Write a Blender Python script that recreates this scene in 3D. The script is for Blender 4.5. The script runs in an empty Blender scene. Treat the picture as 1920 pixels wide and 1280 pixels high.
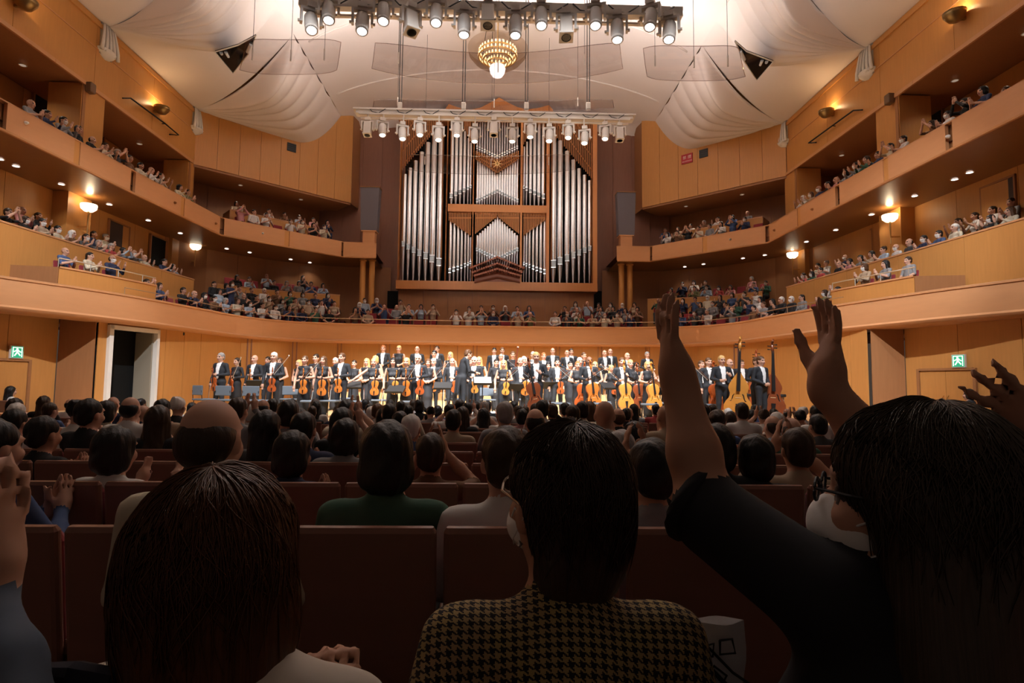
import bpy, math, random
import numpy as np
from mathutils import Matrix, Vector

# ------------------------------------------------------------------ camera, world, exposure
scene = bpy.context.scene
COL = scene.collection
FPX, YAW, PITCH, ROLL = 1080.0, 1.6, 4.24, 0.6       # focal length in px of the 1920x1280 frame
cam_data = bpy.data.cameras.new('camera'); cam_data.sensor_width = 36.0
cam_data.lens = FPX / 1920 * 36.0; cam_data.clip_start = 0.05; cam_data.clip_end = 200
cam = bpy.data.objects.new('camera', cam_data); COL.objects.link(cam)
CAM_R = (Matrix.Rotation(-math.radians(YAW), 3, 'Z') @ Matrix.Rotation(math.radians(90 + PITCH), 3, 'X')
         @ Matrix.Rotation(math.radians(ROLL), 3, 'Z'))
CAM_P = Vector((0, 0, 0.8))
cam.matrix_world = Matrix.Translation(CAM_P) @ CAM_R.to_4x4()
scene.camera = cam
world = bpy.data.worlds.new('world'); scene.world = world; world.use_nodes = True
world.node_tree.nodes['Background'].inputs[0].default_value = (1.0, 0.72, 0.55, 1)
world.node_tree.nodes['Background'].inputs[1].default_value = 0.055
vs = scene.view_settings; vs.view_transform = 'Standard'; vs.look = 'None'; vs.gamma = 1.0
vs.use_curve_mapping = False; vs.exposure = 0.04
SPOT_W = 2300.0            # stage lanterns, per lamp

# upward fill spots added above the lighting bridges to brighten the ceiling
for (x0, y, z, P) in ((4.0, 12.95, 9.35, 1450.0), (4.6, 22.1, 11.4, 2900.0)):
    for q in range(6):
        ld = bpy.data.lights.new('cove_flood', 'SPOT'); ld.energy = P; ld.color = (1.0, .94, .905); ld.spot_size = math.radians(165); ld.spot_blend = 1.0; ld.shadow_soft_size = .10
        lo = bpy.data.objects.new('cove_flood', ld); lo.location = (x0 * (2 * q / 5 - 1), y, z); lo.rotation_euler = (math.pi, 0, 0); COL.objects.link(lo)

def ray(px, py): return CAM_R @ Vector(((px - 960) / FPX, -(py - 640) / FPX, -1))
def at_y(px, py, y): d = ray(px, py); return CAM_P + d * ((y - CAM_P.y) / d.y)
def at_z(px, py, z): d = ray(px, py); return CAM_P + d * ((z - CAM_P.z) / d.z)
def at_x(px, py, x): d = ray(px, py); return CAM_P + d * ((x - CAM_P.x) / d.x)
def px_of(p):
    q = CAM_R.transposed() @ (Vector(p) - CAM_P); return (960 - q.x / q.z * FPX, 640 + q.y / q.z * FPX)

RNG = random.Random(7)
# ------------------------------------------------------------------ materials
MATS = {}
def mat(name, col, rough=0.6, metal=0.0, spec=0.4, noise=0.0, nscale=6.0, stretch=(1, 1, 1), bump=0.0, emit=None, estr=0.0, alpha=None, sheen=0.0):
    if name in MATS: return MATS[name]
    m = bpy.data.materials.new(name); m.use_nodes = True; MATS[name] = m
    nt = m.node_tree; b = nt.nodes['Principled BSDF']
    b.inputs['Base Color'].default_value = (*col, 1); b.inputs['Roughness'].default_value = rough
    b.inputs['Metallic'].default_value = metal; b.inputs['Specular IOR Level'].default_value = spec
    m.diffuse_color = (*col, 1)
    if sheen: b.inputs['Sheen Weight'].default_value = sheen
    if emit is not None:
        b.inputs['Emission Color'].default_value = (*emit, 1); b.inputs['Emission Strength'].default_value = estr
    if noise or bump:
        tc = nt.nodes.new('ShaderNodeTexCoord'); mp = nt.nodes.new('ShaderNodeMapping'); mp.inputs['Scale'].default_value = stretch
        nz = nt.nodes.new('ShaderNodeTexNoise'); nz.inputs['Scale'].default_value = nscale; nz.inputs['Detail'].default_value = 4
        nt.links.new(tc.outputs['Object'], mp.inputs[0]); nt.links.new(mp.outputs[0], nz.inputs['Vector'])
        if noise:
            mx = nt.nodes.new('ShaderNodeMix'); mx.data_type = 'RGBA'
            mx.inputs[6].default_value = (*[c * (1 - noise) for c in col], 1); mx.inputs[7].default_value = (*[min(1, c * (1 + noise)) for c in col], 1)
            nt.links.new(nz.outputs['Fac'], mx.inputs[0]); nt.links.new(mx.outputs[2], b.inputs['Base Color'])
        if bump:
            bp = nt.nodes.new('ShaderNodeBump'); bp.inputs['Strength'].default_value = bump; bp.inputs['Distance'].default_value = 0.02
            nt.links.new(nz.outputs['Fac'], bp.inputs['Height']); nt.links.new(bp.outputs[0], b.inputs['Normal'])
    return m
def acrylic(name, col, mixf):
    m = bpy.data.materials.new(name); m.use_nodes = True; nt = m.node_tree; nt.nodes.clear()
    o = nt.nodes.new('ShaderNodeOutputMaterial'); mx = nt.nodes.new('ShaderNodeMixShader'); t = nt.nodes.new('ShaderNodeBsdfTransparent')
    g = nt.nodes.new('ShaderNodeBsdfGlossy'); g.inputs['Roughness'].default_value = 0.08; g.inputs['Color'].default_value = (1, .97, .95, 1)
    t.inputs['Color'].default_value = (*col, 1); mx.inputs[0].default_value = mixf
    nt.links.new(t.outputs[0], mx.inputs[1]); nt.links.new(g.outputs[0], mx.inputs[2]); nt.links.new(mx.outputs[0], o.inputs[0])
    return m
WOOD = mat('honey_wood', (0.56, 0.26, 0.075), 0.42, spec=0.35, noise=0.10, nscale=3.0, stretch=(6, 6, 0.5))
WOOD2 = mat('honey_wood_fascia', (0.60, 0.295, 0.135), 0.40, spec=0.35, noise=0.06, nscale=2.0, stretch=(1, 1, 5))
WOODD = mat('brown_wood_panel', (0.35, 0.155, 0.062), 0.5, noise=0.12, nscale=3.0, stretch=(6, 6, 0.5))  # brown wood; also used where shade on honey wood is coloured in
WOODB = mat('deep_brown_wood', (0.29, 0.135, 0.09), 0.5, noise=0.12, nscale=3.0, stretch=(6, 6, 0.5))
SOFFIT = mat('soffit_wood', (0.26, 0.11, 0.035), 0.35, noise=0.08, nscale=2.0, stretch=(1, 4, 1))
PLASTER = mat('ceiling_plaster', (0.77, 0.69, 0.65), 0.75, noise=0.03, nscale=0.6)
STAGE = mat('stage_boards', (0.72, 0.48, 0.24), 0.30, noise=0.10, nscale=4.0, stretch=(8, 0.4, 1))
CARPET = mat('aisle_carpet', (0.12, 0.04, 0.035), 0.95)
DARK = mat('black_paint', (0.015, 0.015, 0.016), 0.6)
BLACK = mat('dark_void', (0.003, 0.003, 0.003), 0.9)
WHITE = mat('white_paint', (0.80, 0.78, 0.74), 0.5)
GREY = mat('lantern_grey', (0.70, 0.65, 0.61), 0.45)
LGREY = mat('lantern_pale', (0.74, 0.68, 0.62), 0.45)
METAL = mat('satin_metal', (0.55, 0.50, 0.44), 0.3, metal=0.8)
RAILM = mat('handrail_bronze', (.42, .27, .16), .35, metal=.5)
BRASS = mat('brass', (0.85, 0.58, 0.25), 0.28, metal=0.9)
TIN = mat('pipe_tin', (0.90, 0.94, 0.98), 0.27, metal=1.0)
TIND = mat('pipe_tin_dull', (0.55, 0.54, 0.56), 0.38, metal=1.0)
ORGANW = mat('organ_case_wood', (0.58, 0.235, 0.075), 0.4, noise=0.08, nscale=3.0, stretch=(5, 5, 0.5))
SLATW = mat('organ_slat_wood', (0.42, 0.17, 0.06), 0.5)
REEDW = mat('reed_pipe_copper', (0.30, 0.10, 0.055), 0.45, metal=0.2)
VELVET = mat('red_velvet', (0.26, 0.022, 0.03), 0.85, sheen=0.3)
SEATW = mat('seat_back_wood', (0.27, 0.13, 0.09), 0.38, noise=0.1, nscale=3.0, stretch=(1, 1, 6))
LAMPW = mat('lamp_glow_white', (1, 1, 1), emit=(0.92, 0.96, 1.0), estr=14.0)
LAMPY = mat('lamp_glow_warm', (1, .9, .7), emit=(1.0, 0.72, 0.36), estr=3.0)
DOWNL = mat('downlight_glow', (1, 1, 1), emit=(1.0, 0.93, 0.88), estr=6.0)
SPEAKERG = mat('speaker_cloth', (0.14, 0.125, 0.145), 0.9)
ACRYL = acrylic('acrylic_sheet', (0.82, 0.78, 0.77), 0.09)
ACRYLD = acrylic('acrylic_edge', (0.66, 0.60, 0.58), 0.2)

# ------------------------------------------------------------------ mesh helpers
def link(o, parent=None):
    COL.objects.link(o)
    if parent is not None: o.parent = parent
    return o
def tag(o, label=None, cat=None, group=None, kind=None):
    if label: o['label'] = label
    if cat: o['category'] = cat
    if group: o['group'] = group
    if kind: o['kind'] = kind
    return o
def empty(name, loc=(0, 0, 0), rz=0.0):
    o = bpy.data.objects.new(name, None); o.empty_display_size = 0.1
    o.location = loc; o.rotation_euler = (0, 0, rz); COL.objects.link(o); return o
def copy_tree(o, parent=None):
    c = o.copy(); COL.objects.link(c)
    if parent is not None: c.parent = parent
    for ch in list(o.children): copy_tree(ch, c)
    return c
def frame(p0, p1):
    d = (Vector(p1) - Vector(p0)); L = d.length; d = d / max(L, 1e-9)
    a = Vector((0, 0, 1)) if abs(d.z) < 0.9 else Vector((1, 0, 0))
    u = d.cross(a).normalized(); v = d.cross(u); return d, u, v, L
class MB:
    def __init__(s): s.v = []; s.f = []; s.m = []; s.cur = 0
    def add(s, vs_, fs_):
        b = len(s.v); s.v += [tuple(p) for p in vs_]; s.f += [tuple(b + i for i in f) for f in fs_]; s.m += [s.cur] * len(fs_); return s
    def box(s, c, d, M=None):
        x, y, z = c; a, b, h = d[0] / 2, d[1] / 2, d[2] / 2
        P = [Vector((i * a, j * b, k * h)) for k in (-1, 1) for j in (-1, 1) for i in (-1, 1)]
        if M is not None: P = [M @ p for p in P]
        P = [p + Vector(c) for p in P]
        return s.add(P, [(0, 2, 3, 1), (4, 5, 7, 6), (0, 1, 5, 4), (2, 6, 7, 3), (0, 4, 6, 2), (1, 3, 7, 5)])
    def rbox(s, c, d, r=0.02, M=None):       # box with rounded vertical outline and chamfered faces
        a, b, h = d[0] / 2, d[1] / 2, d[2] / 2; r = min(r, a * .9, b * .9, h * .9); rings = []
        for (ins, z) in ((r, -h), (0, -h + r), (0, h - r), (r, h)):
            ring = []
            for (sx, sy, a0) in ((1, 1, 0), (-1, 1, 1), (-1, -1, 2), (1, -1, 3)):
                for q in range(3):
                    t = (a0 + q / 2) * math.pi / 2; ring.append(Vector((sx * (a - r) + (r - ins * .6) * math.cos(t), sy * (b - r) + (r - ins * .6) * math.sin(t), z)))
            rings.append(ring)
        P = [p for ring in rings for p in ring]
        if M is not None: P = [M @ p for p in P]
        P = [p + Vector(c) for p in P]; n = 12
        F = [(i * n + j, i * n + (j + 1) % n, (i + 1) * n + (j + 1) % n, (i + 1) * n + j) for i in range(3) for j in range(n)]
        F += [tuple(range(n - 1, -1, -1)), tuple(range(3 * n, 4 * n))]
        return s.add(P, F)
    def cyl(s, p0, p1, r0, r1=None, n=10, caps=True):
        r1 = r0 if r1 is None else r1; d, u, v, L = frame(p0, p1); p0 = Vector(p0); p1 = Vector(p1); P = []
        for p, r in ((p0, r0), (p1, r1)):
            P += [p + (u * math.cos(2 * math.pi * i / n) + v * math.sin(2 * math.pi * i / n)) * r for i in range(n)]
        F = [(i, (i + 1) % n, n + (i + 1) % n, n + i) for i in range(n)]
        if caps: F += [tuple(range(n - 1, -1, -1)), tuple(range(n, 2 * n))]
        return s.add(P, F)
    def tube(s, path, r, n=6, closed=False):
        path = [Vector(p) for p in path]; P = []; m = len(path)
        for i, p in enumerate(path):
            a = path[(i - 1) % m] if (closed or i) else p; b = path[(i + 1) % m] if (closed or i < m - 1) else p
            d, u, v, L = frame(a, b); rr = r[i] if isinstance(r, (list, tuple)) else r
            P += [p + (u * math.cos(2 * math.pi * k / n) + v * math.sin(2 * math.pi * k / n)) * rr for k in range(n)]
        F = [(i * n + k, i * n + (k + 1) % n, ((i + 1) % m) * n + (k + 1) % n, ((i + 1) % m) * n + k) for i in range(m if closed else m - 1) for k in range(n)]
        if not closed: F += [tuple(range(n - 1, -1, -1)), tuple(range((m - 1) * n, m * n))]
        return s.add(P, F)
    def lathe(s, prof, c=(0, 0, 0), n=20, M=None):
        P = []; c = Vector(c)
        for r, z in prof:
            for k in range(n):
                q = Vector((r * math.cos(2 * math.pi * k / n), r * math.sin(2 * math.pi * k / n), z)); P.append((M @ q if M is not None else q) + c)
        F = [(i * n + k, i * n + (k + 1) % n, (i + 1) * n + (k + 1) % n, (i + 1) * n + k) for i in range(len(prof) - 1) for k in range(n)]
        return s.add(P, F)
    def prism(s, pts, h, M=None):            # pts 2D in XZ plane, extruded along +Y by h
        n = len(pts); P = [Vector((x, 0, z)) for x, z in pts] + [Vector((x, h, z)) for x, z in pts]
        if M is not None: P = [M @ p for p in P]
        F = [tuple(range(n)), tuple(range(2 * n - 1, n - 1, -1))] + [(i, n + i, n + (i + 1) % n, (i + 1) % n) for i in range(n)]
        return s.add(P, F)
    def grid(s, rows):                       # rows: list of equal-length point lists
        n = len(rows[0]); P = [p for r in rows for p in r]
        F = [(i * n + j, i * n + j + 1, (i + 1) * n + j + 1, (i + 1) * n + j) for i in range(len(rows) - 1) for j in range(n - 1)]
        return s.add(P, F)
    def mesh(s, name, mats, smooth=False):
        me = bpy.data.meshes.new(name); me.from_pydata(s.v, [], s.f)
        for m in (mats if isinstance(mats, (list, tuple)) else [mats]): me.materials.append(m)
        if isinstance(mats, (list, tuple)) and len(mats) > 1: me.polygons.foreach_set('material_index', s.m)
        if smooth: me.polygons.foreach_set('use_smooth', [True] * len(me.polygons))
        me.update(); return me
    def build(s, name, mats, parent=None, smooth=False):
        return link(bpy.data.objects.new(name, s.mesh(name, mats, smooth)), parent)
def struct(o): o['kind'] = 'structure'; return o
def autosmooth(o, ang=40):
    me = o.data; me.polygons.foreach_set('use_smooth', [True] * len(me.polygons)); me.set_sharp_from_angle(angle=math.radians(ang))
    return o
def text_obj(s, size, M, material, name, parent=None, ext=0.002):
    cu = bpy.data.curves.new(name, 'FONT'); cu.body = s; cu.size = size; cu.extrude = ext; cu.align_x = 'CENTER'; cu.align_y = 'CENTER'
    t = bpy.data.objects.new(name, cu); dg = bpy.context.evaluated_depsgraph_get(); COL.objects.link(t)
    dg.update(); me = bpy.data.meshes.new_from_object(t.evaluated_get(bpy.context.evaluated_depsgraph_get())); bpy.data.objects.remove(t)
    me.materials.clear(); me.materials.append(material); o = bpy.data.objects.new(name, me); o.matrix_world = M; link(o)
    if parent is not None:
        o.parent = parent; o.matrix_parent_inverse = parent.matrix_world.inverted()
    return o
# paths run left-near -> back -> right-near; the hall lies on the right-hand side of travel
def catmull(P, n=4):
    P = [Vector((*p, 0)) for p in P]; out = []
    for i in range(len(P) - 1):
        p0 = P[max(i - 1, 0)]; p1 = P[i]; p2 = P[i + 1]; p3 = P[min(i + 2, len(P) - 1)]
        for k in range(n):
            t = k / n; out.append(0.5 * ((2 * p1) + (p2 - p0) * t + (2 * p0 - 5 * p1 + 4 * p2 - p3) * t * t + (3 * p1 - p0 - 3 * p2 + p3) * t ** 3))
    out.append(P[-1]); return [(p.x, p.y) for p in out]
def normals(P):
    N = []
    for i in range(len(P)):
        a = P[max(i - 1, 0)]; b = P[min(i + 1, len(P) - 1)]; d = Vector((b[0] - a[0], b[1] - a[1])).normalized(); n = Vector((d.y, -d.x))
        if 0 < i < len(P) - 1:
            d1 = Vector((P[i][0] - a[0], P[i][1] - a[1])).normalized(); n1 = Vector((d1.y, -d1.x)); n = n / max(0.5, n.dot(n1))
        N.append(n)
    return N
def offset(P, d):                            # positive = towards the hall
    return [(p[0] + n.x * d, p[1] + n.y * d) for p, n in zip(P, normals(P))]
def sweep(P, prof):                          # prof: list of (offset towards hall, z)
    rows = []
    N = normals(P)
    for (o, z) in prof: rows.append([Vector((p[0] + n.x * o, p[1] + n.y * o, z)) for p, n in zip(P, N)])
    m = MB(); m.grid(rows); return m
def resample(P, step):
    out = [P[0]]; acc = 0.0
    for a, b in zip(P[:-1], P[1:]):
        L = math.hypot(b[0] - a[0], b[1] - a[1]); t = step - acc
        while t <= L:
            out.append((a[0] + (b[0] - a[0]) * t / L, a[1] + (b[1] - a[1]) * t / L)); t += step
        acc = L - (t - step)
    return out
def slab(P, o0, o1, z0, z1, name, m, parent=None):   # swept box between two offsets and two heights
    return sweep(P, [(o1, z0), (o1, z1), (o0, z1), (o0, z0), (o1, z0)]).build(name, m, parent)
def panels(P, z0, z1, m, parent, gap=0.014, thick=0.03, width=None, name='panel'):
    Q = P if width is None else None
    if width is not None:
        Q = []
        for a, b in zip(P[:-1], P[1:]):
            L = math.hypot(b[0] - a[0], b[1] - a[1]); k = max(1, round(L / width))
            Q += [(a[0] + (b[0] - a[0]) * i / k, a[1] + (b[1] - a[1]) * i / k) for i in range(k)]
        Q.append(P[-1])
    for a, b in zip(Q[:-1], Q[1:]):
        d = Vector((b[0] - a[0], b[1] - a[1])); L = d.length
        if L < 0.05: continue
        ang = math.atan2(d.y, d.x); n = Vector((d.y, -d.x)) / L
        mb = MB(); mb.box((0, 0, 0), (L - gap, thick, z1 - z0))
        o = mb.build(name, m, parent)
        o.location = ((a[0] + b[0]) / 2 + n.x * thick / 2, (a[1] + b[1]) / 2 + n.y * thick / 2, (z0 + z1) / 2); o.rotation_euler = (0, 0, ang)
# ------------------------------------------------------------------ paths of the hall
T1 = catmull([(-14.2, 11.0), (-13.3, 14.8), (-12.2, 17.2), (-11.5, 19.4), (-11.0, 22.0), (-10.5, 24.2), (-9.2, 25.9), (-7.2, 26.5), (-3.6, 26.8), (0, 26.85),
              (3.6, 26.8), (7.0, 26.4), (9.0, 25.6), (10.1, 24.0), (10.5, 21.7), (11.0, 18.9), (12.0, 15.5), (12.9, 13.4), (13.8, 11.0)], 5)
T1_TOP, T1_BOT = 3.52, 2.62
UPL = [(-13.5, 9.5), (-13.0, 15.0), (-12.72, 20.0), (-12.35, 25.7), (-8.0, 29.8), (-6.33, 29.9)]
UPR = [(6.3, 29.65), (8.05, 29.65), (12.25, 25.3), (12.25, 20.0), (12.35, 15.0), (12.5, 9.5)]
UP_TOP, UP_BOT = 8.1, 7.3
WL, WR = -14.0, 13.6           # planes of the upper side walls

# stalls floor: gently raked, row pitch 0.95 m; rows counted from the camera
ROW = 0.95
def row_y(k): return 0.75 + ROW * (k - 1)                 # line of the seat backs
def row_z(k): return -0.50 - 0.04 * (k - 1) if k <= 5 else -0.66 - 0.028 * (k - 5)
rows = []
for k in range(-2, 17):
    y = row_y(k) - 0.05; z = row_z(k)
    rows.append([(-16, y, z), (16, y, z)]); rows.append([(-16, y + ROW - 0.001, z), (16, y + ROW - 0.001, z)])
m = MB(); m.grid(rows); struct(m.build('floor', CARPET))

# stage: platform with board seams, front face, two risers
SZ = -0.15                                                # height of the stage floor
STAGE_PATH = [(-13.2, 15.6), (-11, 14.6), (-7, 13.95), (0, 13.7), (7, 13.95), (10.5, 14.6), (12.4, 15.6)]
fl = MB(); pts = STAGE_PATH + [(12.6, 20), (11.5, 25), (9.5, 27), (0, 28), (-9.5, 27), (-12, 25), (-13.4, 20)]
n = len(pts)
fl.add([(x, y, SZ - 0.03) for x, y in pts] + [(x, y, SZ - 0.08) for x, y in pts], [tuple(range(n)), tuple(range(2 * n - 1, n - 1, -1))] + [(i, n + i, n + (i + 1) % n, (i + 1) % n) for i in range(n)])
stage = struct(fl.build('floor_stage', WOODD))
def inside(x, y):
    c = False; j = n - 1
    for i in range(n):
        (xi, yi), (xj, yj) = pts[i], pts[j]
        if (yi > y) != (yj > y) and x < (xj - xi) * (y - yi) / (yj - yi) + xi: c = not c
        j = i
    return c
bw = 0.45
for i in range(-30, 31):                                  # planks run from the front edge to the back wall
    x = i * bw; ys = [y for y in np.arange(13.5, 28.2, 0.1) if inside(x, y)]
    if len(ys) < 8: continue
    y0, y1 = ys[0], ys[-1]; mb = MB(); mb.box((0, 0, 0), (bw - 0.012, y1 - y0, 0.03)); o = mb.build('plank', STAGE, stage); o.location = (x, (y0 + y1) / 2, SZ - 0.015)
for (a, b) in zip(STAGE_PATH[:-1], STAGE_PATH[1:]):
    d = Vector((b[0] - a[0], b[1] - a[1])); mb = MB(); mb.box((0, 0, 0), (d.length - 0.02, 0.06, 0.80)); o = mb.build('panel', WOOD, stage)
    o.location = ((a[0] + b[0]) / 2, (a[1] + b[1]) / 2, SZ - 0.42); o.rotation_euler = (0, 0, math.atan2(d.y, d.x))
RISERS = [(21.7, 23.3, 0.28), (23.3, 26.35, 0.55)]
def riser_z(y, x=0):
    if abs(x) > 6.6: return SZ
    for a, b, z in RISERS:
        if a <= y <= b: return SZ + z
    return SZ
for (a, b, z) in RISERS:
    mb = MB(); w = 13.6
    for i in range(6):
        mb2 = MB(); mb2.box((0, 0, 0), (w / 6 - 0.01, b - a - 0.005, z)); o = mb2.build('stage_riser', [STAGE])
        o.location = (-w / 2 + w / 6 * (i + .5), (a + b) / 2, SZ + z / 2)
        side = 'left' if i < 3 else 'right'; pos = ['end', 'middle', 'inner'][i if i < 3 else 5 - i]
        tag(o, f'{"low front" if z < .4 else "higher back"} wooden stage riser, {pos} one on the {side} of the orchestra', 'riser', 'stage risers')

# lower walls around the stage and the side aisles
LWL = [(-13.6, 18.25), (-12.45, 18.3), (-11.72, 20.7), (-11.3, 22.3), (-10.75, 24.5), (-9.35, 26.25), (-7.3, 26.85), (-3.6, 27.15), (0, 27.2)]
LWR = [(0, 27.2), (3.6, 27.15), (7.1, 26.75), (9.2, 25.95), (10.4, 24.1), (10.8, 21.8), (11.25, 19.0), (11.45, 17.4), (12.5, 17.25)]
wall_stage = struct(sweep([(x, y + .06) for x, y in LWL[3:]] + [(x, y + .06) for x, y in LWR[1:6]], [(0, -0.25), (0, 2.75)]).build('wall_stage', WOODB))
panels(LWL[3:] + LWR[1:6], SZ, 2.68, WOOD, wall_stage, gap=0.02, width=1.9)
# dark fins between the stage panels
def on_path(P, px):
    best = None
    for a, b in zip(P[:-1], P[1:]):
        for t in np.linspace(0, 1, 60):
            q = (a[0] + (b[0] - a[0]) * t, a[1] + (b[1] - a[1]) * t); e = abs(px_of((q[0], q[1], 1.5))[0] - px)
            if best is None or e < best[0]: best = (e, q, math.atan2(b[1] - a[1], b[0] - a[0]))
    return best[1], best[2]
for px in (465, 552, 636, 727, 811, 890, 1045, 1125, 1215, 1381):
    q, ang = on_path(LWL[3:] + LWR[1:6], px)
    for dx in (-0.085, 0.085):
        mb = MB(); mb.box((0, 0, 0), (0.05, 0.12, 2.68)); o = mb.build('fin', WOODB if px in (465, 552, 1381) else WOODD, wall_stage)
        o.location = (q[0] + dx * math.cos(ang), q[1] + dx * math.sin(ang), 1.34); o.rotation_euler = (0, 0, ang)

def side_lower(side, P, exitP):
    s = -1 if side == 'left' else 1
    w = struct(sweep([(x + s * .08, y) for x, y in P], [(0, -0.95), (0, 2.75)]).build('wall_%s_lower' % side, WOODD))
    return w
# left: dark return, door wall with the tall white-framed stage door
wl = struct(sweep([(-15.6, 9.5), (-13.68, 18.3)], [(0, -1.1), (0, 2.75)]).build('wall_left_lower', WOODD))
panels([(-15.5, 9.5), (-13.6, 18.2)], -1.0, 2.68, WOOD, wl, width=1.5)
panels([(-13.55, 18.22), (-12.47, 18.27)], -1.0, 2.68, WOODD, wl)  # return turned from the stage lamps: its shade is put into darker wood
a, b = Vector((-12.45, 18.3)), Vector((-11.72, 20.7)); dd = b - a
def dpt(t): q = a + dd * t; return (q.x, q.y)
panels([dpt(0), dpt(0.12)], SZ, 2.68, WOOD, wl)
panels([dpt(0.86), dpt(1.0)], SZ, 2.68, WOOD, wl)
panels([dpt(0.12), dpt(0.86)], 2.55, 2.68, WOOD, wl)
panels([(-11.72, 20.7), (-11.5, 21.5), (-11.3, 22.3)], SZ, 2.68, WOOD, wl)
D1 = struct(MB().box((0, 0, 0), (0.001, 0.001, 0.001)).build('door_1', BLACK))      # stage door, standing open
D1.data.clear_geometry()
ang = math.atan2(dd.y, dd.x); nn = Vector((dd.y, -dd.x)).normalized()
mb = MB(); q0 = a + dd * 0.12; q1 = a + dd * 0.86; wdt = (q1 - q0).length
# the dark backstage niche behind the opening
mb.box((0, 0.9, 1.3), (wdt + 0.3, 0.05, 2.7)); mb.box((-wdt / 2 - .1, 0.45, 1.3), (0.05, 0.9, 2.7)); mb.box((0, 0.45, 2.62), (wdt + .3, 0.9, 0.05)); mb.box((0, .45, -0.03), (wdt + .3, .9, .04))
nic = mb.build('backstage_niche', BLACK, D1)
fr = MB(); fr.box((-wdt / 2 + 0.06, -0.04, 1.28), (0.14, 0.22, 2.56)); fr.box((wdt / 2 - 0.05, -0.04, 1.28), (0.10, 0.22, 2.56)); fr.box((0, -0.04, 2.5), (wdt, 0.22, 0.12))
f = fr.build('door_frame', WHITE, D1)
lf = MB(); lf.box((0, 0.38, 1.24), (0.05, 0.72, 2.44)); lf = lf.build('door_leaf', mat('door_leaf_olive', (.30, .26, .20), .6), D1); lf.location = (wdt / 2 - 0.14, 0, 0)
D1.location = ((q0.x + q1.x) / 2, (q0.y + q1.y) / 2, SZ); D1.scale = (1, 1, 1.055); D1.rotation_euler = (0, 0, ang)
wr = struct(sweep([(12.56, 17.3), (14.6, 9.5)], [(0, -1.1), (0, 2.75)]).build('wall_right_lower', WOODD))
panels([(12.5, 17.2), (14.5, 9.5)], -1.0, 2.68, WOOD, wr, width=1.5)
panels([(11.5, 17.33), (12.45, 17.2)], -1.0, 2.68, WOODD, wr)  # right-hand return, its shade likewise coloured in with darker wood
panels([(10.8, 21.8), (11.0, 20.6), (11.2, 19.4), (11.38, 18.1), (11.46, 17.4)], SZ, 2.68, WOOD, wr)
# exit doors with green signs
GREEN = mat('exit_green', (0.02, 0.30, 0.16), 0.5, emit=(0.03, 0.5, 0.25), estr=0.6)
EXITW = mat('exit_white', (0.9, 0.95, 0.9), 0.5, emit=(0.9, 1, 0.9), estr=1.2)
def exit_door(nm, P, t0, t1, label):
    A, B = Vector(P[0]), Vector(P[1]); d = B - A; p0 = A + d * t0; p1 = A + d * t1; w = (p1 - p0).length; ang = math.atan2(d.y, d.x)
    D = bpy.data.objects.new(nm, None); COL.objects.link(D); struct(D); D.location = ((p0.x + p1.x) / 2, (p0.y + p1.y) / 2, -0.75); D.rotation_euler = (0, 0, ang)
    for sx in (-1, 1):
        lf = MB(); lf.box((sx * w / 4, -0.05, 1.03), (w / 2 - 0.012, 0.04, 2.04)); L = lf.build('door_leaf', WOOD, D)
        h = MB(); h.tube([(sx * 0.07, -0.08, 0.85), (sx * .07, -0.13, 0.88), (sx * .07, -0.13, 1.32), (sx * .07, -0.08, 1.35)], 0.016); h.build('handle', BRASS, L)
    fr = MB(); fr.box((-w / 2 - .04, -.06, 1.06), (.08, .1, 2.12)); fr.box((w / 2 + .04, -.06, 1.06), (.08, .1, 2.12)); fr.box((0, -.06, 2.1), (w, .1, .07)); fr.build('door_frame', WOODD, D)
    S = empty('exit_sign', D.matrix_world @ Vector((0, 0, 0))); S.location = Vector(D.location) + Matrix.Rotation(ang, 3, 'Z') @ Vector((w * .28, -.14, 2.32)); S.rotation_euler = (0, 0, ang)
    tag(S, label, 'exit sign', 'green exit signs')
    q = MB(); q.box((0, .03, 0), (.36, .06, .36)); q.build('housing', GREY, S)
    q = MB(); q.box((0, -.004, 0), (.32, .008, .32)); q.build('face', GREEN, S)
    q = MB()
    q.box((-.01, -.012, .085), (.05, .006, .05)); q.box((.0, -.012, .02), (.045, .006, .10), Matrix.Rotation(.35, 3, 'Y'))
    q.box((.05, -.012, -.06), (.03, .006, .10), Matrix.Rotation(-.7, 3, 'Y')); q.box((-.05, -.012, -.065), (.03, .006, .10), Matrix.Rotation(.6, 3, 'Y')); q.box((-.06, -.012, .03), (.09, .006, .025), Matrix.Rotation(-.5, 3, 'Y')); q.box((.06, -.012, .02), (.08, .006, .025), Matrix.Rotation(.5, 3, 'Y'))
    q.box((.125, -.012, 0), (.02, .006, .28)); q.box((-.125, -.012, 0), (.02, .006, .28)); q.box((0, -.012, .13), (.26, .006, .02))
    q.build('running_figure', EXITW, S)
exit_door('door_2', [(-15.5, 9.5), (-13.6, 18.2)], 0.70, 0.90, 'small green exit sign above the side door left of the dark stage doorway')
exit_door('door_3', [(12.5, 17.2), (14.5, 9.5)], 0.06, 0.25, 'small green exit sign above the side door on the right wall')

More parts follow.
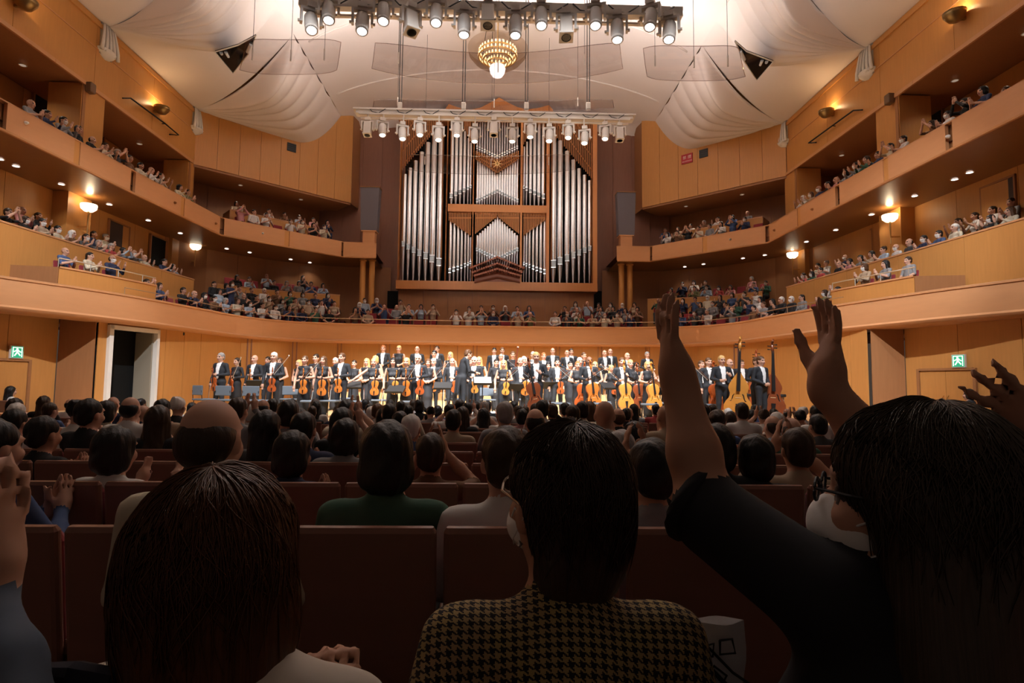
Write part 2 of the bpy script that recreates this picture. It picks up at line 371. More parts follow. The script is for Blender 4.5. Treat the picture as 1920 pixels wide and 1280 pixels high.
# ------------------------------------------------------------------ first balcony: curved fascia, floor, terraces
def idx_px(P, px, z):        # path index whose pixel column is nearest
    return min(range(len(P)), key=lambda i: abs(px_of((P[i][0], P[i][1], z))[0] - px))
fas = struct(sweep(T1, [(-0.9, 2.60), (-0.05, 2.60), (0.02, 2.63), (0.06, 2.70), (0.0, 2.76)]).build('trim_1', WOOD2)); autosmooth(fas, 50)
for k in range(0, len(T1) - 1, 3):
    Q = T1[k:k + 4]
    if len(Q) < 2: continue
    o = sweep(Q, [(-0.06, 2.76), (0.0, 2.762), (0.025, 3.0), (0.03, 3.25), (0.015, 3.44), (0.05, 3.45), (0.05, 3.5), (0.0, T1_TOP), (-0.22, T1_TOP), (-0.24, 3.2), (-0.25, 2.70)]).build('fascia_panel', WOOD2, fas); autosmooth(o, 35)
# soffit line + floor of the first balcony
flr = struct(sweep(T1, [(-0.2, 2.72), (-6.0, 2.72)]).build('floor_balcony', CARPET))
# handrail along the first balcony
iL, iR = idx_px(T1, 235, 3.6), idx_px(T1, 1585, 3.6)
hr = empty('handrail', (*T1[iL], 3.52)); tag(hr, 'long thin brass handrail along the top of the curved lower balcony front', 'handrail')
def rail(root, P, z, r=0.017, posts=1.6, z0=None, m=RAILM):
    base = Vector(root.location)
    mb = MB(); mb.tube([Vector((x, y, z)) - base for x, y in P], r); mb.build('rail', m, root)
    for q in resample(P, posts):
        mb = MB(); mb.cyl(Vector((q[0], q[1], z0)) - base, Vector((q[0], q[1], z)) - base, r * .7, n=6); mb.build('post', m, root)
rail(hr, offset(T1, -0.1)[iL:iR + 1], 3.74, z0=3.52)
# ------------------------------------------------------------------ terraces behind the first balcony front
def sub(P, px0, px1, z): i, j = sorted((idx_px(P, px0, z), idx_px(P, px1, z))); return P[i:j + 1]
PBL = [(-14.35, 9.5), (-13.95, 16.0), (-13.6, 21.0), (-13.25, 25.3)]
PBLc = [(-13.0, 26.9), (-11.4, 28.5), (-9.4, 29.5), (-8.1, 29.8)]
PBR = [(12.85, 24.9), (13.15, 21.0), (13.5, 16.0), (13.9, 9.5)]
PBRc = [(7.9, 29.7), (9.2, 29.3), (11.2, 28.3), (12.6, 26.7)]
terr = []
for side, PB, PBc in (('left', PBL, PBLc), ('right', PBR, PBRc)):
    o = struct(sweep(PB, [(0.0, 2.7), (0.0, 5.15)]).build('wall_%s_terrace' % side, WOODD)); panels(PB, 2.75, 5.2, WOOD, o, width=2.6)
    slab(PB, -0.12, 0.05, 5.18, 5.23, 'capping', WOOD2, o)
    c = struct(sweep(PBc, [(0.0, 2.7), (0.0, 5.3)]).build('wall_%s_corner_terrace' % side, WOODD)); panels(PBc, 2.75, 5.3, WOOD, c, width=2.6); slab(PBc, -0.12, 0.05, 5.28, 5.33, 'capping', WOOD2, c)
    struct(sweep(PB, [(-0.1, 4.5), (-3.0, 4.5)]).build('floor_%s_terrace' % side, CARPET))
    struct(sweep(PBc, [(-0.1, 4.62), (-3.0, 4.62)]).build('floor_%s_corner_terrace' % side, CARPET))
    # stepped platforms of the lower block in the corner
    Pc = sub(T1, 405, 640, 3.6) if side == 'left' else sub(T1, 1225, 1440, 3.6)
    for k, z in ((0, 2.95), (1, 3.40), (2, 3.86)):
        struct(slab(Pc, -1.3 - 0.85 * (k - 1), -3.4, 2.72, z, 'floor_%s_step' % side, CARPET))
    Ps = sub(T1, 240, 405, 3.6) if side == 'left' else sub(T1, 1430, 1600, 3.6)
    struct(slab(Ps, -.3, -1.35, 2.72, 2.95, 'floor_%s_side_step' % side, CARPET)); struct(slab(Ps, -1.35, -2.6, 2.72, 3.3, 'floor_%s_side_step' % side, CARPET))
    # raised box with a timber front
    Pb = sub(T1, 118, 300, 3.6) if side == 'left' else sub(T1, 1540, 1688, 3.6)
    b = struct(slab(Pb, -0.33, -0.40, 2.75, 4.05, 'wall_%s_box' % side, WOOD)); slab(Pb, -0.30, -0.44, 4.03, 4.08, 'capping', WOOD2, b)
    E0 = offset(Pb, -0.33)[0 if side == 'left' else -1]; E1 = (E0[0] - 1.3 if side == 'left' else E0[0] + 1.3, E0[1] - 0.25)
    panels([E1, E0] if side == 'left' else [E0, E1], 2.75, 4.05, WOODD, b)
    struct(slab(Pb, -0.40, -1.6, 2.75, 3.46, 'floor_%s_box' % side, CARPET))
    hb = empty('box_handrail', (*E0, 4.05)); tag(hb, 'short dark handrail on the raised box of the %s lower balcony' % side, 'handrail', 'box handrails')
    Q = offset(Pb, -0.38); rail(hb, Q, 4.32, r=0.02, posts=0.9, z0=4.05, m=METAL)

# rear walls under the upper balcony
RWL = [(-15.9, 9.5), (-15.4, 18.0), (-15.2, 22.0), (-15.0, 26.0), (-14.3, 28.4), (-12.3, 30.7), (-9.3, 32.1), (-6.0, 32.5)]
RWR = [(6.0, 32.4), (9.2, 32.0), (12.1, 30.5), (14.0, 28.2), (14.7, 26.0), (14.9, 22.0), (15.0, 18.0), (15.4, 9.5)]
for side, RW, s in (('left', RWL, -1), ('right', RWR, 1)):
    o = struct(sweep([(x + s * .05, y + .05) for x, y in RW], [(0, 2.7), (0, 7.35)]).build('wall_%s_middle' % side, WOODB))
    panels(RW[:4] if s < 0 else RW[4:], 2.75, 7.32, WOOD, o, width=2.2); panels(RW[3:] if s < 0 else RW[:5], 2.75, 7.32, WOODD, o, width=2.0)  # corner panels take browner wood to paint in the low light there
    for (y0, y1, xo) in ((19.8, 20.95, 14.75), (26.2, 27.2, 14.75)):
        xo = xo if s < 0 else xo - .35
        mb = MB(); mb.box((s * (xo + .7), (y0 + y1) / 2, 5.0), (1.4, y1 - y0, 4.66)); mb.build('pillar', WOOD, o)
# soffit + fascia of the upper balcony
UPD = {}
for side, P, s in (('left', UPL, -1), ('right', UPR, 1)):
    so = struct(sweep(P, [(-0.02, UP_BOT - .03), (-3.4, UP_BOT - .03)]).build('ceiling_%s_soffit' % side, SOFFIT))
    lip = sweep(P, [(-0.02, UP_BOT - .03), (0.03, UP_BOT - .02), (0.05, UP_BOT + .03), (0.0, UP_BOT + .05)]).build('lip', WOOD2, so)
    fl_ = struct(sweep(P, [(-0.1, 7.60), (-3.6, 7.60)]).build('floor_%s_upper' % side, CARPET))
    fa = struct(sweep(P, [(-0.16, 7.40), (-0.16, UP_TOP - .03)]).build('wall_%s_upper_front' % side, WOODD))
    for a, b in zip(P[:-1], P[1:]):
        L = math.hypot(b[0] - a[0], b[1] - a[1]); k = max(1, round(L / 3.0))
        for i in range(k):
            q0 = (a[0] + (b[0] - a[0]) * i / k, a[1] + (b[1] - a[1]) * i / k); q1 = (a[0] + (b[0] - a[0]) * (i + 1) / k, a[1] + (b[1] - a[1]) * (i + 1) / k)
            d = Vector((q1[0] - q0[0], q1[1] - q0[1])); ang = math.atan2(d.y, d.x); nn = Vector((d.y, -d.x)) / d.length
            mb = MB(); mb.box((0, 0, 0), (d.length - (0.24 if L > 3 else 0.0), 0.10, UP_TOP - UP_BOT - .05)); o = mb.build('fascia_panel', WOOD2, fa)
            o.location = ((q0[0] + q1[0]) / 2 - nn.x * .05, (q0[1] + q1[1]) / 2 - nn.y * .05, (UP_TOP + UP_BOT) / 2 + .025); o.rotation_euler = (0, 0, ang)
            if L > 3 and i > 0:
                mb = MB(); mb.box((0, 0, 0), (0.22, 0.08, UP_TOP - UP_BOT - .05)); o = mb.build('divider', WOOD, fa); o.location = (q0[0] - nn.x * .065, q0[1] - nn.y * .065, (UP_TOP + UP_BOT) / 2 + .025); o.rotation_euler = (0, 0, ang)
    slab(P, 0.0, -0.17, UP_TOP - .02, UP_TOP + .015, 'capping', WOOD2, fa)
    # second-row parapet on the diagonal
    D0, D1_ = (P[3], P[4]) if s < 0 else (P[1], P[2])
    dv = Vector((D1_[0] - D0[0], D1_[1] - D0[1])); A = Vector(D0) + dv * (0.13 if s < 0 else 0.22); B = Vector(D0) + dv * (0.80 if s < 0 else 0.88)
    Q = offset([tuple(A), tuple(B)], -1.3)
    pw = struct(slab(Q, 0.0, -0.08, 7.42, 8.92, 'wall_%s_upper_parapet' % side, WOOD)); slab(Q, 0.02, -0.1, 8.9, 8.95, 'capping', WOOD2, pw)
    struct(slab(Q, -0.08, -1.6, 7.42, 8.28, 'floor_%s_upper_step' % side, CARPET))
    e = Q[0] if s < 0 else Q[1]; panels([(e[0] + s * .7, e[1] + .8), e] if s < 0 else [e, (e[0] + s * .7, e[1] + .8)], 7.42, 8.92, WOODD, pw)
    # upper side wall with two openings
    X = WL if s < 0 else WR
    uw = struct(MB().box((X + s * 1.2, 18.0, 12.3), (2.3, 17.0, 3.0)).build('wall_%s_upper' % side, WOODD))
    pp = [(X, 9.5), (X, 26.25)] if s < 0 else [(X, 26.0), (X, 9.5)]
    ya, yb, yc = ((19.07, 20.2, 25.8) if s < 0 else (18.55, 19.75, 25.2))
    panels(pp, 10.86, 13.75, WOOD, uw, width=3.3, thick=0.04)
    panels([(X, 9.5), (X, 26.1)] if s < 0 else [(X, 26.1), (X, 9.5)], 10.72, 10.85, WOOD2, uw, width=8, thick=0.07, name='lintel')
    for y0, y1 in ((ya, yb), (yc, 26.3)):
        mb = MB(); mb.box((X + s * .55, (y0 + y1) / 2, 9.1), (1.1, y1 - y0, 3.3)); mb.build('pillar', WOOD, uw)
        mb = MB(); mb.box((X - s * .012, y0 + .10 if s < 0 else y0 + .1, 9.1), (.03, .14, 3.3)); mb.build('pilaster', WOODD, uw)
    mb = MB(); mb.box((X + s * 2.4, 18.0, 9.1), (.06, 17, 3.5)); mb.build('recess_back', WOODD, uw)
    panels([(X + s * 2.36, 9.5), (X + s * 2.36, 26.3)] if s < 0 else [(X + s * 2.36, 26.3), (X + s * 2.36, 9.5)], 7.45, 10.78, WOOD, uw, width=1.6)
    mb = MB(); mb.box((X + s * 1.2, 26.3, 9.1), (2.4, .06, 3.5)); mb.build('recess_end', WOODD, uw)
    # diagonal upper wall over the corner seats
    dg = [(-14.0, 26.2), (-8.16, 31.55)] if s < 0 else [(8.1, 31.4), (13.6, 26.1)]
    dw = struct(sweep(offset(dg, -.05), [(0, 10.7), (0, 16.5)]).build('wall_%s_diagonal' % side, WOODB)); panels(dg, 10.72, 16.5, WOODD if False else WOOD, dw, width=1.05)
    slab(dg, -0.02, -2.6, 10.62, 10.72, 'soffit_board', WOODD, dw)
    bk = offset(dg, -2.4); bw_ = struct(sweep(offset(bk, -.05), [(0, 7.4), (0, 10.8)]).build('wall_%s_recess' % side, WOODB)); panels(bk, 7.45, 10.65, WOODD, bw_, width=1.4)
    ex = (s * 8.16, 31.55 if s < 0 else 31.4); panels([ex, (s * 8.0, 32.6)] if s < 0 else [(s * 8.0, 32.6), ex], 10.7, 16.5, WOODD, dw)
    nr = [bk[0], (X + s * 2.3, 26.3)][::-1] if s < 0 else [bk[1], (X + s * 2.3, 26.3)]
    panels(nr, 7.45, 10.8, WOOD, bw_)
# back wall behind organ
wb = struct(MB().box((0, 32.95, 9.1), (21, .2, 13.2)).build('wall_back', WOODB))
panels([(-10.0, 32.7), (-5.6, 32.7)], 2.75, 15.75, WOODB, wb, width=1.1); panels([(5.6, 32.7), (10.0, 32.7)], 2.75, 15.75, WOODB, wb, width=1.1)
pl = struct(MB().box((0, 31.9, 4.35), (10.7, 1.3, 3.3)).build('wall_choir', WOODB)); panels([(-5.3, 31.22), (5.3, 31.22)], 2.75, 5.95, WOODD, pl, width=1.3)
for px in (737, 1124):
    c = at_y(px, 562, 32.5); mb = MB(); mb.box((0, 0, 0), (.85, .1, 1.0)); o = mb.build('side_hatch', BLACK, wb); o.location = c
# twin columns and tall loudspeakers at the balcony ends
for s, side in ((-1, 'left'), (1, 'right')):
    for px in ((680, 697) if s < 0 else (1165, 1181)):
        c = at_y(px, 520, 30.35); mb = MB(); mb.lathe([(0, 2.75), (.2, 2.75), (.2, 2.9), (.15, 2.95), (.15, 7.2), (.19, 7.22), (.19, 7.28)], n=18); o = mb.build('column', WOOD); autosmooth(o)
        o.location = (c.x, c.y, 0)
        tag(o, '%s round timber column under the %s end of the upper balcony' % ('outer' if (px in (680, 1181)) else 'inner', side), 'column', 'columns under the upper balcony')
    c = at_y(693 if s < 0 else 1173, 440, 30.2)
    t = empty('loudspeaker_tower', (c.x, 30.25, 8.1)); tag(t, 'tall grey loudspeaker tower on the %s end of the upper balcony' % side, 'loudspeaker', 'loudspeaker towers')
    mb = MB(); mb.box((0, 0, -.02), (.62, .5, 1.32)); mb.build('pedestal', WOOD2, t); mb = MB(); mb.box((0, 0, .66), (.78, .6, .05)); mb.build('pedestal_top', WOOD2, t)
    mb = MB(); w0, w1 = .42, .5; mb.prism([(-w0, .69), (w0, .69), (w1, 3.0), (-w1, 3.0)], .55, Matrix.Translation((0, -.3, 0))); mb.build('cabinet', SPEAKERG, t)
    mb = MB(); mb.box((0, -.02, 3.02), (1.04, .62, .05)); mb.build('cabinet_top', WOODD, t)

# ------------------------------------------------------------------ draped plaster ceiling
CAPY = [7.6, 13.8, 20.0, 26.15]
XC, ZC = 8.7, 15.45
def smooth01(t): t = max(0, min(1, t)); return t * t * (3 - 2 * t)
def fold_y(k, q): return CAPY[k] - 2.6 * q ** 1.35
def edge_y(k, q): return CAPY[k] + (1.5 * math.sin(q * math.pi / 2) if k < 3 else 5.4 * q + .2)
def z_fan(q): return 13.3 + 0.05 * q - 0.12 * math.sin(q * math.pi) + (0 if q < .66 else 2.1 * ((q - .66) / .34) ** 2.0)
def z_smooth(q): return 13.3 + 2.15 * q ** 1.25 - .12 * math.sin(q * math.pi)
ceil = struct(MB().box((0, 18, 18.2), (30, 32, .1)).build('ceiling', PLASTER))
NQ = 44
for s, X in ((-1, WL), (1, WR)):
    W = abs(X) - XC
    for k in range(4):
        rows = []; NT = 90
        for i in range(NT + 1):
            t = i / NT; r = []
            for j in range(NQ + 1):
                q = j / NQ; y = fold_y(k, q) + (edge_y(k, q) - fold_y(k, q)) * t
                tt = t ** 0.8
                drop = smooth01(min(1, t / .10)) * (1 - 0.22 * math.sin(min(1, t * 1.1) * math.pi))
                z = z_smooth(q) * (1 - drop) + z_fan(q) * drop
                pl_ = abs(math.sin(math.pi * (7 * tt + .35 * math.sin(3.1 * q + k)))) ** .8
                amp = .36 * math.sin(min(1, q * 1.5) * math.pi / 2) * (1 - .55 * q) * (1 - smooth01((t - .55) / .35)) * (0.25 + .75 * smooth01(q * 4))
                z -= amp * pl_ - amp * .3
                r.append((s * (abs(X) - W * q), y, z))
            rows.append(r)
        mb = MB(); mb.grid(rows); o = mb.build('drape', PLASTER, ceil, smooth=True)
        if k < 3:
            rows = []
            for i in range(19):
                t = i / 18; r = []
                for j in range(NQ + 1):
                    q = j / NQ; ya, yb = edge_y(k, q), fold_y(k + 1, q); y = ya + (yb - ya) * t; u = smooth01(t / .30)
                    z = z_fan(q) * (1 - u) + z_smooth(q) * u
                    r.append((s * (abs(X) - W * q), y, z))
                rows.append(r)
            mb = MB(); mb.grid(rows); mb.build('smooth_bay', PLASTER, ceil, smooth=True)
    rows = [[(X, CAPY[0] - 1, 13.25), (X, 26.4, 13.25)], [(s * (abs(X) + .6), CAPY[0] - 1, 13.25), (s * (abs(X) + .6), 26.4, 13.25)]]
    mb = MB(); mb.grid(rows); mb.build('edge_strip', PLASTER, ceil)
    # scalloped tassel corbels gathering the drapery
    for k, nm in ((2, 'nearer'), (3, 'farther')):
        t = empty('drapery_corbel', (X - s * .02, CAPY[k], 12.2)); tag(t, '%s white fluted plaster corbel gathering the ceiling drapery on the %s wall' % (nm, 'left' if s < 0 else 'right'), 'corbel', 'ceiling drapery corbels')
        for f in range(5):
            y0 = (f - 2) * .13; mb = MB(); P = []
            mb.tube([(-s * .12, y0 * 1.0, 1.05), (-s * .17, y0 * 1.25, .7), (-s * .2, y0 * 1.5, .32), (-s * .19, y0 * 1.62, .06)], [.036, .046, .058, .066], n=10)
            mb.build('flute', WHITE, t, smooth=True)
        mb = MB(); mb.lathe([(0, -.12), (.2, -.06), (.34, .05), (.40, .16), (.36, .2)], n=18, M=Matrix.Diagonal((.8, 1.05, 1))); mb.build('drip', WHITE, t, smooth=True)
        mb = MB(); mb.box((0, 0, .55), (.12, .62, 1.15)); mb.build('backplate', mat('corbel_shade', (.42, .38, .34), .7), t)
rows = []
for i in range(43):
    y = 4 + 28.3 * i / 40 if i <= 40 else 32.3 + .24 * (i - 40); r = []
    for j in range(41):
        x = -XC + 2 * XC * j / 40; u = 1 - (x / XC) ** 2; h = ZC + u ** .8 * (1.35 + max(0, min(1, (31.5 - y) / 6)) * .9) - (0 if y < 32.3 else (y - 32.3) * 2.4 * max(0, u) ** .5)
        r.append((x, y, h))
    rows.append(r)
mb = MB(); mb.grid(rows); mb.build('vault', PLASTER, ceil, smooth=True)
# cove ribs of the vault, faintly visible
for y in (18.5, 24.5, 29.0):
    mb = MB(); pth = []
    for j in range(31):
        x = -XC + .3 + 2 * (XC - .3) * j / 30; u = 1 - (x / XC) ** 2; pth.append((x, y, ZC + u ** .8 * (1.35 + max(0, min(1, (31.5 - y) / 6)) * .9) - .01))
    mb.tube(pth, .05, n=6); mb.build('rib', PLASTER, ceil, smooth=True)

# triangular dark glazed panels set into the drapery
GLASS = mat('dark_glass', (0.01, 0.012, 0.013), 0.06, spec=.8)
CURT = mat('bright_cloth', (.75, .78, .82), .7)
for s, tri in ((-1, [(403, 97), (437, 137), (467, 100), (480, 66), (447, 84)]), (1, [(1450, 115), (1419, 150), (1396, 116), (1378, 77), (1400, 96)])):
    Z0 = 12.9; cpt = [at_z(px, py, Z0 - (.0 if i != 1 else .0)) for i, (px, py) in enumerate(tri)]
    c = sum(cpt, Vector()) / len(cpt); t = empty('ceiling_light_box', c); tag(t, 'dark three-cornered glass panel hanging from the %s ceiling drapery' % ('left' if s < 0 else 'right'), 'glass panel', 'three-cornered glass panels')
    loc = [p - c for p in cpt]; n = len(loc)
    top = [p + Vector((0, 0, .05)) for p in loc]
    mb = MB(); mb.add(loc + top, [tuple(range(n)), tuple(range(2 * n - 1, n - 1, -1))] + [(i, (i + 1) % n, n + (i + 1) % n, n + i) for i in range(n)]); mb.build('pane', GLASS, t)
    mb = MB(); mb.tube([p + Vector((0, 0, -.01)) for p in loc], .025, n=5, closed=True); mb.build('frame', WHITE, t)
    # pale things glimpsed behind the glass
    v = lambda wts: sum((loc[i] * w for i, w in enumerate(wts)), Vector()) + Vector((0, 0, -.02))
    for (w0, w1, r) in (((.55, .08, .07, .0, .30), (.42, .26, .12, .0, .2), .055), ((.72, .08, 0, 0, .2), (.68, .14, 0, 0, .18), .06), ((0, .1, .62, .2, .08), (0, .0, .40, .48, .12), .07)):
        mb = MB(); mb.cyl(v(w0), v(w1), r, r * .85, n=8); mb.build('reflection_cloth', CURT, t)
# ------------------------------------------------------------------ the organ
MOUTH = mat('pipe_mouth_metal', (.50, .58, .62), .5, metal=.3)
OY = 31.15
def OC(cx, cy): return at_y(720 + cx / 3.369, 180 + cy / 3.369, OY)
organ = empty('pipe_organ', (0, OY, 5.9)); tag(organ, 'large pipe organ with silver pipes in an orange timber case on the back wall', 'organ')
OB = Vector(organ.location)
def opart(mb, name, m, smooth=False, parent=None):
    mb.v = [tuple(Vector(p) - OB) for p in mb.v]; o = mb.build(name, m, parent or organ); return autosmooth(o, 40) if smooth else o
def obox(cx0, cy0, cx1, cy1, y0, y1, name, m):
    p = OC(cx0, cy1); q = OC(cx1, cy0); mb = MB(); mb.box(((p.x + q.x) / 2, (y0 + y1) / 2, (p.z + q.z) / 2), (abs(q.x - p.x), y1 - y0, abs(q.z - p.z))); return opart(mb, name, m)
for i, (x0, x1) in enumerate(((88, 114), (384, 407), (553, 575), (855, 878), (1021, 1046), (1316, 1342))): obox(x0, 120, x1, 1215, OY - .22, OY + .5, 'post', ORGANW)
obox(405, 699, 1024, 734, OY - .2, OY + .3, 'beam', ORGANW); obox(80, 1188, 1342, 1222, OY - .3, OY + .5, 'base_beam', ORGANW); obox(100, 150, 1330, 1190, OY + .9, OY + 1.0, 'back_board', BLACK)
obox(88, 118, 1342, 140, OY - .1, OY + .8, 'head_beam', ORGANW)
crest = [(388, 130), (388, 88), (410, 55), (470, 78), (545, 92), (610, 78), (670, 48), (727, 14), (785, 48), (845, 76), (905, 90), (985, 78), (1042, 62), (1068, 95), (1068, 130)]
mb = MB(); mb.prism([(OC(x, y).x, OC(x, y).z) for x, y in crest], .35, Matrix.Translation((0, OY - .1, 0))); opart(mb, 'crest', ORGANW)
for i in range(7):
    x = 690 + i * 12; mb = MB(); y0 = 62 + abs(i - 3) * 9; mb.box((OC(x, 95).x, OY - .12, (OC(x, y0).z + OC(x, 100).z) / 2), (.045, .05, OC(x, y0).z - OC(x, 100).z)); opart(mb, 'crest_slat', SLATW)
def pipe(cx, top, mouth, foot, w, y=0.0, m=TIN):
    r = w / 3.369 * OY / FPX / 2; x = OC(cx, mouth).x; yy = OY + .12 + y; zt = OC(cx, top).z; zm = OC(cx, mouth).z; zf = OC(cx, foot).z
    mh = min(2.2 * r, (zm - zf) * .45)
    mb = MB(); mb.lathe([(0, zt), (r * .92, zt), (r, zt - .02), (r, zm)], (x, yy, 0), 14); o = opart(mb, 'pipe', m, True)
    g = MB(); g.lathe([(r, zm), (r * 1.02, zm - mh * .2), (r * .98, zm - mh), (r * .92, zm - mh * 1.15), (r * .34, zf)], (x, yy, 0), 12); opart(g, 'pipe_foot', TIND, True, o)
    l = MB(); l.box((x, yy - r * .97, zm - mh * .5), (r * 1.35, .03, mh * .8)); opart(l, 'pipe_mouth', MOUTH, False, o); l = MB(); l.box((x, yy - r * .98, zm + .015), (r * 1.7, .03, .05)); opart(l, 'pipe_lip', TIN, False, o); l = MB(); l.box((x, yy - r * .98, zm - mh), (r * 1.6, .04, .05)); opart(l, 'pipe_lip', TIN, False, o)
def slats(x0, x1, n, ytop, ybot, w=7, m=SLATW, yo=.1):     # ybot is a function of 0..1
    for i in range(n):
        t = (i + .5) / n; x = x0 + (x1 - x0) * t; a = OC(x, ytop(t) if callable(ytop) else ytop); b = OC(x, ybot(t)); mb = MB(); mb.box((a.x, OY + yo, (a.z + b.z) / 2), (w / 3.369 * OY / FPX, .05, abs(a.z - b.z))); opart(mb, 'slat', m)
def crossbar(x0, y0, x1, y1, m=SLATW):
    a = OC(x0, y0); b = OC(x1, y1); mb = MB(); mb.tube([(a.x, OY + .05, a.z), (b.x, OY + .05, b.z)], .03, n=5); opart(mb, 'cross_bar', m)
xs = [122, 153, 187, 224, 263, 303, 347]; tp = [490, 450, 405, 350, 290, 225, 175]; mo = [920, 936, 955, 972, 990, 1008, 1028]; ws = [25, 28, 30, 33, 35, 38, 40]
xr = [1300, 1268, 1233, 1196, 1157, 1112, 1070]; tpr = [530, 495, 455, 400, 345, 280, 205]; mor = [948, 958, 972, 988, 1004, 1022, 1040]
for i in range(7): pipe(xs[i], tp[i], mo[i], 1182, ws[i]); pipe(xr[i], tpr[i], mor[i], 1190, ws[i])
slats(114, 384, 24, 140, lambda t: 480 - 330 * t - 10, 6); slats(1046, 1316, 24, 140, lambda t: 200 + 320 * t, 6)
for k in range(3): crossbar(114, 440 - k * 90, 330 - k * 70, 180 - k * 12); crossbar(1100 + k * 60, 180, 1316, 470 - k * 90)
xs = [425, 453, 480, 506, 530, 547]; mo = [615, 603, 592, 581, 571, 562]
for i in range(6): pipe(xs[i], [150, 155, 165, 220, 262, 290][i], mo[i], 697, [25, 24, 23, 21, 17, 13][i]); pipe(1428 - xs[i] + 3, [140, 160, 185, 230, 285, 315][i], mo[i] + 5, 700, [25, 24, 23, 21, 17, 13][i])
slats(505, 552, 5, 140, lambda t: 200 + 90 * t, 6); slats(880, 925, 5, 140, lambda t: 310 - 90 * t, 6)
for i in range(17):
    t = i / 8 - 1; x = 715 + t * 127; w = 16
    pipe(x, 490 - 92 * abs(t), 590 + 62 * abs(t), 699, w, -.05); pipe(x, 150, 330 + 62 * (1 - abs(t)) - 20, 352 + 62 * (1 - abs(t)), 13, .1, TIND)
    pipe(x, 762 + 116 * abs(t), 1022 - 62 * abs(t), 1130, 16, -.05)
slats(578, 853, 26, lambda t: 350 + 55 * (1 - abs(2 * t - 1)), lambda t: 400 + 95 * (1 - abs(2 * t - 1)), 6, ORGANW, -.12)
for k in range(3): crossbar(578, 362 + k * 16, 715, 420 + k * 30, ORGANW); crossbar(715, 420 + k * 30, 853, 362 + k * 16, ORGANW)
slats(576, 714, 15, 738, lambda t: 876 - 112 * t, 5.5, ORGANW, -.12); slats(716, 855, 15, 738, lambda t: 764 + 112 * t, 5.5, ORGANW, -.12); crossbar(576, 768, 855, 768, ORGANW)
slats(408, 552, 14, 738, lambda t: 785 + 100 * t, 5.5, ORGANW, -.05); slats(880, 1020, 14, 738, lambda t: 885 - 100 * t, 5.5, ORGANW, -.05); crossbar(408, 768, 552, 768, ORGANW); crossbar(880, 768, 1020, 768, ORGANW)
xs = [415, 440, 465, 488, 511, 530, 546]
for i in range(7): pipe(xs[i], 785 + i * 17, 1092 - i * 8, 1185, 21 - i * 1.5); pipe(1430 - xs[i], 775 + i * 17, 1098 - i * 8, 1190, 21 - i * 1.5)
# rose star
c = OC(715, 440); mb = MB()
for k in range(8):
    a = k * math.pi / 4; mb.prism([(-.035, 0), (0, .32), (.035, 0)], .04, Matrix.Translation((c.x, OY - .3, c.z)) @ Matrix.Rotation(a, 4, 'Y'))
opart(mb, 'star', BRASS)
# fan of horizontal trumpet pipes
for lev, (y0, half, n, drop) in enumerate(((1040, 165, 25, 58), (1078, 150, 23, 46), (1112, 140, 21, 34))):
    for i in range(n):
        t = 2 * i / (n - 1) - 1; a = OC(715 + t * half, y0 + drop * abs(t)); L = .95 - .35 * abs(t)
        mb = MB(); mb.cyl((a.x * .96, OY + .1, a.z - .1), (a.x, OY - L, a.z), .03, .06, n=8); opart(mb, 'trumpet_pipe', REEDW, True)
obox(572, 1120, 858, 1190, OY - .25, OY + .2, 'console_board', REEDW)
for k, yy in enumerate((1098, 1128, 1158)):
    a, b, cc = OC(572, yy + 26), OC(715, yy - 6), OC(858, yy + 26); mb = MB(); mb.tube([(a.x, OY - .32, a.z), (b.x, OY - .34, b.z), (cc.x, OY - .32, cc.z)], .05, n=5); opart(mb, 'rack_rail', REEDW)

